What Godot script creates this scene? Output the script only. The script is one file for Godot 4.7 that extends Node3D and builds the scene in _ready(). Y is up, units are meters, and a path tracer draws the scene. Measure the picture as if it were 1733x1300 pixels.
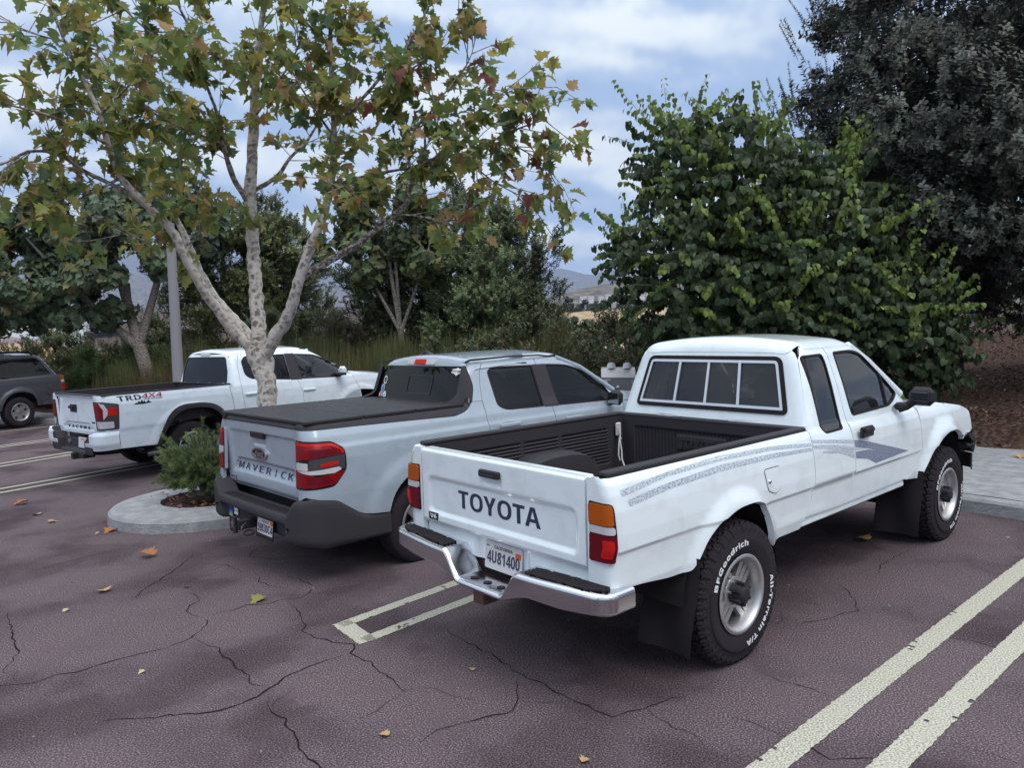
extends Node3D
# A car park on a mild slope: three pickups, a trail of trees and a planted edge, under an overcast sky.

var rng := RandomNumberGenerator.new()
var M := {}
var bold: Font
var plain_font: Font
var serif_font: Font

class MB:
	var v := PackedVector3Array()
	var n := PackedVector3Array()
	var uv := PackedVector2Array()
	var c := PackedColorArray()
	var col := Color.WHITE
	var tint := false
	func tri(a: Vector3, b: Vector3, d: Vector3, na: Vector3, nb: Vector3, nd: Vector3, ua := Vector2.ZERO, ub := Vector2.ZERO, ud := Vector2.ZERO) -> void:
		if (b - a).cross(d - a).dot(na + nb + nd) > 0.0:
			v.append(a); v.append(d); v.append(b)
			n.append(na); n.append(nd); n.append(nb)
			uv.append(ua); uv.append(ud); uv.append(ub)
		else:
			v.append(a); v.append(b); v.append(d)
			n.append(na); n.append(nb); n.append(nd)
			uv.append(ua); uv.append(ub); uv.append(ud)
		if tint:
			c.append(col); c.append(col); c.append(col)
	func quad(a: Vector3, b: Vector3, d: Vector3, e: Vector3, na: Vector3, nb: Vector3, nd: Vector3, ne: Vector3) -> void:
		tri(a, b, d, na, nb, nd)
		tri(a, d, e, na, nd, ne)
	func flat(a: Vector3, b: Vector3, d: Vector3, e: Vector3, out: Vector3) -> void:
		var m := (b - a).cross(d - a)
		if m.length() < 1e-12:
			m = (d - a).cross(e - a)
		m = m.normalized()
		if m.dot(out) < 0.0:
			m = -m
		quad(a, b, d, e, m, m, m, m)
	func add(o: MB, x: Transform3D) -> void:
		var flip := x.basis.determinant() < 0.0
		var nb := x.basis.inverse().transposed()
		for i in range(0, o.v.size(), 3):
			for k in ([0, 2, 1] if flip else [0, 1, 2]):
				v.append(x * o.v[i + k])
				n.append((nb * o.n[i + k]).normalized())
				uv.append(o.uv[i + k])
				if tint:
					c.append(o.c[i + k] if o.tint else col)
	func mesh() -> ArrayMesh:
		var a := []
		a.resize(Mesh.ARRAY_MAX)
		a[Mesh.ARRAY_VERTEX] = v
		a[Mesh.ARRAY_NORMAL] = n
		a[Mesh.ARRAY_TEX_UV] = uv
		if tint:
			a[Mesh.ARRAY_COLOR] = c
		var m := ArrayMesh.new()
		if v.size():
			m.add_surface_from_arrays(Mesh.PRIMITIVE_TRIANGLES, a)
		return m

func mirrored(o: MB) -> MB:
	var r := MB.new()
	r.tint = o.tint
	r.add(o, Transform3D(Basis(Vector3(-1, 0, 0), Vector3(0, 1, 0), Vector3(0, 0, 1)), Vector3.ZERO))
	return r

func lin(r: float, g: float, b: float) -> Color:
	return Color(r, g, b).linear_to_srgb()

func mat(called: String, r: float, g: float, b: float, rough: float, metal := 0.0, spec := 0.5) -> StandardMaterial3D:
	var m := StandardMaterial3D.new()
	m.resource_name = called
	m.albedo_color = lin(r, g, b)
	m.roughness = rough
	m.metallic = metal
	m.metallic_specular = spec
	M[called] = m
	return m

func put(mb: MB, called: String, m: Material, parent: Node = null) -> MeshInstance3D:
	var o := MeshInstance3D.new()
	o.name = called
	o.mesh = mb.mesh()
	o.material_override = m
	(parent if parent else self).add_child(o, true)
	return o

var taken := {}
func numbered(called: String) -> String:
	taken[called] = taken.get(called, -1) + 1
	return called if taken[called] == 0 else "%s_%03d" % [called, taken[called]]

func tag(o: Node, label: String, category := "", group := "", kind := "") -> Node:
	if label: o.set_meta("label", label)
	if category: o.set_meta("category", category)
	if group: o.set_meta("group", group)
	if kind: o.set_meta("kind", kind)
	return o

func thing(called: String, label: String, category: String, x := Transform3D(), group := "") -> Node3D:
	var o := Node3D.new()
	o.name = numbered(called)
	o.transform = x
	add_child(o, true)
	tag(o, label, category, group)
	return o

func single(mb: MB, called: String, m: Material, label: String, category: String, group := "", kind := "") -> MeshInstance3D:
	var o := put(mb, numbered(called), m)
	tag(o, label, category, group, kind)
	return o

# ---- shapes ----
func rp(pts: Array, steps := 4) -> PackedVector2Array:      # polygon from [x, y, corner radius]
	var out := PackedVector2Array()
	var k := pts.size()
	for i in k:
		var p := Vector2(pts[i][0], pts[i][1])
		var r: float = pts[i][2] if pts[i].size() > 2 else 0.0
		if r <= 0.0:
			out.append(p)
			continue
		var a := Vector2(pts[(i + k - 1) % k][0], pts[(i + k - 1) % k][1]) - p
		var b := Vector2(pts[(i + 1) % k][0], pts[(i + 1) % k][1]) - p
		var r1 := minf(r, a.length() * 0.49)
		var r2 := minf(r, b.length() * 0.49)
		var s := p + a.normalized() * r1
		var e := p + b.normalized() * r2
		for q in steps + 1:
			var t := q / float(steps)
			out.append(s.lerp(p, t).lerp(p.lerp(e, t), t))
	return out

func rrect(x0: float, y0: float, x1: float, y1: float, r: float) -> PackedVector2Array:
	return rp([[x0, y0, r], [x1, y0, r], [x1, y1, r], [x0, y1, r]])

func box(mb: MB, ce: Vector3, size: Vector3, r := 0.0, b := Basis()) -> void:
	var h := size * 0.5
	r = minf(r, minf(h.x, minf(h.y, h.z)) * 0.95)
	var ax := [Vector3.RIGHT, Vector3.UP, Vector3.BACK]
	for k in 3:
		for s in [-1.0, 1.0]:
			var w: Vector3 = ax[k] * s
			var u: Vector3 = ax[(k + 1) % 3]
			var t: Vector3 = ax[(k + 2) % 3]
			var hu: float = h[(k + 1) % 3] - r
			var ht: float = h[(k + 2) % 3] - r
			var o: Vector3 = w * h[k]
			var nn: Vector3 = b * w
			mb.quad(ce + b * (o + u * hu + t * ht), ce + b * (o - u * hu + t * ht), ce + b * (o - u * hu - t * ht), ce + b * (o + u * hu - t * ht), nn, nn, nn, nn)
	if r <= 0.0:
		return
	for k in 3:
		var u: Vector3 = ax[(k + 1) % 3]
		var t: Vector3 = ax[(k + 2) % 3]
		for s in [-1.0, 1.0]:
			for q in [-1.0, 1.0]:
				var hk: float = h[k] - r
				var pu: Vector3 = u * s * h[(k + 1) % 3] + t * q * (h[(k + 2) % 3] - r)
				var pt: Vector3 = u * s * (h[(k + 1) % 3] - r) + t * q * h[(k + 2) % 3]
				var nu: Vector3 = b * (u * s)
				var nt: Vector3 = b * (t * q)
				var w: Vector3 = ax[k] * hk
				mb.quad(ce + b * (pu + w), ce + b * (pu - w), ce + b * (pt - w), ce + b * (pt + w), nu, nu, nt, nt)
	for sx in [-1.0, 1.0]:
		for sy in [-1.0, 1.0]:
			for sz in [-1.0, 1.0]:
				var g := Vector3(sx, sy, sz)
				var i := h - Vector3(r, r, r)
				mb.tri(ce + b * (g * Vector3(h.x, i.y, i.z)), ce + b * (g * Vector3(i.x, h.y, i.z)), ce + b * (g * Vector3(i.x, i.y, h.z)), b * Vector3(sx, 0, 0), b * Vector3(0, sy, 0), b * Vector3(0, 0, sz))

func tube(mb: MB, pts: Array, rad: Array, sides := 8, cap := true) -> void:
	var k := pts.size()
	var up := Vector3.UP
	var rings := []
	var vlen := 0.0
	var dist := []
	for i in k:
		if i: vlen += (pts[i] - pts[i - 1]).length()
		dist.append(vlen)
	for i in k:
		var d: Vector3 = (pts[mini(i + 1, k - 1)] - pts[maxi(i - 1, 0)]).normalized()
		if i == 0:
			up = Vector3.UP if absf(d.y) < 0.9 else Vector3.RIGHT
		var s := d.cross(up).normalized()
		up = s.cross(d).normalized()
		var ring := []
		for j in sides:
			var a := TAU * j / sides
			ring.append(s * cos(a) + up * sin(a))
		rings.append(ring)
	for i in k - 1:
		for j in sides:
			var j2 := (j + 1) % sides
			var a: Vector3 = rings[i][j]
			var b: Vector3 = rings[i][j2]
			var c: Vector3 = rings[i + 1][j2]
			var d: Vector3 = rings[i + 1][j]
			mb.quad(pts[i] + a * rad[i], pts[i] + b * rad[i], pts[i + 1] + c * rad[i + 1], pts[i + 1] + d * rad[i + 1], a, b, c, d)
	if cap:
		for e in [0, k - 1]:
			var d: Vector3 = (pts[1] - pts[0] if e == 0 else pts[k - 2] - pts[k - 1]).normalized() * -1.0
			for j in range(1, sides - 1):
				mb.tri(pts[e] + rings[e][0] * rad[e], pts[e] + rings[e][j] * rad[e], pts[e] + rings[e][j + 1] * rad[e], d, d, d)

# surface of revolution about the x axis: profile of (axial, radius)
func lathe(mb: MB, prof: Array, seg: int, x := Transform3D(), sharp := false) -> void:
	var k := prof.size()
	var nr := []
	for i in k:
		var d: Vector2 = (prof[mini(i + 1, k - 1)] - prof[maxi(i - 1, 0)]).normalized()
		nr.append(Vector2(d.y, -d.x))
	for i in k - 1:
		var n0: Vector2 = nr[i]
		var n1: Vector2 = nr[i + 1]
		if sharp:
			var d: Vector2 = (prof[i + 1] - prof[i]).normalized()
			n0 = Vector2(d.y, -d.x)
			n1 = n0
		for j in seg:
			var p := []
			var q := []
			for a in [TAU * j / seg, TAU * (j + 1) / seg]:
				for z in [0, 1]:
					var pr: Vector2 = prof[i + z]
					var nn: Vector2 = n1 if z else n0
					p.append(x * Vector3(pr.x, pr.y * cos(a), pr.y * sin(a)))
					q.append((x.basis * Vector3(nn.x, nn.y * cos(a), nn.y * sin(a))).normalized())
			mb.tri(p[0], p[1], p[3], q[0], q[1], q[3])
			mb.tri(p[0], p[3], p[2], q[0], q[3], q[2])

func surf(mb: MB, f: Callable, u0: float, u1: float, nu: int, v0: float, v1: float, nv: int, sg := 1.0, uvs := false) -> void:
	var p := []
	for i in nu + 1:
		var row := PackedVector3Array()
		for j in nv + 1:
			row.append(f.call(lerpf(u0, u1, i / float(nu)), lerpf(v0, v1, j / float(nv))))
		p.append(row)
	var nn := []
	for i in nu + 1:
		var row := PackedVector3Array()
		for j in nv + 1:
			var du: Vector3 = p[mini(i + 1, nu)][j] - p[maxi(i - 1, 0)][j]
			var dv: Vector3 = p[i][mini(j + 1, nv)] - p[i][maxi(j - 1, 0)]
			row.append(du.cross(dv).normalized() * sg)
		nn.append(row)
	for i in nu:
		for j in nv:
			mb.quad(p[i][j], p[i + 1][j], p[i + 1][j + 1], p[i][j + 1], nn[i][j], nn[i + 1][j], nn[i + 1][j + 1], nn[i][j + 1])

# a sheet: the polygon in (u, v), carried onto the surface f, with its rim turned inwards by fl
func panel(mb: MB, poly: PackedVector2Array, f: Variant, cu: float, cv: float, fl: float, holes := [], sg := 1.0) -> void:
	var cache := {}
	var at := func(p: Vector2) -> Array:
		var key := Vector2i(roundi(p.x * 20000.0), roundi(p.y * 20000.0))
		if not cache.has(key):
			cache[key] = skin(f, p, sg)
		return cache[key]
	var lo := poly[0]
	var hi := poly[0]
	for p in poly:
		lo = lo.min(p)
		hi = hi.max(p)
	var hb := []
	for h in holes:
		var r := Rect2(h[0], Vector2.ZERO)
		for p in h:
			r = r.expand(p)
		hb.append(r)
	for i in range(int(floor(lo.x / cu)), int(ceil(hi.x / cu))):
		for j in range(int(floor(lo.y / cv)), int(ceil(hi.y / cv))):
			var rc := Rect2(i * cu, j * cv, cu, cv)
			var sq := PackedVector2Array([rc.position, Vector2(rc.end.x, rc.position.y), rc.end, Vector2(rc.position.x, rc.end.y)])
			var pieces: Array = Geometry2D.intersect_polygons(poly, sq)
			for q in holes.size():
				if hb[q].intersects(rc, true):
					var nxt := []
					for p in pieces:
						nxt.append_array(Geometry2D.clip_polygons(p, holes[q]))
					pieces = nxt
			for p in pieces:
				if p.size() < 3 or Geometry2D.is_polygon_clockwise(p):
					continue
				var t := Geometry2D.triangulate_polygon(p)
				for k in range(0, t.size(), 3):
					var a: Array = at.call(p[t[k]])
					var b: Array = at.call(p[t[k + 1]])
					var d: Array = at.call(p[t[k + 2]])
					mb.tri(a[0], b[0], d[0], a[1], b[1], d[1])
	if fl > 0.0:
		band(mb, poly, at, maxf(cu, cv), fl, false)
		for h in holes:
			band(mb, h, at, maxf(cu, cv), fl, true)

func band(mb: MB, poly: PackedVector2Array, at: Callable, step: float, fl: float, hole: bool) -> void:
	var s := 1.0 if Geometry2D.is_polygon_clockwise(poly) == hole else -1.0
	for i in poly.size():
		var a := poly[i]
		var b := poly[(i + 1) % poly.size()]
		var t := (b - a).normalized()
		var o := Vector2(t.y, -t.x) * s
		var k := maxi(1, int(ceil((b - a).length() / step)))
		for q in k:
			var p0 := a.lerp(b, q / float(k))
			var p1 := a.lerp(b, (q + 1) / float(k))
			var A: Array = at.call(p0)
			var B: Array = at.call(p1)
			var out: Vector3 = (at.call(p0 + o * 0.002)[0] - A[0]).normalized()
			mb.quad(A[0], B[0], B[0] - B[1] * fl, A[0] - A[1] * fl, out, out, out, out)

func grow(poly: PackedVector2Array, d: float) -> PackedVector2Array:
	var r := Geometry2D.offset_polygon(poly, d, Geometry2D.JOIN_ROUND if d > 0.0 else Geometry2D.JOIN_MITER)
	return r[0] if r.size() else poly

# a flat plate cut from a polygon: front face at z = t of x, back at z = 0
func slab(mb: MB, poly: PackedVector2Array, t: float, x := Transform3D(), holes := []) -> void:
	var f := func(u: float, w: float) -> Vector3: return x * Vector3(u, w, t)
	panel(mb, poly, f, 50.0, 50.0, t, holes, 1.0 if x.basis.determinant() > 0.0 else -1.0)

# lettering of cap height h, carried by place(x, y) -> [point, normal]
func text(mb: MB, s: String, font: Font, h: float, place: Callable, thick := 0.001, wide := 1.0, slant := 0.0, fit := 0.0, space := 0.0) -> void:
	var tm := TextMesh.new()
	tm.text = s
	tm.font = font
	tm.font_size = 64
	tm.pixel_size = 0.01
	tm.depth = 0.1
	tm.curve_step = 1.2
	var a := tm.get_mesh_arrays()
	var vs: PackedVector3Array = a[Mesh.ARRAY_VERTEX]
	var ns: PackedVector3Array = a[Mesh.ARRAY_NORMAL]
	var ix: PackedInt32Array = a[Mesh.ARRAY_INDEX] if a[Mesh.ARRAY_INDEX] != null else PackedInt32Array(range(vs.size()))
	if vs.is_empty():
		return
	var lo := vs[0]
	var hi := vs[0]
	for p in vs:
		lo = lo.min(p)
		hi = hi.max(p)
	var sc := h / (hi.y - lo.y)
	var sx := sc * wide if fit <= 0.0 else fit / (hi.x - lo.x)
	var mid := (lo + hi) * 0.5
	for k in range(0, ix.size() - 2, 3):
		var P := []
		var N := []
		for q in 3:
			var p := vs[ix[k + q]]
			var y := (p.y - mid.y) * sc
			var g: Array = place.call((p.x - mid.x) * sx + y * slant, y)
			P.append(g[0] + g[1] * (thick if p.z > 0.0 else 0.0))
			if absf(ns[ix[k + q]].z) > 0.5:
				N.append(g[1])
			else:
				var gx: Array = place.call((p.x - mid.x) * sx + y * slant + 0.002, y)
				var gy_: Array = place.call((p.x - mid.x) * sx + y * slant, y + 0.002)
				N.append(((gx[0] - g[0]).normalized() * ns[ix[k + q]].x + (gy_[0] - g[0]).normalized() * ns[ix[k + q]].y).normalized())
		if N[0].dot(N[1]) > -0.2:
			mb.tri(P[0], P[1], P[2], N[0], N[1], N[2])

func lifted(f: Variant, d: float) -> Array:      # a skin shifted outwards; panel() and on() take it in place of f
	return [f[0], f[1] + d] if f is Array else [f, d]

# [point, unit normal] of skin f at (u, v)
func skin(f: Variant, p: Vector2, sg: float) -> Array:
	var base: Callable = f[0] if f is Array else f
	var a: Vector3 = base.call(p.x, p.y)
	var n: Vector3 = (base.call(p.x + 0.0015, p.y) - a).cross(base.call(p.x, p.y + 0.0015) - a).normalized() * sg
	return [a + n * f[1], n] if f is Array else [a, n]

func on(f: Variant, u0: float, v0: float, dx: Vector2, dy: Vector2, sg: float, lift := 0.001) -> Callable:
	var g := lifted(f, lift)
	return func(x: float, y: float) -> Array: return skin(g, Vector2(u0, v0) + dx * x + dy * y, sg)

func interp(t: Array, x: float) -> float:      # t: [[x, y], ...] rising, eased between
	if x <= t[0][0]: return t[0][1]
	for i in range(1, t.size()):
		if x <= t[i][0]:
			return lerpf(t[i - 1][1], t[i][1], (x - t[i - 1][0]) / (t[i][0] - t[i - 1][0]))
	return t[-1][1]

func V(x: float, y: float, u: float) -> Vector3:    # a vehicle's own axes: x to its right, y up, u forward from its tail
	return Vector3(x, y, -u)

func tex(seed_: int, freq: float, size: int, ramp: Array, oct := 4, kind := FastNoiseLite.TYPE_SIMPLEX_SMOOTH, warp := 0.0, step := false, normal := 0.0, fractal := FastNoiseLite.FRACTAL_FBM) -> NoiseTexture2D:
	var nz := FastNoiseLite.new()
	nz.seed = seed_
	nz.noise_type = kind
	nz.frequency = freq
	nz.fractal_type = fractal
	nz.fractal_octaves = oct
	if warp > 0.0:
		nz.domain_warp_enabled = true
		nz.domain_warp_amplitude = warp
		nz.domain_warp_frequency = freq * 1.5
	var t := NoiseTexture2D.new()
	t.width = size
	t.height = size
	t.seamless = true
	t.seamless_blend_skirt = 0.15
	t.noise = nz
	if normal > 0.0:
		t.as_normal_map = true
		t.bump_strength = normal
	elif ramp.size():
		var g := Gradient.new()
		g.offsets = PackedFloat32Array(ramp.map(func(r): return r[0]))
		g.colors = PackedColorArray(ramp.map(func(r): return lin(r[1], r[2], r[3])))
		if step:
			g.interpolation_mode = Gradient.GRADIENT_INTERPOLATE_CONSTANT
		t.color_ramp = g
	return t

func triplanar(m: StandardMaterial3D, metres: float) -> void:
	m.uv1_triplanar = true
	m.uv1_world_triplanar = true
	m.uv1_scale = Vector3.ONE / metres
	m.uv1_triplanar_sharpness = 2.0

# ---- the lie of the land ----
const SC := Vector2(0.4653, -3.1707)
const SR := Vector2(0.6571, 0.7538)
func ease_max(x: float, w: float) -> float:
	return (sqrt(x * x + w * w) + x) * 0.5
func lot(x: float, z: float) -> float:                # the car park falls away from the near bays
	var s := (Vector2(x, z) - SC).dot(SR)
	s = clampf(s, -40.0, 14.0)
	return 0.035 * s - 0.045 * ease_max(-0.5 - s, 0.4) + 0.032 * ease_max(-3.0 - s, 0.4)
var kerb_line := PackedVector2Array()
func kerb_d(x: float, z: float) -> float:             # metres beyond the kerb (negative on the car park side)
	var p := Vector2(x, z)
	var best := 1e9
	var sd := 1.0
	for i in kerb_line.size() - 1:
		var a := kerb_line[i]
		var b := kerb_line[i + 1]
		var q := Geometry2D.get_closest_point_to_segment(p, a, b)
		var d := p.distance_to(q)
		if d < best - 1e-5:
			best = d
			sd = -signf((b - a).cross(p - a))
	return best * sd
var hills_noise := FastNoiseLite.new()
func land(x: float, z: float) -> float:
	var r := Vector2(x, z).length()
	var k := kerb_d(x, z) if r < 60.0 else 10.0
	var y := lot(x, z)
	if k < 0.6 and r < 60.0:
		return y - 0.07
	var near := y + 0.09 + 0.05 * hills_noise.get_noise_2d(x * 9.0, z * 9.0)
	near += smoothstep(0.6, 6.0, k) * (0.35 + 0.25 * hills_noise.get_noise_2d(x * 3.0, z * 3.0))
	# the mulch bank by the near bays climbs a little
	var m := smoothstep(3.0, 8.0, x) * smoothstep(3.6, 14.0, k)
	near += m * 0.95
	if k < 3.9 and x > 3.0:
		near = lerpf(near, y + 0.07, smoothstep(3.0, 4.2, x))
	var far := -9.0 - 9.0 * smoothstep(60.0, 400.0, r) + 26.0 * smoothstep(700.0, 2600.0, r) + 5.0 * hills_noise.get_noise_2d(x * 0.12, z * 0.12)
	var t := smoothstep(30.0, 120.0, r)
	if z > 0.0:
		t *= 1.0 - smoothstep(0.0, 60.0, z) * 0.9
	return lerpf(near, far, t)

func build_light() -> void:
	var cam := Camera3D.new()
	cam.name = "camera"
	cam.fov = 55.12
	cam.position = Vector3(0, 1.9222, 0)
	cam.rotation_degrees = Vector3(-5.955, 0, -0.5)
	cam.near = 0.05
	cam.far = 30000.0
	add_child(cam)
	var we := WorldEnvironment.new()
	we.name = "world"
	var e := Environment.new()
	e.background_mode = Environment.BG_SKY
	e.tonemap_mode = Environment.TONE_MAPPER_LINEAR
	e.tonemap_exposure = 1.0
	e.sdfgi_enabled = true
	e.ssao_enabled = true
	e.ssil_enabled = true
	e.fog_enabled = FOG > 0.0
	e.fog_density = FOG
	e.fog_light_color = lin(0.50, 0.66, 1.0)
	var sky := Sky.new()
	var pm := PanoramaSkyMaterial.new()
	pm.panorama = sky_picture()
	sky.sky_material = pm
	e.sky = sky
	we.environment = e
	add_child(we)
	var sun := DirectionalLight3D.new()
	sun.name = "sun"
	sun.light_energy = 0.42
	sun.light_angular_distance = 28.0
	sun.light_color = Color(1.0, 0.97, 0.93)
	sun.shadow_enabled = true
	sun.look_at_from_position(Vector3(4.0, 11.0, 6.0), Vector3.ZERO)
	add_child(sun)
const FOG := 0.00009

func sky_picture() -> ImageTexture:
	var w := 1024
	var h := 512
	var im := Image.create_empty(w, h, false, Image.FORMAT_RGBF)
	var a := FastNoiseLite.new()
	a.seed = 11
	a.frequency = 0.62
	a.fractal_octaves = 6
	a.fractal_gain = 0.58
	a.domain_warp_enabled = true
	a.domain_warp_amplitude = 0.9
	a.domain_warp_frequency = 0.6
	var b := FastNoiseLite.new()
	b.seed = 5
	b.frequency = 0.22
	b.fractal_octaves = 3
	for j in h:
		var el := (0.5 - (j + 0.5) / h) * PI
		for i in w:
			var az := ((i + 0.5) / w - 0.5) * TAU
			var y := sin(el)
			if y <= 0.0:
				im.set_pixel(i, j, Color(0.10, 0.095, 0.10))
				continue
			var c := cos(el)
			var p := Vector2(sin(az), -cos(az)) * c / (y + 0.22)
			p = p.rotated(0.35) * Vector2(0.9, 1.9)
			var n := a.get_noise_2d(p.x * 1.7, p.y * 1.7) * 1.05 + b.get_noise_2d(p.x + 40.0, p.y) * 0.55
			var t := smoothstep(-0.42, 0.38, n)
			var col := Color(0.40, 0.555, 0.83).lerp(Color(0.92, 1.0, 1.06), t)
			col = col.lerp(Color(0.82, 0.92, 1.03), 0.55 * exp(-y / 0.08))
			var up := 1.0 + 1.35 * smoothstep(0.28, 0.95, y)
			col = col.lerp(Color(0.76, 0.81, 0.87), 0.55 * smoothstep(0.28, 0.9, y))
			im.set_pixel(i, j, Color(col.r * up, col.g * up, col.b * up))
	return ImageTexture.create_from_image(im)

func ribbon(mb: MB, pts: Array, wid: float, lift: float, jit := 0.0, taper := false) -> void:
	# a line of some width on the asphalt, broken into short steps so that it wanders
	var p := []
	for i in pts.size() - 1:
		var a := Vector2(pts[i][0], pts[i][1])
		var b := Vector2(pts[i + 1][0], pts[i + 1][1])
		var k := maxi(1, int(a.distance_to(b) / 0.045)) if jit > 0.0 else maxi(1, int(a.distance_to(b) / 0.4))
		for q in k:
			p.append(a.lerp(b, q / float(k)) + Vector2(rng.randf_range(-jit, jit), rng.randf_range(-jit, jit)))
	p.append(Vector2(pts[-1][0], pts[-1][1]))
	var L := []
	var R := []
	for i in p.size():
		var d: Vector2 = (p[mini(i + 1, p.size() - 1)] - p[maxi(i - 1, 0)]).normalized()
		var w := wid * (rng.randf_range(0.45, 1.5) if jit > 0.0 else 1.0)
		if taper:
			w *= minf(1.0, 0.25 + minf(i, p.size() - 1 - i) * 0.12)
		var o := Vector2(-d.y, d.x) * w * 0.5
		var l: Vector2 = p[i] - o
		var r: Vector2 = p[i] + o
		L.append(Vector3(l.x, lot(l.x, l.y) + lift, l.y))
		R.append(Vector3(r.x, lot(r.x, r.y) + lift, r.y))
	for i in p.size() - 1:
		mb.quad(L[i], R[i], R[i + 1], L[i + 1], Vector3.UP, Vector3.UP, Vector3.UP, Vector3.UP)

func stripe(mb: MB, a: Vector2, b: Vector2, wid: float, worn: float) -> void:
	# worn paint: a strip of small cells, ragged at its rims and missing here and there
	var d := (b - a).normalized()
	var o := Vector2(-d.y, d.x)
	var k := int(a.distance_to(b) / 0.02)
	var cols := 6
	for i in k:
		for j in cols:
			var c := a + d * (i + 0.5) * 0.02 + o * ((j + 0.5) / cols - 0.5) * wid
			var w := hills_noise.get_noise_2d(c.x * 260.0, c.y * 260.0) * 0.6 + hills_noise.get_noise_2d(c.x * 60.0 + 900.0, c.y * 60.0) * 0.9
			if w < -0.62 + worn - (0.10 if j > 0 and j < cols - 1 else 0.0):
				continue
			var q := []
			for s in [[0, 0], [1, 0], [1, 1], [0, 1]]:
				var g: Vector2 = a + d * (i + s[0]) * 0.02 + o * ((j + s[1]) / float(cols) - 0.5) * wid
				var x := hills_noise.get_noise_2d(g.x * 900.0, g.y * 900.0) * 0.008
				g += o * x
				q.append(Vector3(g.x, lot(g.x, g.y) + 0.004, g.y))
			mb.quad(q[0], q[1], q[2], q[3], Vector3.UP, Vector3.UP, Vector3.UP, Vector3.UP)

func smooth_line(pts: Array, step: float) -> PackedVector2Array:
	var c := Curve2D.new()
	for i in pts.size():
		var p := Vector2(pts[i][0], pts[i][1])
		var a := Vector2(pts[maxi(i - 1, 0)][0], pts[maxi(i - 1, 0)][1])
		var b := Vector2(pts[mini(i + 1, pts.size() - 1)][0], pts[mini(i + 1, pts.size() - 1)][1])
		var t := (b - a) / 6.0
		c.add_point(p, -t, t)
	c.bake_interval = step
	return c.get_baked_points()

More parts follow.
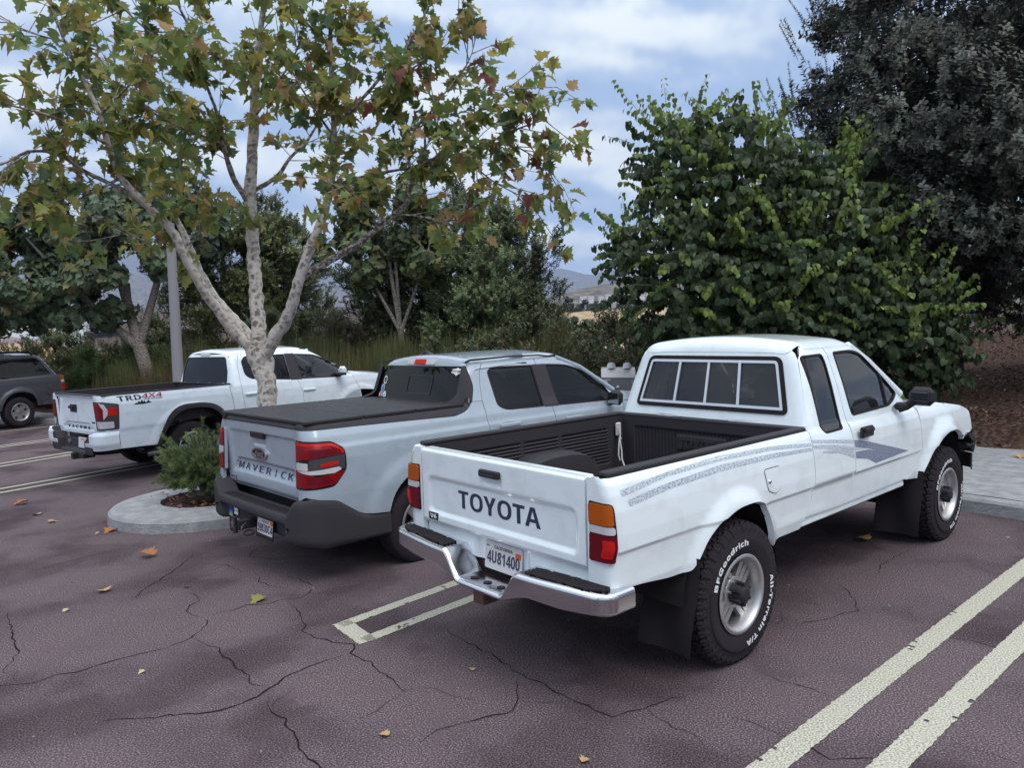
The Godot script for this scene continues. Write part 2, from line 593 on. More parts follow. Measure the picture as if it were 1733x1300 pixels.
func build_ground() -> void:
	hills_noise.seed = 3
	hills_noise.frequency = 0.05
	hills_noise.fractal_octaves = 3
	kerb_line = smooth_line([[-40, -26], [-26, -23.4], [-18, -21.3], [-14.5, -20.2], [-12.4, -19.4], [-9.5, -18.3], [-6, -16.9], [-3, -15.1], [0, -12], [2.2, -9.2], [4.24, -6.68], [4.5, -6.34], [6.4, -4.1], [10, -0.6], [16, 4], [40, 20]], 0.8)
	# asphalt
	var am := mat("asphalt", 1, 1, 1, 0.95, 0.0, 0.22)
	am.albedo_texture = tex(21, 0.055, 1024, [[0.0, 0.060, 0.040, 0.046], [0.36, 0.108, 0.080, 0.088], [0.55, 0.140, 0.106, 0.114], [0.70, 0.182, 0.140, 0.145], [0.82, 0.30, 0.245, 0.235], [1.0, 0.50, 0.42, 0.39]], 5, FastNoiseLite.TYPE_SIMPLEX, 0.0)
	triplanar(am, 0.83)
	am.normal_enabled = true
	am.normal_texture = tex(22, 0.10, 1024, [], 3, FastNoiseLite.TYPE_SIMPLEX, 0.0, false, 9.0)
	am.normal_scale = 0.45
	am.detail_enabled = true
	am.detail_blend_mode = BaseMaterial3D.BLEND_MODE_MUL
	am.detail_uv_layer = BaseMaterial3D.DETAIL_UV_2
	am.detail_albedo = tex(23, 0.009, 512, [[0.0, 0.42, 0.40, 0.42], [0.32, 0.66, 0.63, 0.66], [0.5, 0.90, 0.89, 0.92], [0.68, 1.0, 0.99, 1.0], [1.0, 1.0, 1.0, 1.0]], 5, FastNoiseLite.TYPE_SIMPLEX, 30.0)
	am.uv2_triplanar = true
	am.uv2_world_triplanar = true
	am.uv2_scale = Vector3.ONE / 7.3
	var mb := MB.new()
	var nx := 150
	var nz := 130
	var cells := {}
	for i in nx + 1:
		for j in nz + 1:
			var x := lerpf(-42.0, 44.0, i / float(nx))
			var z := lerpf(-30.0, 40.0, j / float(nz))
			cells[Vector2i(i, j)] = [Vector3(x, lot(x, z), z), kerb_d(x, z)]
	for i in nx:
		for j in nz:
			var q := [cells[Vector2i(i, j)], cells[Vector2i(i + 1, j)], cells[Vector2i(i + 1, j + 1)], cells[Vector2i(i, j + 1)]]
			if q.all(func(c): return c[1] > 0.55):
				continue
			mb.flat(q[0][0], q[1][0], q[2][0], q[3][0], Vector3.UP)
	var asphalt := single(mb, "asphalt_ground", am, "worn purple-grey asphalt of the car park, cracked and patched", "asphalt", "", "structure")
	# cracks
	var cm := mat("crack", 0.024, 0.016, 0.019, 1.0, 0.0, 0.1)
	for c in crack_lines():
		var k := MB.new()
		ribbon(k, c[1], c[0] * 0.62, 0.0022, 0.014, true)
		put(k, "crack", cm, asphalt)
		if c[0] > 0.012:
			var b := MB.new()
			for q in c[1].size() - 1:
				if rng.randf() < 0.22:
					var p: Array = c[1][q]
					ribbon(b, [p, [p[0] + rng.randf_range(-0.25, 0.25), p[1] + rng.randf_range(-0.25, 0.25)]], 0.004, 0.0018, 0.012, true)
			if b.v.size():
				put(b, "crack", cm, asphalt)
	# painted bay lines
	var pm := mat("worn_paint", 1, 1, 1, 0.85)
	pm.albedo_texture = tex(31, 0.075, 512, [[0.0, 0.17, 0.145, 0.13], [0.36, 0.34, 0.315, 0.25], [0.55, 0.47, 0.45, 0.36], [1.0, 0.58, 0.56, 0.46]], 5, FastNoiseLite.TYPE_SIMPLEX)
	triplanar(pm, 0.6)
	var lines := [[[0.28, -2.2], [3.95, -5.38], 0.118, -0.05], [[0.88, -2.28], [4.25, -5.18], 0.118, -0.02], [[-1.14, -4.65], [1.5, -7.5], 0.10, 0.06], [[-0.93, -4.37], [1.8, -7.2], 0.10, 0.06], [[-1.15, -4.70], [-0.89, -4.33], 0.12, 0.03]]
	for l in lines:
		var s := MB.new()
		stripe(s, Vector2(l[0][0], l[0][1]), Vector2(l[1][0], l[1][1]), l[2], l[3])
		tag(single(s, "bay_line", pm, "", "road marking", "cream painted lines marking the parking bays"), LINE_LABELS[lines.find(l)])
	var far_lines := [[[-7.35, -10.02], [-4.2, -15.0]], [[-7.05, -9.88], [-3.9, -14.8]], [[-9.1, -12.2], [-6.9, -16.6]], [[-8.75, -12.15], [-6.6, -16.4]], [[-10.9, -14.6], [-9.2, -17.8]], [[-10.55, -14.7], [-8.9, -17.6]], [[-12.75, -17.6], [-11.6, -19.1]], [[-7.40, -10.02], [-7.02, -9.84]]]
	var fl := ["pale line of the pair beside the farthest pickup, inner one", "pale line of the pair beside the farthest pickup, outer one", "pale line of the second pair beyond the farthest pickup, inner one", "pale line of the second pair beyond the farthest pickup, outer one", "pale line of the third pair next to the grey wagon, inner one", "pale line of the third pair next to the grey wagon, outer one", "pale line under the tail of the grey wagon", "short cross line closing the pair beside the farthest pickup"]
	for i in far_lines.size():
		var s := MB.new()
		ribbon(s, far_lines[i], 0.10, 0.004)
		single(s, "bay_line", pm, fl[i], "road marking", "cream painted lines marking the parking bays")
	# earth and planting ground out to the horizon
	var em := mat("earth", 1, 1, 1, 1.0, 0.0, 0.2)
	em.albedo_texture = tex(41, 0.02, 1024, [[0.0, 0.030, 0.018, 0.014], [0.4, 0.062, 0.038, 0.030], [0.6, 0.098, 0.060, 0.044], [0.85, 0.17, 0.105, 0.075], [1.0, 0.26, 0.17, 0.12]], 5, FastNoiseLite.TYPE_SIMPLEX)
	triplanar(em, 2.1)
	var g := MB.new()
	var rings := 104
	var seg := 220
	var pts := []
	for i in rings + 1:
		var r := 0.0 if i == 0 else 0.6 * pow(1.0945, i)
		var row := []
		for j in seg:
			var a := TAU * j / seg
			var x := sin(a) * r
			var z := -cos(a) * r
			row.append(Vector3(x, land(x, z), z))
		pts.append(row)
	var gn := func(i: int, j: int) -> Vector3:
		if i == 0: return Vector3.UP
		var a: Vector3 = pts[mini(i + 1, rings)][j] - pts[i - 1][j]
		var b: Vector3 = pts[i][(j + 1) % seg] - pts[i][(j + seg - 1) % seg]
		var n := a.cross(b).normalized()
		return n if n.y > 0.0 else -n
	for i in rings:
		for j in seg:
			var j2 := (j + 1) % seg
			g.quad(pts[i][j], pts[i + 1][j], pts[i + 1][j2], pts[i][j2], gn.call(i, j), gn.call(i + 1, j), gn.call(i + 1, j2), gn.call(i, j2))
	single(g, "ground", em, "bare brown planting soil around the car park and the land beyond", "ground", "", "structure")
	# concrete
	var km := mat("concrete", 1, 1, 1, 0.9)
	km.albedo_texture = tex(51, 0.012, 512, [[0.0, 0.20, 0.20, 0.205], [0.35, 0.255, 0.255, 0.262], [0.6, 0.285, 0.285, 0.292], [1.0, 0.35, 0.35, 0.355]], 6, FastNoiseLite.TYPE_SIMPLEX)
	triplanar(km, 1.4)
	km.normal_enabled = true
	km.normal_texture = tex(52, 0.06, 512, [], 4, FastNoiseLite.TYPE_SIMPLEX, 0.0, false, 4.0)
	km.normal_scale = 0.5
	# kerb in cast lengths
	var kerb := Node3D.new()
	kerb.name = "kerb"
	tag(kerb, "grey concrete kerb along the edge of the car park", "kerb", "", "structure")
	add_child(kerb)
	var prof := [Vector2(0.0, -0.08), Vector2(0.015, 0.105), Vector2(0.035, 0.128), Vector2(0.16, 0.133), Vector2(0.16, -0.08)]
	var i0 := 0
	while i0 < kerb_line.size() - 1:
		var i1 := mini(i0 + 5, kerb_line.size() - 1)
		var k := MB.new()
		for i in range(i0, i1):
			for q in prof.size() - 1:
				var w := []
				for s in [[i, q], [i + 1, q], [i + 1, q + 1], [i, q + 1]]:
					var t := (kerb_line[mini(s[0] + 1, kerb_line.size() - 1)] - kerb_line[maxi(s[0] - 1, 0)]).normalized()
					var o := Vector2(t.y, -t.x)
					var pr: Vector2 = prof[s[1]]
					var c := kerb_line[s[0]] + o * pr.x
					if s[0] == i0: c += t * 0.004
					if s[0] == i1: c -= t * 0.004
					w.append(Vector3(c.x, lot(kerb_line[s[0]].x, kerb_line[s[0]].y) + pr.y, c.y))
				var t2 := (kerb_line[i + 1] - kerb_line[i]).normalized()
				k.flat(w[0], w[1], w[2], w[3], Vector3(-t2.y, 1.2, t2.x))
		put(k, "kerb_length", km, kerb)
		i0 = i1
	# sidewalk slabs
	var walk := Node3D.new()
	walk.name = "sidewalk"
	tag(walk, "pale concrete sidewalk between the kerb and the mulch bed", "sidewalk", "", "structure")
	add_child(walk)
	i0 = 0
	while i0 < kerb_line.size() - 1:
		var i1 := mini(i0 + 4, kerb_line.size() - 1)
		var xm := kerb_line[i0].x
		if (xm > 3.4 or xm < -9.0) and absf(xm) < 30.0:
			var wide := 2.9 if xm > 0.0 else 1.6
			var s := MB.new()
			var nn := 4
			for i in range(i0, i1):
				for q in nn:
					var w := []
					for c in [[i, q], [i + 1, q], [i + 1, q + 1], [i, q + 1]]:
						var t := (kerb_line[mini(c[0] + 1, kerb_line.size() - 1)] - kerb_line[maxi(c[0] - 1, 0)]).normalized()
						var o := Vector2(t.y, -t.x)
						var p: Vector2 = kerb_line[c[0]] + o * (0.168 + wide * c[1] / nn)
						if c[0] == i0: p += t * 0.005
						if c[0] == i1: p -= t * 0.005
						w.append(Vector3(p.x, lot(p.x, p.y) + 0.136, p.y))
					s.flat(w[0], w[1], w[2], w[3], Vector3.UP)
			put(s, "concrete_slab", km, walk)
		i0 = i1
	build_island(km)

const LINE_LABELS := ["long cream line in front of the nearest pickup's side, the one nearer to it", "long cream line in front of the nearest pickup's side, the one farther from it", "cream line running under the nearest pickup's bumper, on the pale blue pickup's side", "cream line running under the nearest pickup's bumper and towards its wheels", "short cream cross line closing the end of the two lines"]

func build_island(km: Material) -> void:
	# rounded end of a planting island: a broad concrete collar round a bed of earth
	var ax := Vector2(sin(deg_to_rad(43.0)), -cos(deg_to_rad(43.0)))
	var ac := Vector2(-ax.y, ax.x)
	var c0 := Vector2(-3.50, -8.40)
	var outline := func(r: float, len_: float) -> Array:
		var o := []
		for i in 33:
			var a := PI * i / 32.0 - PI / 2.0
			o.append(c0 - ax * cos(a) * r + ac * sin(a) * r)
		for i in 9:
			o.append(c0 + ac * r + ax * len_ * (i + 1) / 9.0)
		o.append(c0 - ac * r + ax * len_)
		for i in 8:
			o.append(c0 - ac * r + ax * len_ * (8 - i) / 9.0)
		return o
	var isl := Node3D.new()
	isl.name = "planting_island"
	tag(isl, "rounded concrete island in the car park around the mottled tree", "island", "", "structure")
	add_child(isl)
	var steps := [[1.09, -0.06], [1.075, 0.10], [1.045, 0.132], [0.93, 0.142], [0.62, 0.148], [0.55, 0.146], [0.545, 0.05]]
	var mb := MB.new()
	for q in steps.size() - 1:
		var A: Array = outline.call(steps[q][0], 6.4)
		var B: Array = outline.call(steps[q + 1][0], 6.4)
		for i in A.size():
			var i2 := (i + 1) % A.size()
			var w := []
			for s in [[A[i], q], [A[i2], q], [B[i2], q + 1], [B[i], q + 1]]:
				w.append(Vector3(s[0].x, lot(s[0].x, s[0].y) + steps[s[1]][1], s[0].y))
			var d: Vector2 = (A[i] - c0).normalized()
			if i > 33: d = Vector2.ZERO
			mb.flat(w[0], w[1], w[2], w[3], Vector3(d.x * 0.8, 1.0, d.y * 0.8))
	put(mb, "concrete_collar", km, isl)
	var e := MB.new()
	var E: Array = outline.call(0.56, 6.4)
	for i in E.size():
		var i2 := (i + 1) % E.size()
		var m := c0 + ax * 2.4
		e.flat(Vector3(m.x, lot(m.x, m.y) + 0.16, m.y), Vector3(E[i].x, lot(E[i].x, E[i].y) + 0.10, E[i].y), Vector3(E[i2].x, lot(E[i2].x, E[i2].y) + 0.10, E[i2].y), Vector3(m.x, lot(m.x, m.y) + 0.16, m.y), Vector3.UP)
	put(e, "earth_bed", M.earth, isl)

func crack_lines() -> Array:
	var A := [
		[0.014, [[-4.3, -2.9], [-3.4, -3.75], [-2.93, -3.99], [-2.77, -4.02], [-2.68, -4.11], [-2.54, -4.16], [-2.43, -4.28], [-2.32, -4.35], [-2.18, -4.42], [-2.09, -4.57], [-2.08, -4.8], [-2.14, -4.92], [-2.14, -4.98], [-2.03, -5.06], [-1.94, -5.17], [-1.81, -5.15], [-1.7, -5.23], [-1.58, -5.27], [-1.53, -5.39], [-1.58, -5.54], [-1.75, -5.73], [-1.86, -5.83]]],
		[0.014, [[-2.14, -4.92], [-2.24, -4.97], [-2.34, -5.08], [-2.37, -5.2], [-2.33, -5.27], [-2.4, -5.4], [-2.47, -5.48]]],
		[0.014, [[-2.08, -4.58], [-1.93, -4.44], [-1.83, -4.37], [-1.74, -4.23], [-1.61, -4.07], [-1.5, -3.94], [-1.44, -3.85], [-1.35, -3.8]]],
		[0.013, [[-1.67, -5.21], [-1.52, -4.99], [-1.46, -4.84], [-1.39, -4.7], [-1.38, -4.59], [-1.26, -4.48], [-1.11, -4.36], [-0.99, -4.31], [-0.96, -4.18], [-0.83, -4.04], [-0.72, -3.86], [-0.58, -3.66], [-0.53, -3.66]]],
		[0.010, [[-0.58, -3.66], [-0.63, -3.54], [-0.75, -3.38]]],
		[0.007, [[-1.37, -4.57], [-1.46, -4.48]]]]
	var B := [
		[0.018, [[-1.02, -4.17], [-1.17, -4.02], [-1.27, -3.9], [-1.33, -3.73], [-1.41, -3.61], [-1.55, -3.53], [-1.71, -3.53], [-1.85, -3.51], [-2.07, -3.51]]],
		[0.013, [[-1.29, -3.65], [-1.24, -3.54], [-1.13, -3.41], [-1.03, -3.26], [-0.98, -3.14], [-0.9, -3.06], [-0.85, -2.98], [-0.7, -2.7]]],
		[0.013, [[-3.72, -5.2], [-3.53, -4.96], [-3.3, -4.66], [-3.16, -4.5], [-3.09, -4.35], [-3.07, -4.22], [-2.99, -4.16]]],
		[0.009, [[-2.97, -4.21], [-2.89, -4.06]]],
		[0.012, [[-2.94, -6.61], [-2.89, -6.21], [-2.9, -5.84], [-2.91, -5.59], [-2.9, -5.44], [-2.77, -5.38]]],
		[0.011, [[-2.74, -6.25], [-2.46, -6.16], [-2.24, -5.93]]],
		[0.012, [[-2.14, -5.93], [-2.02, -5.68], [-1.89, -5.56], [-1.72, -5.47]]],
		[0.009, [[-4.34, -6.01], [-4.17, -6.23], [-3.97, -6.52], [-3.74, -6.83]]],
		[0.008, [[-1.53, -5.42], [-1.23, -5.46], [-1.04, -5.6], [-0.8, -5.71]]],
		[0.009, [[-2.27, -6.79], [-2.39, -6.57], [-2.36, -6.39], [-2.13, -6.29], [-1.8, -6.31], [-1.57, -6.25]]]]
	var C := [
		[0.010, [[-0.46, -4.51], [-0.27, -4.23], [-0.11, -4.03], [0.01, -3.79], [0.15, -3.65], [0.28, -3.47], [0.45, -3.29], [0.61, -3.36], [0.86, -3.48]]],
		[0.011, [[0.02, -3.7], [0.02, -3.54], [-0.01, -3.44], [0, -3.39], [-0.18, -3.32], [-0.31, -3.27], [-0.43, -3.14]]],
		[0.007, [[0.03, -3.46], [0.14, -3.44], [0.28, -3.46]]],
		[0.009, [[0.63, -3.34], [0.73, -3.19], [0.81, -3.13], [0.82, -3.06]]],
		[0.009, [[-0.53, -3.68], [-0.42, -3.65], [-0.32, -3.56], [-0.21, -3.51]]],
		[0.010, [[1.03, -3.25], [1.09, -3.2], [1.18, -3.11], [1.26, -3.02], [1.33, -2.91], [1.47, -2.89], [1.62, -2.87]]],
		[0.008, [[1.66, -4.42], [1.72, -4.28], [1.95, -4.37], [2.17, -4.47], [2.26, -4.77], [2.23, -4.98]]],
		[0.008, [[2.48, -5.14], [2.57, -5.06], [2.74, -5.31], [3, -5.54], [3.17, -5.66]]],
		[0.008, [[2.58, -4.58], [2.74, -4.54], [2.8, -4.38], [2.91, -4.25]]],
		[0.008, [[2.33, -4.1], [2.39, -4], [2.5, -4.02], [2.62, -3.96], [2.71, -3.82], [2.74, -3.78]]],
		[0.008, [[1.9, -3.01], [1.95, -2.93], [2.03, -2.86], [2.07, -2.81]]],
		[0.006, [[2.08, -3.24], [2, -3.18], [1.9, -3.07]]],
		[0.006, [[1.55, -4.24], [1.67, -4.4], [1.71, -4.57]]],
		[0.007, [[1.26, -3.73], [1.36, -3.59], [1.48, -3.49], [1.59, -3.35]]]]
	return A + B + C

# ---- pieces that every vehicle shares ----
func parked(tx: float, gy: float, tz: float, yaw: float, roll: float) -> Transform3D:
	var t := Transform3D(Basis(Vector3.UP, -deg_to_rad(yaw)), Vector3(tx, gy, tz))
	return t * Transform3D(Basis(), Vector3(0.83, 0, 0)) * Transform3D(Basis(Vector3.BACK, deg_to_rad(roll)), Vector3.ZERO) * Transform3D(Basis(), Vector3(-0.83, 0, 0))

# the body as one closed form: everything inside d <= 0; panels are cut from its skin
class Shell:
	var width: Array            # [[y, half width], ...]
	var flare: Callable         # (u, y) -> extra half width
	var top := 1.7
	var crown := 0.1            # how the roof falls to its sides
	var fall := 0.01            # and to its ends
	var mid := 3.0
	var rear := [1.2, 1.9, 0.25]  # at height y the rear wall stands at u, leaning forward by slope
	var wind := [1.25, 3.6, 2.0]  # windscreen: at y it stands at u, going back by slope
	var soft := 0.1
	var belt := 1.17             # below this height ends are left open
	var host: Node
	func half(u: float, y: float) -> float:
		var w := 0.0
		var k := width.size()
		if y >= width[k - 1][0]:
			w = width[k - 1][1] + (width[k - 1][1] - width[k - 2][1]) / (width[k - 1][0] - width[k - 2][0]) * (y - width[k - 1][0])
		else:
			w = width[0][1]
			for i in range(1, k):
				if y <= width[i][0]:
					w = lerpf(width[i - 1][1], width[i][1], clampf((y - width[i - 1][0]) / (width[i][0] - width[i - 1][0]), 0.0, 1.0))
					break
		return w + (flare.call(u, y) if y < belt else 0.0)
	func d(x: float, y: float, u: float, h: float) -> float:
		var s := absf(x) - h
		var t := y - (top - crown * x * x - fall * (u - mid) * (u - mid))
		var e := maxf(soft - absf(s - t), 0.0)
		var p := maxf(s, t) + e * e / (4.0 * soft)
		var r: float = (rear[1] + rear[2] * (y - rear[0]) - u) / sqrt(1.0 + rear[2] * rear[2])
		var w: float = (u - wind[1] + wind[2] * (y - wind[0])) / sqrt(1.0 + wind[2] * wind[2])
		if y < belt:
			r -= (belt - y) * 8.0
			w -= (belt - y) * 8.0
		e = maxf(soft - absf(r - w), 0.0)
		var q := maxf(r, w) + e * e / (4.0 * soft)
		e = maxf(soft - absf(p - q), 0.0)
		return maxf(p, q) + e * e / (4.0 * soft)
	# where along an axis (0 x, 1 y, 2 u) the skin lies between an inner place a and an outer one b
	func meet(axis: int, x: float, y: float, u: float, a: float, b: float) -> float:
		var h := half(u, y)
		var fa := _at(axis, x, y, u, a, h)
		if fa > 0.0:
			return a
		var fb := _at(axis, x, y, u, b, h)
		var side_ := 0
		var m := a
		for i in 14:
			m = (a * fb - b * fa) / (fb - fa)
			var fm := _at(axis, x, y, u, m, h)
			if absf(fm) < 2e-6:
				break
			if fm > 0.0:
				b = m
				fb = fm
				if side_ == 1: fa *= 0.5
				side_ = 1
			else:
				a = m
				fa = fm
				if side_ == -1: fb *= 0.5
				side_ = -1
		return m
	func _at(axis: int, x: float, y: float, u: float, m: float, h: float) -> float:
		if axis == 0: return d(m, y, u, h)
		if axis == 2: return d(x, y, m, h)
		return d(x, m, u, half(u, m))
	func side(u: float, y: float) -> Vector3:          # skin seen from the vehicle's right
		return Vector3(meet(0, 0.0, y, u, 0.2, 1.15), y, -u)
	func back(x: float, y: float) -> Vector3:          # skin seen from behind
		return Vector3(x, y, -meet(2, x, y, mid, mid, -0.5))
	func front(x: float, y: float) -> Vector3:
		return Vector3(x, y, -meet(2, x, y, mid, mid, 6.0))
	func roof(x: float, u: float) -> Vector3:
		return Vector3(x, meet(1, x, top - 0.2, u, top - 0.45, top + 0.1), -u)

# the skin of a box bed: s runs along the side and, below r, round the rear corner onto the back
class Bed:
	var w0 := 0.83
	var r := 0.05
	var width: Array
	var flare: Callable
	var xin := 0.66
	var lean := 0.0             # the back leans: u moves by lean * (y - 1)
	func at(s: float, y: float) -> Vector3:
		var p: Vector2
		var h := PI * 0.5 * r
		if s >= r: p = Vector2(w0, s)
		elif s > r - h:
			var a := (r - s) / r
			p = Vector2(w0 - r + r * cos(a), r - r * sin(a))
		else: p = Vector2(w0 - r - (r - h - s), 0.0)
		var w := width[0][1] as float
		for i in range(1, width.size()):
			if y <= width[i][0] or i == width.size() - 1:
				w = lerpf(width[i - 1][1], width[i][1], clampf((y - width[i - 1][0]) / (width[i][0] - width[i - 1][0]), 0.0, 1.0))
				break
		var f: float = flare.call(s, y) if flare and s > r else 0.0
		var out := clampf((p.x - xin) / (w0 - r - xin), 0.0, 1.0)
		return Vector3(p.x + (w - w0) * out + f, y, -(p.y + lean * (y - 1.0) * (1.0 - smoothstep(0.0, 0.5, p.y))))

func paint(called: String, r: float, g: float, b: float) -> StandardMaterial3D:
	var m := mat(called, r, g, b, 0.38, 0.0, 0.5)
	m.clearcoat_enabled = true
	m.clearcoat = 1.0
	m.clearcoat_roughness = 0.04
	# a film of dust and faint stains
	if not M.has("grime"):
		M["grime"] = tex(66, 0.012, 512, [[0.0, 0.90, 0.885, 0.875], [0.30, 0.965, 0.96, 0.955], [0.48, 1.0, 1.0, 1.0], [1.0, 1.0, 1.0, 1.0]], 5, FastNoiseLite.TYPE_SIMPLEX, 25.0)
	m.albedo_texture = M["grime"]
	triplanar(m, 1.7)
	m.uv1_world_triplanar = false
	return m

func glass(called: String, a: float, shade := 0.012) -> StandardMaterial3D:
	var m := mat(called, shade, shade, shade * 1.1, 0.02, 0.0, 0.5)
	m.transparency = BaseMaterial3D.TRANSPARENCY_ALPHA
	m.albedo_color.a = a
	if called == "dark_glass": m.metallic_specular = 0.36
	return m

func plastic(called: String, r: float, g: float, b: float, rough := 0.75, grain := 3.0) -> StandardMaterial3D:
	var m := mat(called, r, g, b, rough, 0.0, 0.45)
	m.normal_enabled = true
	if not M.has("grain_map"):
		M["grain_map"] = tex(61, 0.12, 256, [], 3, FastNoiseLite.TYPE_SIMPLEX, 0.0, false, 4.0)
	m.normal_texture = M["grain_map"]
	m.normal_scale = 0.35
	triplanar(m, 0.08)
	m.uv1_world_triplanar = false
	return m

func materials() -> void:
	paint("white_paint", 0.80, 0.865, 0.88)
	paint("blue_grey_paint", 0.345, 0.40, 0.455)
	paint("bright_white_paint", 0.78, 0.86, 0.92)
	paint("dark_grey_paint", 0.07, 0.072, 0.085)
	glass("tinted_glass", 0.90)
	glass("dark_glass", 0.97, 0.006)
	glass("grey_glass", 0.72, 0.03)
	glass("clear_glass", 0.45, 0.02)
	plastic("black_plastic", 0.022, 0.019, 0.022)
	plastic("bed_liner", 0.030, 0.026, 0.031, 0.7)
	plastic("grey_plastic", 0.034, 0.030, 0.035)
	mat("black_gloss", 0.010, 0.009, 0.011, 0.25)
	mat("rubber", 0.020, 0.016, 0.019, 0.85, 0.0, 0.35)
	mat("tyre_rubber", 0.027, 0.022, 0.026, 0.9, 0.0, 0.3)
	mat("underside", 0.012, 0.010, 0.011, 0.9)
	mat("rust", 0.075, 0.035, 0.028, 0.9)
	mat("chrome", 0.62, 0.62, 0.65, 0.16, 1.0)
	mat("satin_alloy", 0.55, 0.54, 0.54, 0.38, 0.85)
	mat("bright_trim", 0.70, 0.70, 0.72, 0.28, 0.9)
	mat("steel", 0.33, 0.32, 0.33, 0.42, 0.9)
	mat("white_print", 0.80, 0.80, 0.80, 0.6)
	mat("blue_print", 0.030, 0.034, 0.075, 0.45)
	mat("black_print", 0.012, 0.012, 0.014, 0.5)
	mat("red_print", 0.42, 0.02, 0.045, 0.5)
	mat("plate_white", 0.62, 0.60, 0.60, 0.5)
	mat("sky_blue_print", 0.05, 0.25, 0.55, 0.5)
	mat("yellow_print", 0.75, 0.55, 0.03, 0.5)
	mat("deep_blue_print", 0.02, 0.04, 0.30, 0.5)
	mat("gold_print", 0.55, 0.40, 0.10, 0.5)
	mat("orange_sticker", 0.75, 0.09, 0.03, 0.5)
	mat("seat_cloth", 0.045, 0.043, 0.05, 0.95)
	mat("dash", 0.03, 0.028, 0.032, 0.8)
	mat("mirror_face", 0.40, 0.40, 0.43, 0.03, 1.0)
	mat("rope", 0.55, 0.53, 0.52, 0.9)
	for l in [["red_lens", 0.22, 0.003, 0.006], ["dark_red_lens", 0.13, 0.004, 0.012], ["amber_lens", 0.42, 0.085, 0.005], ["clear_lens", 0.55, 0.53, 0.53], ["bright_red_lens", 0.55, 0.012, 0.010], ["smoke_lens", 0.06, 0.055, 0.06]]:
		var m := mat(l[0], l[1], l[2], l[3], 0.20, 0.0, 0.34)
		m.normal_enabled = true
		if not M.has("lens_map"):
			M["lens_map"] = tex(71, 0.09, 256, [], 1, FastNoiseLite.TYPE_CELLULAR, 0.0, false, 5.0)
		m.normal_texture = M["lens_map"]
		m.normal_scale = 0.5
		triplanar(m, 0.09)
		m.uv1_world_triplanar = false

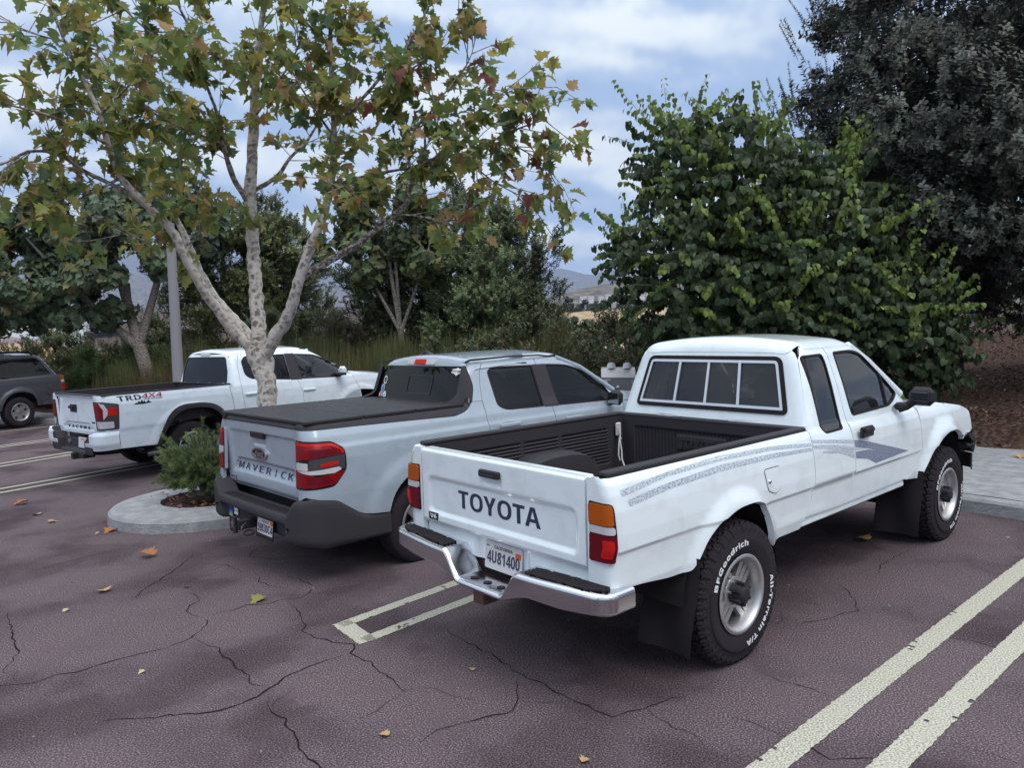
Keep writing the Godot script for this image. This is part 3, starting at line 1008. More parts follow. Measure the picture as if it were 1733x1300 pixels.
# tyre: half width w, radius r, rim radius q; lugs > 0 cuts an off-road tread
func tyre_mesh(w: float, r: float, q: float, lugs: int, loaded: float, seg: int) -> MB:
	var mb := MB.new()
	var side := r - q
	var prof := [[-0.70, q - 0.008], [-0.86, q + 0.004], [-0.97, q + side * 0.22], [-1.03, q + side * 0.46], [-1.0, q + side * 0.66], [-0.93, q + side * 0.82], [-0.82, q + side * 0.945], [-0.66, r - 0.005], [-0.34, r - 0.001], [0.0, r]]
	var P := []
	for p in prof: P.append(Vector2(p[0] * w, p[1]))
	for i in range(prof.size() - 2, -1, -1): P.append(Vector2(-prof[i][0] * w, prof[i][1]))
	var c := Curve2D.new()
	for i in P.size():
		var t: Vector2 = (P[mini(i + 1, P.size() - 1)] - P[maxi(i - 1, 0)]) / 6.0
		c.add_point(P[i], -t, t)
	var L := c.get_baked_length()
	var nv := 60 if lugs > 0 else 30
	var f := func(a: float, s: float) -> Vector3:
		var b := c.sample_baked(s * L)
		var ax := b.x / w
		var rr := b.y
		var cut := 0.0
		if lugs > 0 and rr > q + side * 0.60:
			var aa := absf(ax)
			var sg := signf(ax)
			var zig := 0.05 * (1.0 if fposmod(a * lugs / TAU, 1.0) < 0.5 else -1.0)
			var ph := fposmod(a * lugs / TAU + (0.5 if sg > 0 else 0.0) + aa * 0.55, 1.0)
			if aa > 0.74:
				var deep := 1.0 if fposmod(floor(a * lugs / TAU + (0.5 if sg > 0 else 0.0) + aa * 0.55), 2.0) < 1.0 else 0.6
				cut = (1.0 if ph > 0.70 else 0.0) * deep * smoothstep(q + side * 0.60, q + side * 0.70, rr)
				cut = maxf(cut, 0.35 if ph > 0.30 and ph < 0.36 else 0.0)
				if rr < q + side * 0.74 + side * 0.06 * (1.0 if ph < 0.35 else 0.0): cut = 1.0 if rr < q + side * 0.70 else 0.9
			else:
				if absf(aa - 0.66 + zig) < 0.055 or absf(aa - 0.26 - zig) < 0.05 : cut = 1.0
				var ph2 := fposmod(a * lugs / TAU + ax * 1.3, 1.0)
				if ph2 > 0.80: cut = 1.0
				elif fposmod(ph2 * 5.0, 1.0) < 0.12: cut = maxf(cut, 0.35)
		elif lugs < 0 and rr > r - 0.012:
			var aa2 := absf(ax)
			if absf(aa2 - 0.22) < 0.05 or absf(aa2 - 0.6) < 0.04: cut = 0.8
			elif fposmod(a * 70.0 / TAU + ax, 1.0) < 0.22: cut = 0.45
		var nrm := Vector2(0.25 * ax, 1.0).normalized()
		b -= nrm * cut * (0.012 if lugs > 0 else 0.006)
		var y := b.y * cos(a)
		var z := b.y * sin(a)
		var flat := -(loaded)
		if y < flat:
			b.x *= 1.0 + (flat - y) * 1.2
			y = flat + (y - flat) * 0.05
		return Vector3(b.x, y, z)
	if lugs <= 0:
		surf(mb, f, 0.0, TAU, seg, 0.0, 1.0, nv, 1.0)
		return mb
	# blocks keep hard edges, the sidewall stays smooth
	var pt := []
	for i in seg:
		var row := PackedVector3Array()
		for j in nv + 1: row.append(f.call(TAU * i / seg, j / float(nv)))
		pt.append(row)
	for i in seg:
		var i2 := (i + 1) % seg
		var a := TAU * (i + 0.5) / seg
		for j in nv:
			var qd := [pt[i][j], pt[i2][j], pt[i2][j + 1], pt[i][j + 1]]
			var b := c.sample_baked((j + 0.5) / nv * L)
			if b.y > q_lug(r, side):
				mb.flat(qd[0], qd[1], qd[2], qd[3], Vector3(b.x * 4.0, cos(a), sin(a)))
			else:
				var nn := []
				for e in [[i, j], [i2, j], [i2, j + 1], [i, j + 1]]:
					var du: Vector3 = pt[(e[0] + 1) % seg][e[1]] - pt[(e[0] + seg - 1) % seg][e[1]]
					var dv: Vector3 = pt[e[0]][mini(e[1] + 1, nv)] - pt[e[0]][maxi(e[1] - 1, 0)]
					nn.append(du.cross(dv).normalized())
				mb.quad(qd[0], qd[1], qd[2], qd[3], nn[0], nn[1], nn[2], nn[3])
	return mb

func q_lug(r: float, side: float) -> float:
	return r - side * 0.36

# text laid round a tyre's sidewall; a0 in degrees clockwise from the top as seen from outside
func ring_text(mb: MB, s: String, h: float, x0: float, rr: float, a0: float, font: Font, fit: float) -> void:
	var place := func(x: float, y: float) -> Array:
		var a := deg_to_rad(a0) + x / rr
		var q := rr + y
		return [Vector3(x0, q * cos(a), -q * sin(a)), Vector3.RIGHT]
	text(mb, s, font, h, place, 0.002, 1.0, 0.0, fit)

func rim_mesh(q: float, w: float, spokes: int, sw: float, style: int) -> Array:
	var lip := MB.new()
	lathe(lip, [Vector2(-w, q + 0.01), Vector2(-w, q - 0.02), Vector2(-w * 0.4, q - 0.045), Vector2(w * 0.55, q - 0.035), Vector2(w * 0.80, q - 0.022), Vector2(w * 0.92, q - 0.016), Vector2(w * 0.99, q - 0.008), Vector2(w, q + 0.002), Vector2(w * 0.96, q + 0.012)], 56)
	var hub := 0.43 * q
	var face := w * 0.52
	# drum behind the spokes
	var drum := MB.new()
	lathe(drum, [Vector2(w * 0.15, 0.001), Vector2(w * 0.15, q - 0.05), Vector2(-w * 0.3, q - 0.05)], 40, Transform3D(), true)
	lathe(lip, [Vector2(face + 0.012, 0.001), Vector2(face + 0.012, hub * 0.92), Vector2(face + 0.002, hub), Vector2(face - 0.03, hub)], 40)
	for k in spokes:
		var a := TAU * (k + 0.5) / spokes
		var b := Basis(Vector3.RIGHT, a)
		var bars := 1 if style == 0 else 3
		for j in bars:
			var off := 0.0 if bars == 1 else (j - 1) * sw * 0.36
			var bw := sw if bars == 1 else sw * 0.26
			for e in [0]:
				var r0 := hub * 0.8
				var r1 := q - 0.028
				var x0 := face + 0.008
				var x1 := face + 0.020 if style == 0 else face + 0.004
				var n := b * Vector3.RIGHT
				var p := [Vector3(x0, r0, off - bw * 0.5), Vector3(x1, r1, off * 1.1 - bw * 0.62), Vector3(x1, r1, off * 1.1 + bw * 0.62), Vector3(x0, r0, off + bw * 0.5)]
				for i in 4: p[i] = b * p[i]
				lip.quad(p[0], p[1], p[2], p[3], n, n, n, n)
				var dpt := b * Vector3(-0.03, 0, 0)
				lip.flat(p[0], p[1], p[1] + dpt, p[0] + dpt, b * Vector3(0, 0, -1))
				lip.flat(p[3], p[2], p[2] + dpt, p[3] + dpt, b * Vector3(0, 0, 1))
		if style == 1:      # a plate joins the three bars, so that the gaps between them read as grooves
			var n2 := b * Vector3.RIGHT
			var p2 := [Vector3(face - 0.004, hub * 0.8, -sw * 0.5), Vector3(face - 0.006, q * 0.66, -sw * 0.52), Vector3(face - 0.006, q * 0.66, sw * 0.52), Vector3(face - 0.004, hub * 0.8, sw * 0.5)]
			for i in 4: p2[i] = b * p2[i]
			lip.quad(p2[0], p2[1], p2[2], p2[3], n2, n2, n2, n2)
	return [lip, drum]

# four wheels of one make; places: [x, u, hub height]
func wheels(car: Node3D, places: Array, w: float, r: float, q: float, lugs: int, loaded: float, spokes: int, sw: float, style: int, rim: Material, cap_mat: Material, letters := "") -> void:
	var ty := tyre_mesh(w, r, q, lugs, loaded, 352 if lugs > 0 else 96).mesh()
	var rm := rim_mesh(q, w, spokes, sw, style)
	var rim_m: ArrayMesh = rm[0].mesh()
	var drum_m: ArrayMesh = rm[1].mesh()
	var cap := MB.new()
	var face := w * 0.52
	if style == 1:
		lathe(cap, [Vector2(face + 0.085, 0.001), Vector2(face + 0.085, 0.030), Vector2(face + 0.075, 0.048), Vector2(face + 0.03, 0.052), Vector2(face + 0.022, 0.064), Vector2(face + 0.01, 0.066)], 24)
		for k in 6:
			var b := Basis(Vector3.RIGHT, TAU * k / 6.0)
			box(cap, b * Vector3(face + 0.045, 0.055, 0), Vector3(0.06, 0.022, 0.022), 0.004, b)
	else:
		lathe(cap, [Vector2(face + 0.03, 0.001), Vector2(face + 0.03, 0.028), Vector2(face + 0.022, 0.036), Vector2(face, 0.038)], 20)
	var nuts := MB.new()
	for k in (6 if style == 1 else 5):
		var a := TAU * k / (6.0 if style == 1 else 5.0) + 0.3
		lathe(nuts, [Vector2(face + 0.028, 0.001), Vector2(face + 0.028, 0.010), Vector2(face, 0.011)], 6, Transform3D(Basis(), Vector3(0, cos(a), sin(a)) * 0.062), true)
	var cm := cap.mesh()
	var nm := nuts.mesh()
	var lm: ArrayMesh
	if letters:
		var t := MB.new()
		var parts := letters.split("|")
		for i in parts.size():
			var d := parts[i].split("@")
			ring_text(t, d[0], float(d[3]), w * float(d[4]), q + (r - q) * 0.40, float(d[1]), bold, float(d[2]))
		lm = t.mesh()
	for p in places:
		var n := Node3D.new()
		n.name = "wheel"
		n.position = V(p[0], p[2], p[1])
		if p[0] < 0.0: n.rotation.y = PI
		car.add_child(n, true)
		for e in [["tyre", ty, M.tyre_rubber], ["rim", rim_m, rim], ["brake_drum", drum_m, M.underside], ["hub_cap", cm, cap_mat], ["wheel_nuts", nm, M.steel]]:
			var o := MeshInstance3D.new()
			o.name = e[0]
			o.mesh = e[1]
			o.material_override = e[2]
			if e[0] == "wheel_nuts": o.set_meta("kind", "stuff")
			n.add_child(o, true)
		if lm:
			var o := MeshInstance3D.new()
			o.name = "raised_lettering"
			o.mesh = lm
			o.material_override = M.white_print
			n.add_child(o, true)

# both sides of a panel made for the right
func pair(car: Node, called: String, mb: MB, m: Material) -> Array:
	return [put(mb, called, m, car), put(mirrored(mb), called, m, car)]

func inside(car: Node3D, floor_y: float, u0: float, u1: float, seats: Array, wheel_at: Vector3, dash_u: float, dash_y: float, hw: float) -> void:
	var f := MB.new()
	box(f, V(0, floor_y, (u0 + u1) * 0.5), Vector3(hw * 2.0, 0.05, u1 - u0))
	box(f, V(0, floor_y + 0.25, u0 + 0.03), Vector3(hw * 2.0, 0.5, 0.05))
	put(f, "cabin_floor", M.underside, car)
	for s in seats:
		var n := Node3D.new()
		n.name = "seat"
		car.add_child(n, true)
		var c := MB.new()
		box(c, V(s[0], s[1], s[2]), Vector3(s[3], 0.16, 0.5), 0.05)
		put(c, "seat_cushion", M.seat_cloth, n)
		var b := MB.new()
		box(b, V(s[0], s[1] + 0.34, s[2] - 0.27), Vector3(s[3], 0.62, 0.16), 0.06, Basis(Vector3.RIGHT, -0.2 * -1.0))
		put(b, "seat_back", M.seat_cloth, n)
		if s[3] < 0.7:
			var h := MB.new()
			box(h, V(s[0], s[1] + 0.74, s[2] - 0.36), Vector3(0.26, 0.17, 0.11), 0.04)
			put(h, "headrest", M.seat_cloth, n)
	var d := MB.new()
	box(d, V(0, dash_y - 0.14, dash_u), Vector3(hw * 1.9, 0.30, 0.42), 0.08)
	put(d, "dashboard", M.dash, car)
	var w := MB.new()
	var ring := []
	var rad := []
	for i in 25:
		var a := TAU * i / 24.0
		ring.append(wheel_at + Basis(Vector3.RIGHT, -0.45) * Vector3(cos(a) * 0.185, sin(a) * 0.185, 0))
		rad.append(0.014)
	tube(w, ring, rad, 6, false)
	box(w, wheel_at, Vector3(0.34, 0.03, 0.02))
	put(w, "steering_wheel", M.black_gloss, car)

func plate(car: Node, x: Transform3D, number: String, frame: Material, old: bool) -> void:
	# number plate 0.305 x 0.152 in the x-y plane of x, facing +z
	var n := Node3D.new()
	n.name = "license_plate"
	n.transform = x
	car.add_child(n, true)
	var b := MB.new()
	slab(b, rrect(-0.152, -0.076, 0.152, 0.076, 0.012), 0.004)
	put(b, "plate_blank", M.plate_white, n)
	var at := func(ox: float, oy: float) -> Callable:
		return func(px: float, py: float) -> Array: return [Vector3(ox + px, oy + py, 0.0045), Vector3(0, 0, 1)]
	var t := MB.new()
	text(t, number, bold, 0.066, at.call(0.0, -0.008), 0.0012, 1.0, 0.0, 0.268)
	put(t, "plate_number", M.blue_print, n)
	var c := MB.new()
	if old:
		text(c, "CALIFORNIA", bold, 0.017, at.call(0.0, 0.048), 0.0006, 1.0, 0.0, 0.15)
	else:
		text(c, "California", serif_font, 0.024, at.call(0.0, 0.048), 0.0006, 1.0, 0.004, 0.13)
	put(c, "state_lettering", M.red_print if not old else M.rust, n)
	var st := MB.new()
	slab(st, rrect(0.098, 0.020, 0.142, 0.048, 0.002) if old else rrect(0.095, 0.03, 0.14, 0.06, 0.002), 0.0012, Transform3D(Basis(), Vector3(0, 0, 0.004)))
	put(st, "year_sticker", M.orange_sticker, n)
	if old:
		var j := MB.new()
		slab(j, rrect(-0.145, 0.034, -0.106, 0.062, 0.002), 0.001, Transform3D(Basis(), Vector3(0, 0, 0.004)))
		put(j, "month_sticker", M.white_print, n)
		var jt := MB.new()
		text(jt, "JUL", bold, 0.017, at.call(-0.1255, 0.048), 0.0016, 1.0, 0.0, 0.030)
		put(jt, "month_lettering", M.blue_print, n)
	if frame:
		var f := MB.new()
		slab(f, rrect(-0.158, -0.094, 0.158, 0.080, 0.012), 0.008, Transform3D(), [rrect(-0.147, -0.058, 0.147, 0.068, 0.006)])
		put(f, "plate_frame", frame, n)

func pane_in(owner: Node, called: String, poly: PackedVector2Array, f: Callable, m: Material, q: int, seal := 0.014, sink := 0.006) -> void:
	var g := MB.new()
	panel(g, poly, lifted(f, -sink), 0.09, 0.09, 0.0)
	var o := put(g if q > 0 else mirrored(g), called, m, owner)
	if seal > 0.0:
		var s := MB.new()
		panel(s, poly, lifted(f, 0.0015), 0.06, 0.06, 0.012, [grow(poly, -seal)])
		put(s if q > 0 else mirrored(s), "window_seal", M.rubber, o)

# letters set one by one at an even pitch, each as wide as given
func spaced(mb: MB, s: String, font: Font, h: float, f: Callable, u0: float, u1: float, v: float, wide: float, thick: float, lift := 0.0008, rise := 0.0) -> void:
	for i in s.length():
		var t := i / float(s.length() - 1)
		text(mb, s[i], font, h, on(f, lerpf(u0, u1, t), v + rise * t, Vector2(1, 0), Vector2(0, 1), 1.0, lift), thick, 1.0, 0.0, wide * (0.32 if s[i] == "I" else 1.15 if s[i] == "M" else 1.0))

# a bumper that wraps the tail: plan, top and bottom run along t
func wrap_bumper(mb: MB, plan: Callable, top: Callable, bot: Callable, t1: float, nt: int, round_: float, inner: Callable) -> void:
	var f := func(t: float, w: float) -> Vector3:
		var p: Vector2 = plan.call(t)
		var y0: float = bot.call(t)
		var y1: float = top.call(t)
		var e := 0.004
		var d: Vector2 = (plan.call(t + e) - plan.call(t - e)).normalized()
		var o := Vector2(-d.y, d.x)          # inwards, to the body
		var k := 0.0
		var y := lerpf(y0, y1, w)
		if w > 0.8:
			var a := (w - 0.8) / 0.2
			k = round_ * (1.0 - cos(a * PI * 0.5))
			y = lerpf(lerpf(y0, y1, 0.8), y1, sin(a * PI * 0.5))
		elif w < 0.15:
			k = round_ * pow(1.0 - w / 0.15, 2.0)
		var q := p + o * k
		return V(q.x, y, q.y + (inner.call(p.x, y) if inner else 0.0))
	surf(mb, f, -t1, t1, nt, 0.0, 1.0, 16, 1.0)
	surf(mb, func(t: float, w: float) -> Vector3:
		var p: Vector3 = f.call(t, 1.0)
		return Vector3(p.x * lerpf(1.0, 0.93, w), p.y - 0.001 * w, lerpf(p.z, minf(p.z, -0.07), w)), -t1, t1, nt, 0.0, 1.0, 3, -1.0)

# ---- the white pickup nearest the camera ----
func near_pickup() -> void:
	var car := thing("pickup_truck", "old white extended cab pickup with chrome step bumper, open bed and grey side stripes", "pickup truck", parked(-0.0804, 0.0, -3.7957, 48.924, 2.0))
	var W: Material = M.white_paint
	var widths := [[0.50, 0.775], [0.57, 0.803], [0.64, 0.818], [0.795, 0.826], [0.810, 0.828], [0.825, 0.839], [0.90, 0.837], [1.0, 0.828], [1.08, 0.812], [1.12, 0.798], [1.155, 0.772], [1.19, 0.764], [1.40, 0.712], [1.68, 0.630]]
	var flare := func(u: float, y: float) -> float:
		var a := Vector2((u - 0.985) / 0.40, (y - 0.38) / 0.475).length()
		var b := Vector2((u - 4.00) / 0.46, (y - 0.38) / 0.53).length()
		return 0.034 * smoothstep(1.26, 1.0, a) + 0.036 * smoothstep(1.24, 1.0, b)
	var bed := Bed.new()
	bed.width = widths
	bed.flare = flare
	bed.xin = 0.675
	var sh := Shell.new()
	sh.width = widths
	sh.flare = flare
	sh.top = 1.735
	sh.crown = 0.13
	sh.fall = 0.022
	sh.mid = 2.5
	sh.rear = [1.15, 1.915, 0.22]
	sh.wind = [1.25, 3.40, 1.35]
	sh.soft = 0.10
	sh.belt = 1.165
	# bed side
	var arch := [[1.365, 0.555], [1.345, 0.68, 0.05], [1.29, 0.80, 0.10], [1.20, 0.850, 0.06], [1.08, 0.862, 0.05], [0.95, 0.857, 0.05], [0.81, 0.815, 0.06], [0.70, 0.745, 0.05], [0.63, 0.655, 0.05], [0.585, 0.60, 0.02]]
	var out := [[-0.1335, 1.150], [1.877, 1.152], [1.86, 1.12, 0.01], [1.846, 1.05, 0.05], [1.850, 0.90, 0.06], [1.815, 0.71, 0.08], [1.715, 0.575], [1.47, 0.575], [1.44, 0.565, 0.01]] + arch + [[0.44, 0.600, 0.05], [0.22, 0.628, 0.05], [0.02, 0.642], [-0.1335, 0.642]]
	var s := MB.new()
	panel(s, rp(out), bed.at, 0.045, 0.015, 0.035)
	var sides := pair(car, "bed_side", s, W)
	# fuel door, screw cap lock
	var fd := MB.new()
	panel(fd, rp([[1.275, 1.005, 0.02], [1.435, 1.005, 0.02], [1.455, 0.895, 0.03], [1.385, 0.855, 0.03], [1.305, 0.885, 0.02]]), lifted(bed.at, 0.0035), 0.04, 0.04, 0.0)
	band(fd, rp([[1.275, 1.005, 0.02], [1.435, 1.005, 0.02], [1.455, 0.895, 0.03], [1.385, 0.855, 0.03], [1.305, 0.885, 0.02]]), func(p: Vector2) -> Array: return [bed.at(p.x, p.y) + Vector3(0.0035, 0, 0), Vector3.RIGHT], 0.04, 0.006, false)
	put(fd, "fuel_door", W, sides[0])
	var fg := MB.new()
	panel(fg, grow(rp([[1.275, 1.005, 0.02], [1.435, 1.005, 0.02], [1.455, 0.895, 0.03], [1.385, 0.855, 0.03], [1.305, 0.885, 0.02]]), 0.004), lifted(bed.at, 0.0012), 0.04, 0.04, 0.0)
	put(fg, "fuel_door_gap", M.underside, sides[0])
	var fk := MB.new()
	lathe(fk, [Vector2(0.012, 0.001), Vector2(0.012, 0.010), Vector2(0, 0.012)], 12, Transform3D(Basis(), bed.at(1.315, 0.935)))
	put(fk, "fuel_door_lock", M.chrome, sides[0])
	# striping: two speckled bands, thickening forward
	var sm := mat("speckled_stripe", 1, 1, 1, 0.4)
	sm.albedo_texture = tex(81, 0.045, 512, [[0.0, 0.22, 0.25, 0.30], [0.40, 0.34, 0.38, 0.43], [0.56, 0.60, 0.66, 0.70], [1.0, 0.68, 0.74, 0.78]], 2, FastNoiseLite.TYPE_SIMPLEX)
	triplanar(sm, 0.35)
	var dm := mat("solid_stripe", 1, 1, 1, 0.4)
	dm.albedo_texture = tex(82, 0.045, 512, [[0.0, 0.10, 0.12, 0.19], [0.55, 0.17, 0.20, 0.28], [0.68, 0.30, 0.34, 0.42], [1.0, 0.45, 0.5, 0.58]], 2, FastNoiseLite.TYPE_SIMPLEX)
	triplanar(dm, 0.35)
	for b in [[[0.075, 1.092], [0.43, 1.123], [0.87, 1.136], [1.39, 1.122], [1.84, 1.084], [1.84, 1.066], [1.39, 1.099], [0.87, 1.112], [0.43, 1.101], [0.085, 1.064]], [[0.115, 1.044], [0.43, 1.073], [0.87, 1.092], [1.39, 1.082], [1.84, 1.055], [1.84, 1.037], [1.39, 1.056], [0.87, 1.061], [0.43, 1.042], [0.125, 1.014]]]:
		var t := MB.new()
		panel(t, rp(b), lifted(bed.at, 0.0012), 0.05, 0.03, 0.0)
		put(t, "stripe", sm, sides[0])
	# tail lamps
	for q in [1, -1]:
		var lamp := Node3D.new()
		lamp.name = "tail_lamp"
		car.add_child(lamp, true)
		var bez := MB.new()
		var shape := rp([[-0.118, 1.045, 0.012], [0.022, 1.040, 0.02], [0.028, 0.775, 0.025], [-0.118, 0.765, 0.012]])
		panel(bez, shape, lifted(bed.at, 0.004), 0.02, 0.05, 0.004)
		put(bez if q > 0 else mirrored(bez), "lamp_bezel", M.black_gloss, lamp)
		for l in [["amber_lens", -0.112, 0.943, 0.015, 1.036, M.amber_lens, 0.016], ["clear_lens", -0.112, 0.903, 0.018, 0.938, M.clear_lens, 0.014], ["red_lens", -0.112, 0.772, 0.022, 0.898, M.dark_red_lens, 0.015], ["reflector", -0.035, 0.795, 0.012, 0.878, M.bright_red_lens, 0.018]]:
			var k := MB.new()
			panel(k, rrect(l[1], l[2], l[3], l[4], 0.012), lifted(bed.at, l[6]), 0.015, 0.03, 0.012)
			put(k if q > 0 else mirrored(k), l[0], l[5], lamp)
	# tailgate: pressed recess, dish under the handle
	var gate := func(x: float, y: float) -> Vector3:
		var d := Vector2(absf(x) - 0.565, absf(y - 0.878) - 0.066)
		var sd := Vector2(maxf(d.x, 0), maxf(d.y, 0)).length() + minf(maxf(d.x, d.y), 0.0) - 0.038
		var e := Vector2(absf(x + 0.02) - 0.06, absf(y - 1.035) - 0.016)
		var se := Vector2(maxf(e.x, 0), maxf(e.y, 0)).length() + minf(maxf(e.x, e.y), 0.0) - 0.014
		return V(x, y, 0.017 * smoothstep(0.016, -0.016, sd) + 0.012 * smoothstep(0.008, -0.008, se) + 0.02 * pow(smoothstep(1.125, 1.152, y), 2.0) + 0.010 * pow(smoothstep(0.735, 0.713, y), 2.0))
	var g := MB.new()
	panel(g, rrect(-0.662, 0.713, 0.662, 1.151, 0.008), gate, 0.02, 0.012, 0.03)
	box(g, V(0, 1.136, 0.045), Vector3(1.32, 0.028, 0.06), 0.008)
	var gt := put(g, "tailgate", W, car)
	var gi := MB.new()
	box(gi, V(0, 0.93, 0.058), Vector3(1.318, 0.40, 0.02), 0.006)
	put(gi, "tailgate_liner", M.bed_liner, gt)
	var tx := MB.new()
	text(tx, "TOYOTA", bold, 0.102, on(gate, 0.003, 0.888, Vector2(1, 0), Vector2(0, 1), 1.0, 0.0005), 0.0012, 1.0, 0.0, 0.675, 0.0)
	put(tx, "tailgate_lettering", M.blue_print, gt)
	var hd := MB.new()
	box(hd, V(-0.02, 1.072, -0.010), Vector3(0.165, 0.040, 0.03), 0.008)
	box(hd, V(-0.02, 1.064, -0.024), Vector3(0.11, 0.016, 0.012), 0.004)
	put(hd, "gate_handle", M.black_plastic, gt)
	var vb := MB.new()
	slab(vb, rrect(-0.046, -0.021, 0.046, 0.021, 0.005), 0.004, Transform3D(Basis(), V(-0.565, 0.752, 0.002)))
	var badge := put(vb, "engine_badge", M.black_gloss, gt)
	var vt := MB.new()
	text(vt, "V6", bold, 0.026, func(x: float, y: float) -> Array: return [Vector3(-0.565 + x, 0.752 + y, 0.0025), Vector3(0, 0, 1)], 0.001, 1.0, 0.0, 0.062)
	put(vt, "badge_lettering", M.white_print, badge)
	# sill under the gate, plate, hitch bar
	var sl := MB.new()
	var sill := func(x: float, y: float) -> Vector3: return V(x, y, 0.035 + 0.03 * smoothstep(0.24, 0.19, absf(x)))
	panel(sl, rp([[-0.668, 0.72], [0.668, 0.72], [0.668, 0.640], [0.30, 0.628, 0.03], [0.22, 0.565, 0.03], [-0.22, 0.565, 0.03], [-0.30, 0.628, 0.03], [-0.668, 0.640]]), sill, 0.03, 0.03, 0.03)
	put(sl, "rear_sill", W, car)
	plate(car, Transform3D(Basis(Vector3.RIGHT, -0.10), V(0.0, 0.605, 0.055)), "4U81400", null, true)
	var hb := MB.new()
	tube(hb, [V(-0.45, 0.53, 0.11), V(0.45, 0.53, 0.11)], [0.035, 0.035], 10)
	box(hb, V(0.0, 0.44, 0.02), Vector3(0.09, 0.07, 0.3), 0.006)
	put(hb, "hitch_bar", M.rust, car)
	near_bumper(car)
	near_liner(car)
	# cab
	var rl := func(y: float) -> float: return sh.rear[1] + sh.rear[2] * (y - 1.15)
	var q_out := [[1.884, 1.152], [rl.call(1.2) + 0.02, 1.20], [rl.call(1.4) + 0.02, 1.40], [rl.call(1.58) + 0.022, 1.58], [rl.call(1.66) + 0.06, 1.658], [2.350, 1.668], [2.372, 1.60], [2.390, 1.35], [2.396, 1.15], [2.394, 0.84], [2.33, 0.71, 0.05], [2.245, 0.625], [1.742, 0.640], [1.82, 0.71, 0.06], [1.857, 0.90, 0.06], [1.854, 1.05, 0.05], [1.868, 1.12]]
	var win1 := rp([[2.040, 1.605, 0.035], [2.300, 1.608, 0.025], [2.322, 1.55, 0.04], [2.318, 1.115, 0.05], [2.035, 1.112, 0.05]])
	var c := MB.new()
	panel(c, rp(q_out), sh.side, 0.05, 0.030, 0.025, [win1])
	pair(car, "cab_quarter", c, W)
	var e1 := MB.new()
	panel(e1, win1, lifted(sh.side, -0.006), 0.06, 0.06, 0.0)
	var qw := pair(car, "quarter_window", e1, M.tinted_glass)
	var e2 := MB.new()
	panel(e2, win1, lifted(sh.side, 0.001), 0.05, 0.05, 0.012, [grow(win1, -0.014)])
	put(e2, "window_seal", M.rubber, qw[0]); put(mirrored(e2), "window_seal", M.rubber, qw[1])
	# door
	var d_out := [[2.356, 1.668], [2.60, 1.672], [2.78, 1.655, 0.02], [2.93, 1.595, 0.05], [3.12, 1.455, 0.05], [3.315, 1.285, 0.03], [3.48, 1.175, 0.03], [3.522, 1.05, 0.06], [3.515, 0.84], [3.45, 0.70, 0.08], [3.26, 0.635, 0.03], [2.253, 0.628], [2.338, 0.71, 0.05], [2.400, 0.84], [2.402, 1.15], [2.396, 1.35], [2.378, 1.60]]
	var win2 := rp([[2.452, 1.612, 0.03], [2.74, 1.615, 0.06], [2.90, 1.575, 0.06], [3.08, 1.445, 0.04], [3.275, 1.272, 0.03], [3.19, 1.222, 0.03], [3.09, 1.190, 0.04], [2.49, 1.178, 0.04]])
	var d := MB.new()
	panel(d, rp(d_out), sh.side, 0.08, 0.015, 0.025, [win2])
	var doors := pair(car, "door", d, W)
	var dg := MB.new()
	panel(dg, win2, lifted(sh.side, -0.008), 0.06, 0.06, 0.0)
	var ds := MB.new()
	panel(ds, win2, lifted(sh.side, 0.002), 0.05, 0.05, 0.012, [grow(win2, -0.016)])
	panel(ds, rp([[3.055, 1.20], [3.075, 1.20], [3.085, 1.44], [3.065, 1.45]]), lifted(sh.side, 0.002), 0.05, 0.05, 0.01)
	var dh := MB.new()
	box(dh, V(0.845, 1.075, 2.545), Vector3(0.03, 0.075, 0.165), 0.010)
	var dk := MB.new()
	box(dk, V(0.862, 1.088, 2.545), Vector3(0.02, 0.028, 0.135), 0.007)
	for i in 2:
		put(dg if i == 0 else mirrored(dg), "door_glass", M.tinted_glass, doors[i])
		put(ds if i == 0 else mirrored(ds), "window_seal", M.rubber, doors[i])
		var hh := put(dh if i == 0 else mirrored(dh), "door_handle", M.black_gloss, doors[i])
		put(dk if i == 0 else mirrored(dk), "handle_pull", M.black_plastic, hh)
	for b in [[sm, [[1.862, 1.100], [2.10, 1.073], [2.386, 1.036], [2.386, 1.012], [2.10, 1.052], [1.862, 1.082]], 0], [sm, [[1.862, 1.068], [2.12, 1.038], [2.386, 0.992], [2.386, 0.968], [2.12, 1.012], [1.862, 1.048]], 0], [sm, [[1.96, 1.018], [2.16, 1.010], [2.386, 0.962], [2.386, 0.915], [2.20, 0.975], [1.97, 1.008]], 0],
		[dm, [[2.406, 1.034], [2.62, 0.995], [3.26, 0.850], [2.70, 0.838], [2.58, 0.885], [2.406, 0.912], [2.406, 0.955], [2.60, 0.945], [2.70, 0.925], [2.60, 0.952], [2.406, 0.985]], 1], [sm, [[2.406, 0.978], [2.56, 0.952], [2.406, 0.966]], 1]]:
		var t := MB.new()
		panel(t, rp(b[1]), lifted(sh.side, 0.0012), 0.05, 0.03, 0.0)
		put(t, "stripe", b[0], doors[0] if b[2] else car.get_node("cab_quarter"))
	# mirror on its stalk
	for q in [1, -1]:
		var mr := Node3D.new()
		mr.name = "door_mirror"
		car.add_child(mr, true)
		var a := MB.new()
		box(a, V(0.955 * q, 1.262, 3.19), Vector3(0.195, 0.135, 0.095), 0.046, Basis(Vector3.UP, -0.18 * q))
		put(a, "mirror_shell", M.black_plastic, mr)
		var b := MB.new()
		box(b, V(0.825 * q, 1.185, 3.17), Vector3(0.10, 0.055, 0.10), 0.022)
		tube(b, [V(0.80 * q, 1.17, 3.17), V(0.85 * q, 1.185, 3.18), V(0.90 * q, 1.225, 3.19)], [0.035, 0.03, 0.028], 10)
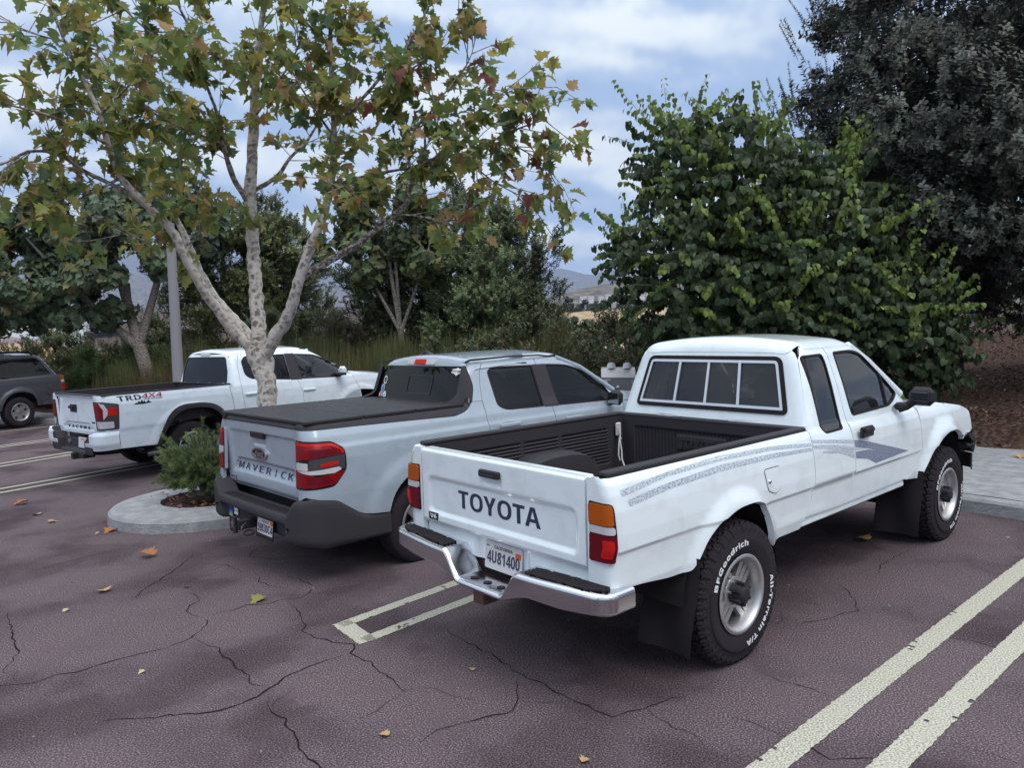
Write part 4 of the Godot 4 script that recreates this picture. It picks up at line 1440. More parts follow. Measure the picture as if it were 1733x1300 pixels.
		put(b, "mirror_arm", M.black_plastic, mr)
		var f := MB.new()
		box(f, V(0.955 * q, 1.262, 3.143), Vector3(0.120, 0.062, 0.004), 0.001, Basis(Vector3.UP, -0.18 * q))
		put(f, "mirror_face", M.mirror_face, mr)
	# rear wall of the cab with its four-pane slider
	var rw := MB.new()
	var wy := func(x: float, y: float) -> Vector3: return sh.back(x, y)
	var rout := []
	for i in 13:
		var y := lerpf(1.168, 1.66, i / 12.0)
		rout.append([sh.half(2.0, y) - 0.032 - 0.05 * smoothstep(1.6, 1.66, y), y])
	for i in 13:
		var y := lerpf(1.66, 1.168, i / 12.0)
		rout.append([-(sh.half(2.0, y) - 0.032 - 0.05 * smoothstep(1.6, 1.66, y)), y])
	var rwin := rp([[-0.605, 1.237, 0.035], [0.605, 1.237, 0.035], [0.525, 1.592, 0.045], [-0.525, 1.592, 0.045]])
	var low := func(x: float, y: float) -> Vector3: return sh.back(x, y) + V(0, 0, 0.0015)
	panel(rw, rp(rout), low, 0.05, 0.04, 0.0, [rwin])
	var wall := put(rw, "cab_rear_wall", W, car)
	var win := Node3D.new()
	win.name = "rear_window"
	car.add_child(win, true)
	var gk := MB.new()
	panel(gk, grow(rwin, 0.008), lifted(sh.back, 0.007), 0.06, 0.06, 0.02, [grow(rwin, -0.022)])
	put(gk, "window_seal", M.rubber, win)
	var fr := MB.new()
	panel(fr, grow(rwin, -0.020), lifted(sh.back, 0.010), 0.06, 0.06, 0.02, [grow(rwin, -0.038)])
	for x in [-0.262, -0.012, 0.246]:
		var l: float = x * 1.02
		var h: float = x * 0.95
		panel(fr, rp([[l - 0.010, 1.27], [l + 0.010, 1.27], [h + 0.010, 1.56], [h - 0.010, 1.56]]), lifted(sh.back, 0.009 if absf(x) > 0.1 else 0.004), 0.05, 0.06, 0.015)
	put(fr, "window_frame", M.bright_trim, win)
	for p in [[-0.60, -0.262], [-0.262, -0.012], [-0.012, 0.246], [0.246, 0.60]]:
		var pane := MB.new()
		var clip: Array = Geometry2D.intersect_polygons(grow(rwin, -0.03), rrect(p[0] + 0.002, 1.2, p[1] - 0.002, 1.65, 0.0))
		for w in clip:
			panel(pane, w, lifted(sh.back, -0.004 if absf(p[0] + p[1]) > 0.4 else -0.009), 0.1, 0.1, 0.0)
		put(pane, "pane", M.grey_glass, win)
	# roof
	var rf := MB.new()
	var roof_l := func(x: float, u: float) -> Vector3: return sh.roof(x, u) + Vector3(0, 0.0015, 0)
	panel(rf, rp([[-0.628, 2.095, 0.05], [0.628, 2.095, 0.05], [0.628, 2.70], [0.60, 2.86, 0.05], [0.3, 2.93], [-0.3, 2.93], [-0.60, 2.86, 0.05], [-0.628, 2.70]]), roof_l, 0.05, 0.05, 0.0)
	panel(rf, rp([[-0.58, 2.02, 0.06], [0.58, 2.02, 0.06], [0.60, 2.12], [-0.60, 2.12]]), func(x: float, u: float) -> Vector3: return sh.roof(x, u) + Vector3(0, 0.0005, 0), 0.04, 0.02, 0.0)
	put(rf, "roof", W, car)
	var ws := MB.new()
	panel(ws, rp([[-0.70, 1.20], [0.70, 1.20], [0.60, 1.60, 0.05], [-0.60, 1.60, 0.05]]), sh.front, 0.08, 0.08, 0.01, [], -1.0)
	put(ws, "windshield", M.clear_glass, car)
	for q in [-1.0, 1.0]:
		var ap := MB.new()
		tube(ap, [sh.side(2.80, 1.64) * Vector3(q, 1, 1) + Vector3(-0.02 * q, 0, 0), sh.side(3.0, 1.52) * Vector3(q, 1, 1) + Vector3(-0.02 * q, 0, -0.02), sh.side(3.32, 1.25) * Vector3(q, 1, 1) + Vector3(-0.02 * q, 0, -0.05)], [0.03, 0.032, 0.036], 8)
		put(ap, "windshield_pillar", W, car)
	# front: fenders, hood, nose
	var f_out := [[3.528, 1.16], [3.62, 1.165], [4.0, 1.135], [4.40, 1.075, 0.05], [4.57, 1.02, 0.06], [4.60, 0.86], [4.42, 0.79], [4.38, 0.80, 0.02], [4.30, 0.868, 0.05], [4.17, 0.908, 0.05], [3.98, 0.908, 0.06], [3.82, 0.865, 0.06], [3.68, 0.785, 0.06], [3.56, 0.66, 0.05], [3.52, 0.60], [3.27, 0.628], [3.455, 0.695, 0.08], [3.522, 0.84], [3.529, 1.05, 0.05]]
	var fe := MB.new()
	panel(fe, rp(f_out), sh.side, 0.05, 0.04, 0.03)
	pair(car, "fender", fe, W)
	var ho := MB.new()
	var hood := func(x: float, u: float) -> Vector3:
		var y := 1.195 - 0.02 * (u - 3.4) - 0.075 * pow(maxf(u - 3.5, 0.0), 1.6) - 0.06 * x * x - 0.25 * pow(maxf(absf(x) - 0.66, 0.0) / 0.1, 2.0) * 0.1 - 0.9 * pow(maxf(u - 4.48, 0.0), 1.5)
		return V(x, y, u)
	panel(ho, rp([[-0.765, 3.40], [0.765, 3.40], [0.765, 4.45, 0.05], [0.70, 4.60, 0.08], [-0.70, 4.60, 0.08], [-0.765, 4.45, 0.05]]), hood, 0.05, 0.05, 0.03)
	put(ho, "hood", W, car)
	var vn := MB.new()
	panel(vn, rp([[0.55, 3.62], [0.63, 3.60], [0.60, 3.75]]), lifted(hood, 0.002), 0.05, 0.05, 0.0)
	put(vn, "hood_vent", M.black_gloss, car)
	var no := MB.new()
	box(no, V(0, 0.93, 4.56), Vector3(1.58, 0.20, 0.12), 0.03)
	put(no, "front_grille", M.black_plastic, car)
	var fb := MB.new()
	surf(fb, func(a: float, y: float) -> Vector3: return V((0.885 + 0.022 * (1.0 - pow((y - 0.745) / 0.095, 2.0))) * sin(a), y, 4.42 + (0.28 + 0.025 * (1.0 - pow((y - 0.745) / 0.095, 2.0))) * pow(cos(a), 0.5)), -1.55, 1.55, 40, 0.66, 0.84, 8, -1.0)
	box(fb, V(0, 0.835, 4.56), Vector3(1.70, 0.015, 0.22))
	put(fb, "front_bumper", M.chrome, car)
	var fl := MB.new()
	surf(fl, func(a: float, y: float) -> Vector3: return V(0.885 * sin(a), y, 4.40 + 0.28 * pow(cos(a), 0.5)), -1.55, 1.55, 30, 0.53, 0.66, 3, -1.0)
	put(fl, "front_valance", M.black_plastic, car)
	# sills
	var ro := MB.new()
	box(ro, V(0.765, 0.600, 2.50), Vector3(0.075, 0.062, 1.56), 0.018)
	pair(car, "rocker_sill", ro, W)
	# mud flaps
	for q in [1.0, -1.0]:
		for m in [[0.60, 0.36], [3.48, 0.34]]:
			var mf := MB.new()
			surf(mf, func(x: float, y: float) -> Vector3: return V(q * (0.685 + x), y, m[0] - 0.10 * smoothstep(0.6, 0.15, y) * 0.7 + 0.012 * sin(x * 18.0 + y * 7.0)), -0.155, 0.175, 8, 0.17, 0.66, 8)
			put(mf, "mud_flap", M.rubber, car)
	# underside
	var un := MB.new()
	for q in [-1.0, 1.0]:
		box(un, V(0.42 * q, 0.52, 2.2), Vector3(0.08, 0.13, 4.3))
	box(un, V(0, 0.62, 2.9), Vector3(1.40, 0.06, 2.3))
	box(un, V(0, 0.64, 1.0), Vector3(1.35, 0.04, 1.8))
	box(un, V(0, 0.55, 4.0), Vector3(1.0, 0.4, 0.9))
	put(un, "chassis", M.underside, car)
	for u in [1.005, 4.10]:
		var axl := MB.new()
		tube(axl, [V(-0.72, 0.374, u), V(0.72, 0.374, u)], [0.045, 0.045], 10)
		lathe(axl, [Vector2(-0.13, 0.05), Vector2(-0.08, 0.13), Vector2(0.08, 0.13), Vector2(0.13, 0.05)], 14, Transform3D(Basis(Vector3.UP, PI), V(0.0, 0.374, u)))
		put(axl, "axle", M.underside, car)
	for q in [-1.0, 1.0]:
		for w in [[0.98, 0.46, 0.86], [4.0, 0.50, 0.90]]:
			var wl := MB.new()
			surf(wl, func(a: float, x: float) -> Vector3: return V(q * x, 0.42 + (w[2] - 0.40) * sin(a), w[0] - w[1] * cos(a) * 0.98), 0.0, PI, 14, 0.45, 0.815, 2, 1.0)
			put(wl, "wheel_arch_liner", M.underside, car)
	wheels(car, [[0.727, 1.005, 0.374], [-0.727, 1.005, 0.374], [0.70, 4.10, 0.374], [-0.70, 4.10, 0.374]], 0.133, 0.394, 0.206, 44, 0.376, 4, 0.115, 1, M.satin_alloy, M.black_plastic, "All-Terrain T/A@128@0.47@0.032@1.035|BFGoodrich@-32@0.40@0.032@1.035")
	inside(car, 0.72, 1.98, 3.4, [[-0.36, 0.82, 2.72, 0.52], [0.36, 0.82, 2.72, 0.52]], V(-0.36, 1.17, 3.14), 3.32, 1.18, 0.70)

func near_bumper(car: Node3D) -> void:
	# chrome step bumper, dipped in the middle
	var n := Node3D.new()
	n.name = "rear_bumper"
	car.add_child(n, true)
	var top := func(x: float) -> float:
		var a := absf(x)
		return lerpf(0.502, 0.640, smoothstep(0.175, 0.305, a)) + 0.012 * smoothstep(0.3, 0.8, a)
	var bot := func(x: float) -> float:
		var a := absf(x)
		return lerpf(0.462, 0.525, smoothstep(0.15, 0.40, a)) + 0.02 * smoothstep(0.55, 0.86, a)
	var plan := func(t: float) -> Vector2:          # t runs across the bumper: flat back, rounded ends
		var s := signf(t)
		var a := absf(t)
		if a < 0.76: return Vector2(t, -0.135 + 0.03 * pow(a / 0.76, 3.0))
		var e := (a - 0.76) / 0.09
		if e < 1.57: return Vector2(s * (0.76 + 0.105 * sin(e)), -0.105 + 0.09 * (1.0 - cos(e)))
		return Vector2(s * 0.865, -0.015 + (e - 1.57) * 0.09)
	var f := func(t: float, w: float) -> Vector3:
		var p: Vector2 = plan.call(t)
		var y0: float = bot.call(p.x)
		var y1: float = top.call(p.x)
		var in_ := 0.0
		var y := 0.0
		if w < 0.12:
			y = lerpf(y0, y0 + 0.012, w / 0.12)
			in_ = 0.035 * pow(1.0 - w / 0.12, 1.5)
		elif w > 0.84:
			var k := (w - 0.84) / 0.16
			y = y1 - 0.020 * (1.0 - sin(k * PI * 0.5))
			in_ = 0.024 * (1.0 - cos(k * PI * 0.5))
		else:
			y = lerpf(y0 + 0.012, y1 - 0.020, (w - 0.12) / 0.72)
		var dir := Vector2(p.x * smoothstep(0.70, 0.86, absf(p.x)), 0.0).normalized() if absf(p.x) > 0.74 else Vector2.ZERO
		var q := p - dir * in_ * 0.8
		return V(q.x, y, p.y + in_ * (1.0 - smoothstep(0.78, 0.865, absf(p.x))))
	var b := MB.new()
	surf(b, f, -1.02, 1.02, 150, 0.0, 1.0, 14, 1.0)
	# the top, from the rolled edge in to the body
	var t := func(a: float, w: float) -> Vector3:
		var p: Vector3 = f.call(a, 1.0)
		return Vector3(p.x * lerpf(1.0, 0.97, w), p.y - 0.002 * w, lerpf(p.z, -0.045, w))
	surf(b, t, -1.02, 1.02, 150, 0.0, 1.0, 4, -1.0)
	put(b, "bumper_bar", M.chrome, n)
	for q in [1.0, -1.0]:
		var pad := MB.new()
		var shape := rp([[0.335, -0.100, 0.01], [0.74, -0.088, 0.02], [0.825, -0.035, 0.03], [0.80, 0.012, 0.02], [0.335, -0.005, 0.01]])
		var pf := func(x: float, u: float) -> Vector3: return V(q * x, top.call(x) + 0.006 + 0.004 * (1.0 if fposmod(u * 42.0 + floor(x * 12.0) * 0.5 + (x * 6.0 if fposmod(floor(x * 9.0), 2.0) < 1.0 else -x * 6.0), 1.0) < 0.6 else 0.0), u)
		panel(pad, shape, pf, 0.006, 0.006, 0.008, [], q)
		put(pad, "step_pad", M.rubber, n)
	for x in [-0.11, 0.0, 0.11]:
		var h := MB.new()
		lathe(h, [Vector2(0.0, 0.024), Vector2(0.0, 0.001)], 18, Transform3D(Basis(Vector3.BACK, PI / 2.0) * Basis(Vector3.UP, PI), V(x, 0.5045, -0.062)))
		put(h, "bumper_hole", M.underside, n)

func near_liner(car: Node3D) -> void:
	var n := Node3D.new()
	n.name = "bed_liner"
	car.add_child(n, true)
	var L: Material = M.bed_liner
	var fy := 0.755
	for q in [1.0, -1.0]:
		var r := MB.new()
		box(r, V(0.732 * q, 1.160, 0.965), Vector3(0.066, 0.026, 1.83), 0.010)
		put(r, "rail_cap", L, n)
		var w := MB.new()
		var wall := func(u: float, y: float) -> Vector3:
			var k := 0.0
			var inz := (u > 0.12 and u < 0.80) or (u > 0.83 and u < 1.16) or (u > 1.19 and u < 1.68)
			if inz and y > 0.80 and y < 1.075:
				k = 0.012 * (1.0 if fposmod((y - 0.80) / 0.0245, 1.0) < 0.55 else 0.0) - 0.012
			if absf(u - 0.815) < 0.012 or absf(u - 1.175) < 0.009: k = 0.004
			return V(q * (0.695 - 0.018 * smoothstep(1.15, 0.76, y) + k * -1.0 - 0.012), y, u)
		surf(w, wall, 0.06, 1.86, 150, fy, 1.152, 64, -q)
		put(w, "side_wall", L, n)
		var h := MB.new()
		var well := func(a: float, x: float) -> Vector3:
			var c := cos(a)
			var s := sin(a)
			var e := 1.0 - pow(clampf(1.0 - x / 0.21, 0.0, 1.0), 4.0) if x < 0.0 else 1.0
			var shrink := 1.0 - 0.10 * pow(clampf(x / 0.22, 0.0, 1.0), 3.0)
			return V(q * (0.69 - x), fy + 0.235 * pow(absf(s), 0.72) * shrink * e, 1.005 - 0.40 * signf(c) * pow(absf(c), 0.8) * shrink)
		surf(h, well, 0.0, PI, 28, 0.0, 0.20, 6, q)
		surf(h, func(a: float, k: float) -> Vector3:
			var p: Vector3 = well.call(a, 0.20)
			var p0 := V(q * 0.49, fy, 1.005)
			var z := p.lerp(Vector3(p.x, lerpf(p.y, fy, 0.5), lerpf(p.z, p0.z, 0.15)), 0.0)
			return Vector3(p.x - q * 0.02 * sin(k * PI * 0.5), lerpf(p.y, fy, k), lerpf(p.z, p0.z, k * 0.06)), 0.0, PI, 28, 0.0, 1.0, 6, q)
		put(h, "wheel_well", L, n)
	var f := MB.new()
	surf(f, func(x: float, u: float) -> Vector3: return V(x, fy + 0.008 * (1.0 if fposmod(x / 0.075, 1.0) < 0.6 and u > 0.1 and u < 1.8 else 0.0), u), -0.70, 0.70, 150, 0.05, 1.86, 6, 1.0)
	put(f, "bed_floor", L, n)
	var b := MB.new()
	surf(b, func(x: float, y: float) -> Vector3:
		var k := 0.0
		if absf(x) < 0.56 and y > 0.80 and y < 1.075 and not (absf(x - 0.02) < 0.20 and y > 0.94 and y < 1.045):
			k = 0.012 * (1.0 if fposmod(x / 0.030, 1.0) < 0.5 else 0.0) + 0.006
		return V(x, y, 1.845 + k), -0.70, 0.70, 190, fy, 1.152, 40, 1.0)
	box(b, V(0, 1.158, 1.872), Vector3(1.46, 0.022, 0.06), 0.008)
	var fw := put(b, "front_wall", L, n)
	var t := MB.new()
	text(t, "TOYOTA", bold, 0.062, func(x: float, y: float) -> Array: return [Vector3(0.02 + x, 0.992 + y, -1.8452), Vector3(0, 0, 1)], 0.008, 1.0, 0.0, 0.36)
	put(t, "embossed_lettering", L, fw)
	# white cord tied through a tie-down
	var k := MB.new()
	box(k, V(-0.655, 1.055, 1.765), Vector3(0.02, 0.10, 0.055), 0.008)
	put(k, "tie_down", M.plate_white, n)
	var rope := MB.new()
	for s in [[V(-0.64, 1.05, 1.765), V(-0.625, 1.02, 1.75), V(-0.62, 0.97, 1.745), V(-0.60, 0.90, 1.735), V(-0.585, 0.84, 1.72), V(-0.54, 0.785, 1.70), V(-0.48, 0.772, 1.70), V(-0.40, 0.772, 1.73)], [V(-0.64, 1.03, 1.765), V(-0.625, 0.98, 1.74), V(-0.615, 0.92, 1.72), V(-0.61, 0.87, 1.71), V(-0.60, 0.83, 1.715)], [V(-0.63, 1.075, 1.74), V(-0.62, 1.03, 1.735), V(-0.635, 1.0, 1.76), V(-0.61, 0.985, 1.745)]]:
		var rad := []
		for p in s: rad.append(0.0055)
		tube(rope, s, rad, 6)
	put(rope, "cord", M.rope, n)

# ---- the pale blue-grey crew cab with the black bed cover ----
func middle_pickup() -> void:
	var car := thing("pickup_truck", "pale blue-grey crew cab pickup with black folding bed cover and black bumper", "pickup truck", parked(-2.115, -0.245, -6.06, 47.3, 2.5))
	var W: Material = M.blue_grey_paint
	var K: Material = M.grey_plastic
	var widths := [[0.30, 0.86], [0.52, 0.902], [0.75, 0.915], [1.02, 0.910], [1.105, 0.902], [1.125, 0.890], [1.20, 0.872], [1.245, 0.850], [1.26, 0.838], [1.60, 0.705], [1.70, 0.66]]
	var flare := func(u: float, y: float) -> float:
		var a := Vector2(u - 1.04, y - 0.38).length()
		var b := Vector2(u - 4.12, y - 0.38).length()
		return 0.022 * smoothstep(0.62, 0.50, a) + 0.022 * smoothstep(0.62, 0.50, b)
	var bed := Bed.new()
	bed.w0 = 0.905
	bed.r = 0.13
	bed.width = widths
	bed.flare = flare
	bed.xin = 0.70
	bed.lean = 0.05
	var sh := Shell.new()
	sh.width = widths
	sh.flare = flare
	sh.top = 1.748
	sh.crown = 0.13
	sh.fall = 0.022
	sh.mid = 2.5
	sh.rear = [1.25, 1.60, 0.30]
	sh.wind = [1.28, 3.66, 1.42]
	sh.soft = 0.10
	sh.belt = 1.235
	var xs := func(x: float) -> float: return bed.r - PI * 0.5 * bed.r - (bed.w0 - bed.r - x)   # s of a point x on the back
	# body side from the tail to the rear door, C-pillar included
	var arch := [[1.46, 0.36], [1.455, 0.50, 0.1], [1.39, 0.66, 0.1], [1.25, 0.785, 0.1], [1.04, 0.825, 0.1], [0.86, 0.785, 0.1], [0.73, 0.66, 0.1], [0.685, 0.515]]
	var lamp := [[xs.call(0.705), 1.168, 0.01], [0.20, 1.150, 0.02], [0.312, 1.085, 0.05], [0.318, 0.925, 0.03], [0.215, 0.808, 0.03], [xs.call(0.705), 0.795, 0.01]]
	var lamp_hole := grow(rp(lamp), 0.005)
	var out := [[xs.call(0.738), 1.245], [0.10, 1.243], [0.45, 1.238], [0.90, 1.227], [1.44, 1.212, 0.03], [1.60, 1.245, 0.08], [1.685, 1.316], [1.80, 1.312], [1.792, 1.15, 0.04], [1.812, 1.02], [1.83, 0.60], [1.83, 0.36]] + arch + [[0.54, 0.530], [0.44, 0.545, 0.04], [0.235, 0.690, 0.03], [-0.02, 0.742], [xs.call(0.738), 0.700]]
	var s := MB.new()
	panel(s, rp(out), bed.at, 0.04, 0.03, 0.03, [lamp_hole])
	pair(car, "bed_side", s, W)
	var cp := MB.new()
	panel(cp, rp([[1.690, 1.320], [1.752, 1.45, 0.05], [1.745, 1.575, 0.04], [1.72, 1.642], [1.80, 1.672], [1.95, 1.678], [1.928, 1.645, 0.02], [1.866, 1.585, 0.05], [1.826, 1.45], [1.802, 1.315]]), sh.side, 0.04, 0.04, 0.025)
	pair(car, "cab_pillar", cp, W)
	# black rail trim running up into the sail beside the rear window
	var rt := MB.new()
	panel(rt, rp([[xs.call(0.738), 1.249], [0.10, 1.247], [0.45, 1.242], [0.90, 1.231], [1.44, 1.216, 0.03], [1.598, 1.249, 0.08], [1.683, 1.318], [1.50, 1.300], [0.05, 1.292, 0.02], [xs.call(0.738), 1.290]]), func(u: float, y: float) -> Vector3: return bed.at(u, y) - Vector3(0.03 * smoothstep(1.26, 1.30, y), 0, 0), 0.04, 0.012, 0.03)
	pair(car, "rail_trim", rt, K)
	var sa := MB.new()
	var sail_side := func(u: float, y: float) -> Vector3: return Vector3(lerpf(0.835, 0.705, (y - 1.26) / 0.34) - 0.10 * smoothstep(1.72, 1.56, u), y, -u)
	panel(sa, rp([[1.36, 1.298], [1.50, 1.300], [1.683, 1.318], [1.748, 1.45, 0.05], [1.741, 1.575, 0.04], [1.715, 1.642], [1.685, 1.640], [1.62, 1.45, 0.05], [1.585, 1.36, 0.05]]), sail_side, 0.03, 0.03, 0.03)
	pair(car, "window_sail", sa, K)
	# tail lamps
	for q in [1, -1]:
		var lp := Node3D.new()
		lp.name = "tail_lamp"
		car.add_child(lp, true)
		var b := MB.new()
		panel(b, rp(lamp), lifted(bed.at, -0.004), 0.02, 0.05, 0.0)
		put(b if q > 0 else mirrored(b), "lamp_bezel", M.black_gloss, lp)
		var x0: float = xs.call(0.715)
		for l in [["red_lens", M.red_lens, [[x0, 1.155], [0.195, 1.138], [0.295, 1.08, 0.03], [0.298, 1.052], [0.06, 1.04], [x0, 1.012]], 0.006], ["bright_lens", M.bright_red_lens, [[x0, 1.157], [0.195, 1.141], [0.298, 1.082, 0.03], [0.300, 1.055], [0.280, 1.055], [0.272, 1.078, 0.02], [0.185, 1.118], [x0, 1.134]], 0.009], ["dark_lens", M.dark_red_lens, [[0.02, 1.10], [0.22, 1.095], [0.24, 1.065], [0.02, 1.03]], 0.008],
			["reversing_lens", M.clear_lens, [[x0 + 0.01, 1.002, 0.008], [0.0, 1.00, 0.008], [0.005, 0.945, 0.008], [x0 + 0.01, 0.945, 0.008]], 0.008], ["smoke_lens", M.smoke_lens, [[0.012, 1.030], [0.305, 1.045], [0.306, 0.935], [0.012, 0.94]], 0.003], ["reflector", M.bright_red_lens, [[0.10, 0.995, 0.006], [0.245, 0.998, 0.006], [0.245, 0.970, 0.006], [0.10, 0.966, 0.006]], 0.008], ["clear_strip", M.clear_lens, [[x0 + 0.02, 0.938], [0.25, 0.953], [0.275, 0.932, 0.01], [0.21, 0.910], [0.02, 0.915]], 0.009],
			["red_lens", M.red_lens, [[x0, 0.935], [0.03, 0.925], [0.06, 0.895], [0.20, 0.905], [0.302, 0.918], [0.208, 0.822, 0.02], [x0, 0.808]], 0.006], ["dark_lens", M.dark_red_lens, [[0.0, 0.90], [0.16, 0.888], [0.20, 0.85], [0.14, 0.835], [0.0, 0.84]], 0.008]]:
			var k := MB.new()
			panel(k, rp(l[2]), lifted(bed.at, l[3]), 0.02, 0.04, 0.010)
			put(k if q > 0 else mirrored(k), l[0], l[1], lp)
	# tailgate
	var gate := func(x: float, y: float) -> Vector3:
		var a := absf(x)
		var k := 0.016 * smoothstep(1.168, 1.150, y) * smoothstep(0.66, 0.60, a + 0.4 * maxf(1.17 - y, 0.0) * 0.0)
		var half := lerpf(0.545, 0.66, clampf((0.905 - y) / 0.12, 0.0, 1.0))
		var name_ := smoothstep(half + 0.012, half - 0.012, a) * smoothstep(0.915, 0.895, y) * smoothstep(0.775, 0.80, y)
		k += 0.028 * name_ * clampf((y - 0.77) / 0.13, 0.0, 1.0)
		k -= 0.016 * smoothstep(0.86, 0.74, y) * smoothstep(0.66, 0.60, a) * 0.9
		var d := Vector2(maxf(absf(x + 0.07) - 0.10, 0.0), maxf(absf(y - 1.09) - 0.012, 0.0)).length()
		k += 0.012 * smoothstep(0.026, 0.012, d)
		return V(x, y, 0.045 + 0.05 * (1.0 - y) * 0.6 - 0.012 * x * x - k * -1.0 + 0.06 * pow(smoothstep(0.72, 0.655, y), 2.0) * 0.5)
	var g := MB.new()
	panel(g, rrect(-0.733, 0.655, 0.733, 1.243, 0.01), gate, 0.02, 0.012, 0.03)
	var gt := put(g, "tailgate", W, car)
	var gb := MB.new()
	panel(gb, rrect(-0.733, 1.247, 0.733, 1.292, 0.008), func(x: float, y: float) -> Vector3: return gate.call(x, y) + V(0, 0, 0.03 * smoothstep(1.25, 1.30, y) - 0.004), 0.05, 0.012, 0.04)
	put(gb, "gate_trim", K, gt)
	var gl := MB.new()
	spaced(gl, "MAVERICK", plain_font, 0.054, gate, -0.515, 0.450, 0.842, 0.086, 0.002, 0.003)
	put(gl, "tailgate_lettering", M.blue_print, gt)
	var hn := MB.new()
	box(hn, V(-0.07, 1.148, 0.045), Vector3(0.275, 0.062, 0.03), 0.012)
	put(hn, "gate_handle", M.black_gloss, gt)
	var em := Node3D.new()
	em.name = "oval_emblem"
	gt.add_child(em)
	var oval := func(a: float, b: float) -> PackedVector2Array:
		var p := PackedVector2Array()
		for i in 36: p.append(Vector2(cos(TAU * i / 36.0) * a, sin(TAU * i / 36.0) * b))
		return p
	var ox := Transform3D(Basis(), V(-0.075, 0.985, 0.058))
	var o1 := MB.new()
	slab(o1, oval.call(0.140, 0.055), 0.016, ox, [oval.call(0.116, 0.040)])
	put(o1, "emblem_ring", M.chrome, em)
	var o2 := MB.new()
	slab(o2, oval.call(0.118, 0.042), 0.010, ox)
	put(o2, "emblem_field", M.black_gloss, em)
	var o3 := MB.new()
	text(o3, "Ford", serif_font, 0.050, func(x: float, y: float) -> Array: return [ox * Vector3(x, y - 0.002, 0.0105), Vector3(0, 0, 1)], 0.001, 1.0, 0.35, 0.15)
	put(o3, "emblem_script", M.bright_trim, em)
	var bd := MB.new()
	text(bd, "S", bold, 0.034, on(gate, -0.60, 0.722, Vector2(1, 0), Vector2(0, 1), 1.0), 0.002, 1.3, 0.2)
	for i in 3:
		panel(bd, rp([[-0.715 + i * 0.028, 0.731], [-0.695 + i * 0.028, 0.735], [-0.690 + i * 0.028, 0.729], [-0.712 + i * 0.028, 0.725]]), lifted(gate, 0.002), 0.05, 0.05, 0.0)
	panel(bd, rp([[-0.70, 0.722], [-0.63, 0.727], [-0.63, 0.721], [-0.70, 0.716]]), lifted(gate, 0.002), 0.05, 0.05, 0.0)
	put(bd, "trim_badge", M.black_print, gt)
	# bed cover in three folding leaves
	var cov := Node3D.new()
	cov.name = "bed_cover"
	car.add_child(cov)
	var cmat := plastic("cover_skin", 0.026, 0.023, 0.026, 0.42, 2.0)
	cmat.normal_scale = 0.25
	var prev := 0.035
	for u in [0.555, 1.065, 1.600]:
		var b := MB.new()
		box(b, V(0, 1.300, (prev + u) * 0.5), Vector3(1.635, 0.030, u - prev - 0.008), 0.009)
		put(b, "cover_leaf", cmat, cov)
		prev = u
	var drops := MB.new()
	for i in 420:
		var p := V(rng.randf_range(-0.75, 0.78), 1.3152, rng.randf_range(0.08, 1.15))
		var r := rng.randf_range(0.002, 0.0065)
		for k in 6:
			var a0 := TAU * k / 6.0
			var a1 := TAU * (k + 1) / 6.0
			drops.tri(p + Vector3(0, r * 0.35, 0), p + Vector3(cos(a0) * r, 0, sin(a0) * r), p + Vector3(cos(a1) * r, 0, sin(a1) * r), Vector3.UP, Vector3(cos(a0), 0.7, sin(a0)).normalized(), Vector3(cos(a1), 0.7, sin(a1)).normalized())
	tag(put(drops, "rain_drops", M.dark_glass, cov), "", "", "", "stuff")
	middle_bumper(car, xs)
	# doors
	var doors := []
	var rear_win := rp([[1.955, 1.575, 0.03], [2.02, 1.612, 0.04], [2.555, 1.602, 0.02], [2.550, 1.192, 0.02], [2.06, 1.205, 0.05], [1.965, 1.245, 0.05]])
	var front_win := rp([[2.745, 1.600, 0.02], [3.03, 1.580, 0.08], [3.28, 1.505, 0.08], [3.535, 1.345, 0.05], [3.585, 1.195, 0.02], [3.53, 1.165, 0.02], [2.750, 1.185, 0.02]])
	for d in [[[[1.958, 1.674], [2.20, 1.690], [2.625, 1.682], [2.612, 1.48], [2.655, 1.20], [2.695, 0.90], [2.70, 0.45], [1.835, 0.45], [1.817, 1.02], [1.797, 1.15, 0.04], [1.807, 1.315], [1.831, 1.45], [1.871, 1.583, 0.05], [1.933, 1.644, 0.02]], rear_win, 2.05, 1.073], [[[2.631, 1.682], [2.90, 1.668], [3.15, 1.600, 0.1], [3.42, 1.440, 0.1], [3.66, 1.240, 0.05], [3.74, 1.10], [3.74, 0.60], [3.70, 0.45], [2.706, 0.45], [2.701, 0.90], [2.661, 1.20], [2.618, 1.48]], front_win, 2.925, 1.048]]:
		var m := MB.new()
		panel(m, rp(d[0]), sh.side, 0.07, 0.03, 0.025, [d[1]])
		var two := pair(car, "door", m, W)
		doors.append(two)
		for i in 2:
			var q := 1 if i == 0 else -1
			pane_in(two[i], "door_glass", d[1], sh.side, M.dark_glass, q)
			var h := MB.new()
			box(h, V(0.928, d[3], d[2]), Vector3(0.022, 0.036, 0.26), 0.010)
			put(h if q > 0 else mirrored(h), "door_handle", W, two[i])
			var hc := MB.new()
			panel(hc, rp([[d[2] - 0.08, d[3] + 0.03, 0.03], [d[2] + 0.06, d[3] + 0.03, 0.03], [d[2] + 0.06, d[3] - 0.03, 0.03], [d[2] - 0.08, d[3] - 0.03, 0.03]]), lifted(sh.side, 0.001), 0.05, 0.05, 0.0)
			put(hc if q > 0 else mirrored(hc), "handle_cup", M.blue_grey_paint, two[i])
	var bp := MB.new()
	panel(bp, rp([[2.556, 1.603], [2.744, 1.600], [2.749, 1.183], [2.551, 1.190]]), lifted(sh.side, 0.004), 0.05, 0.05, 0.01)
	pair(car, "pillar_trim", bp, K)
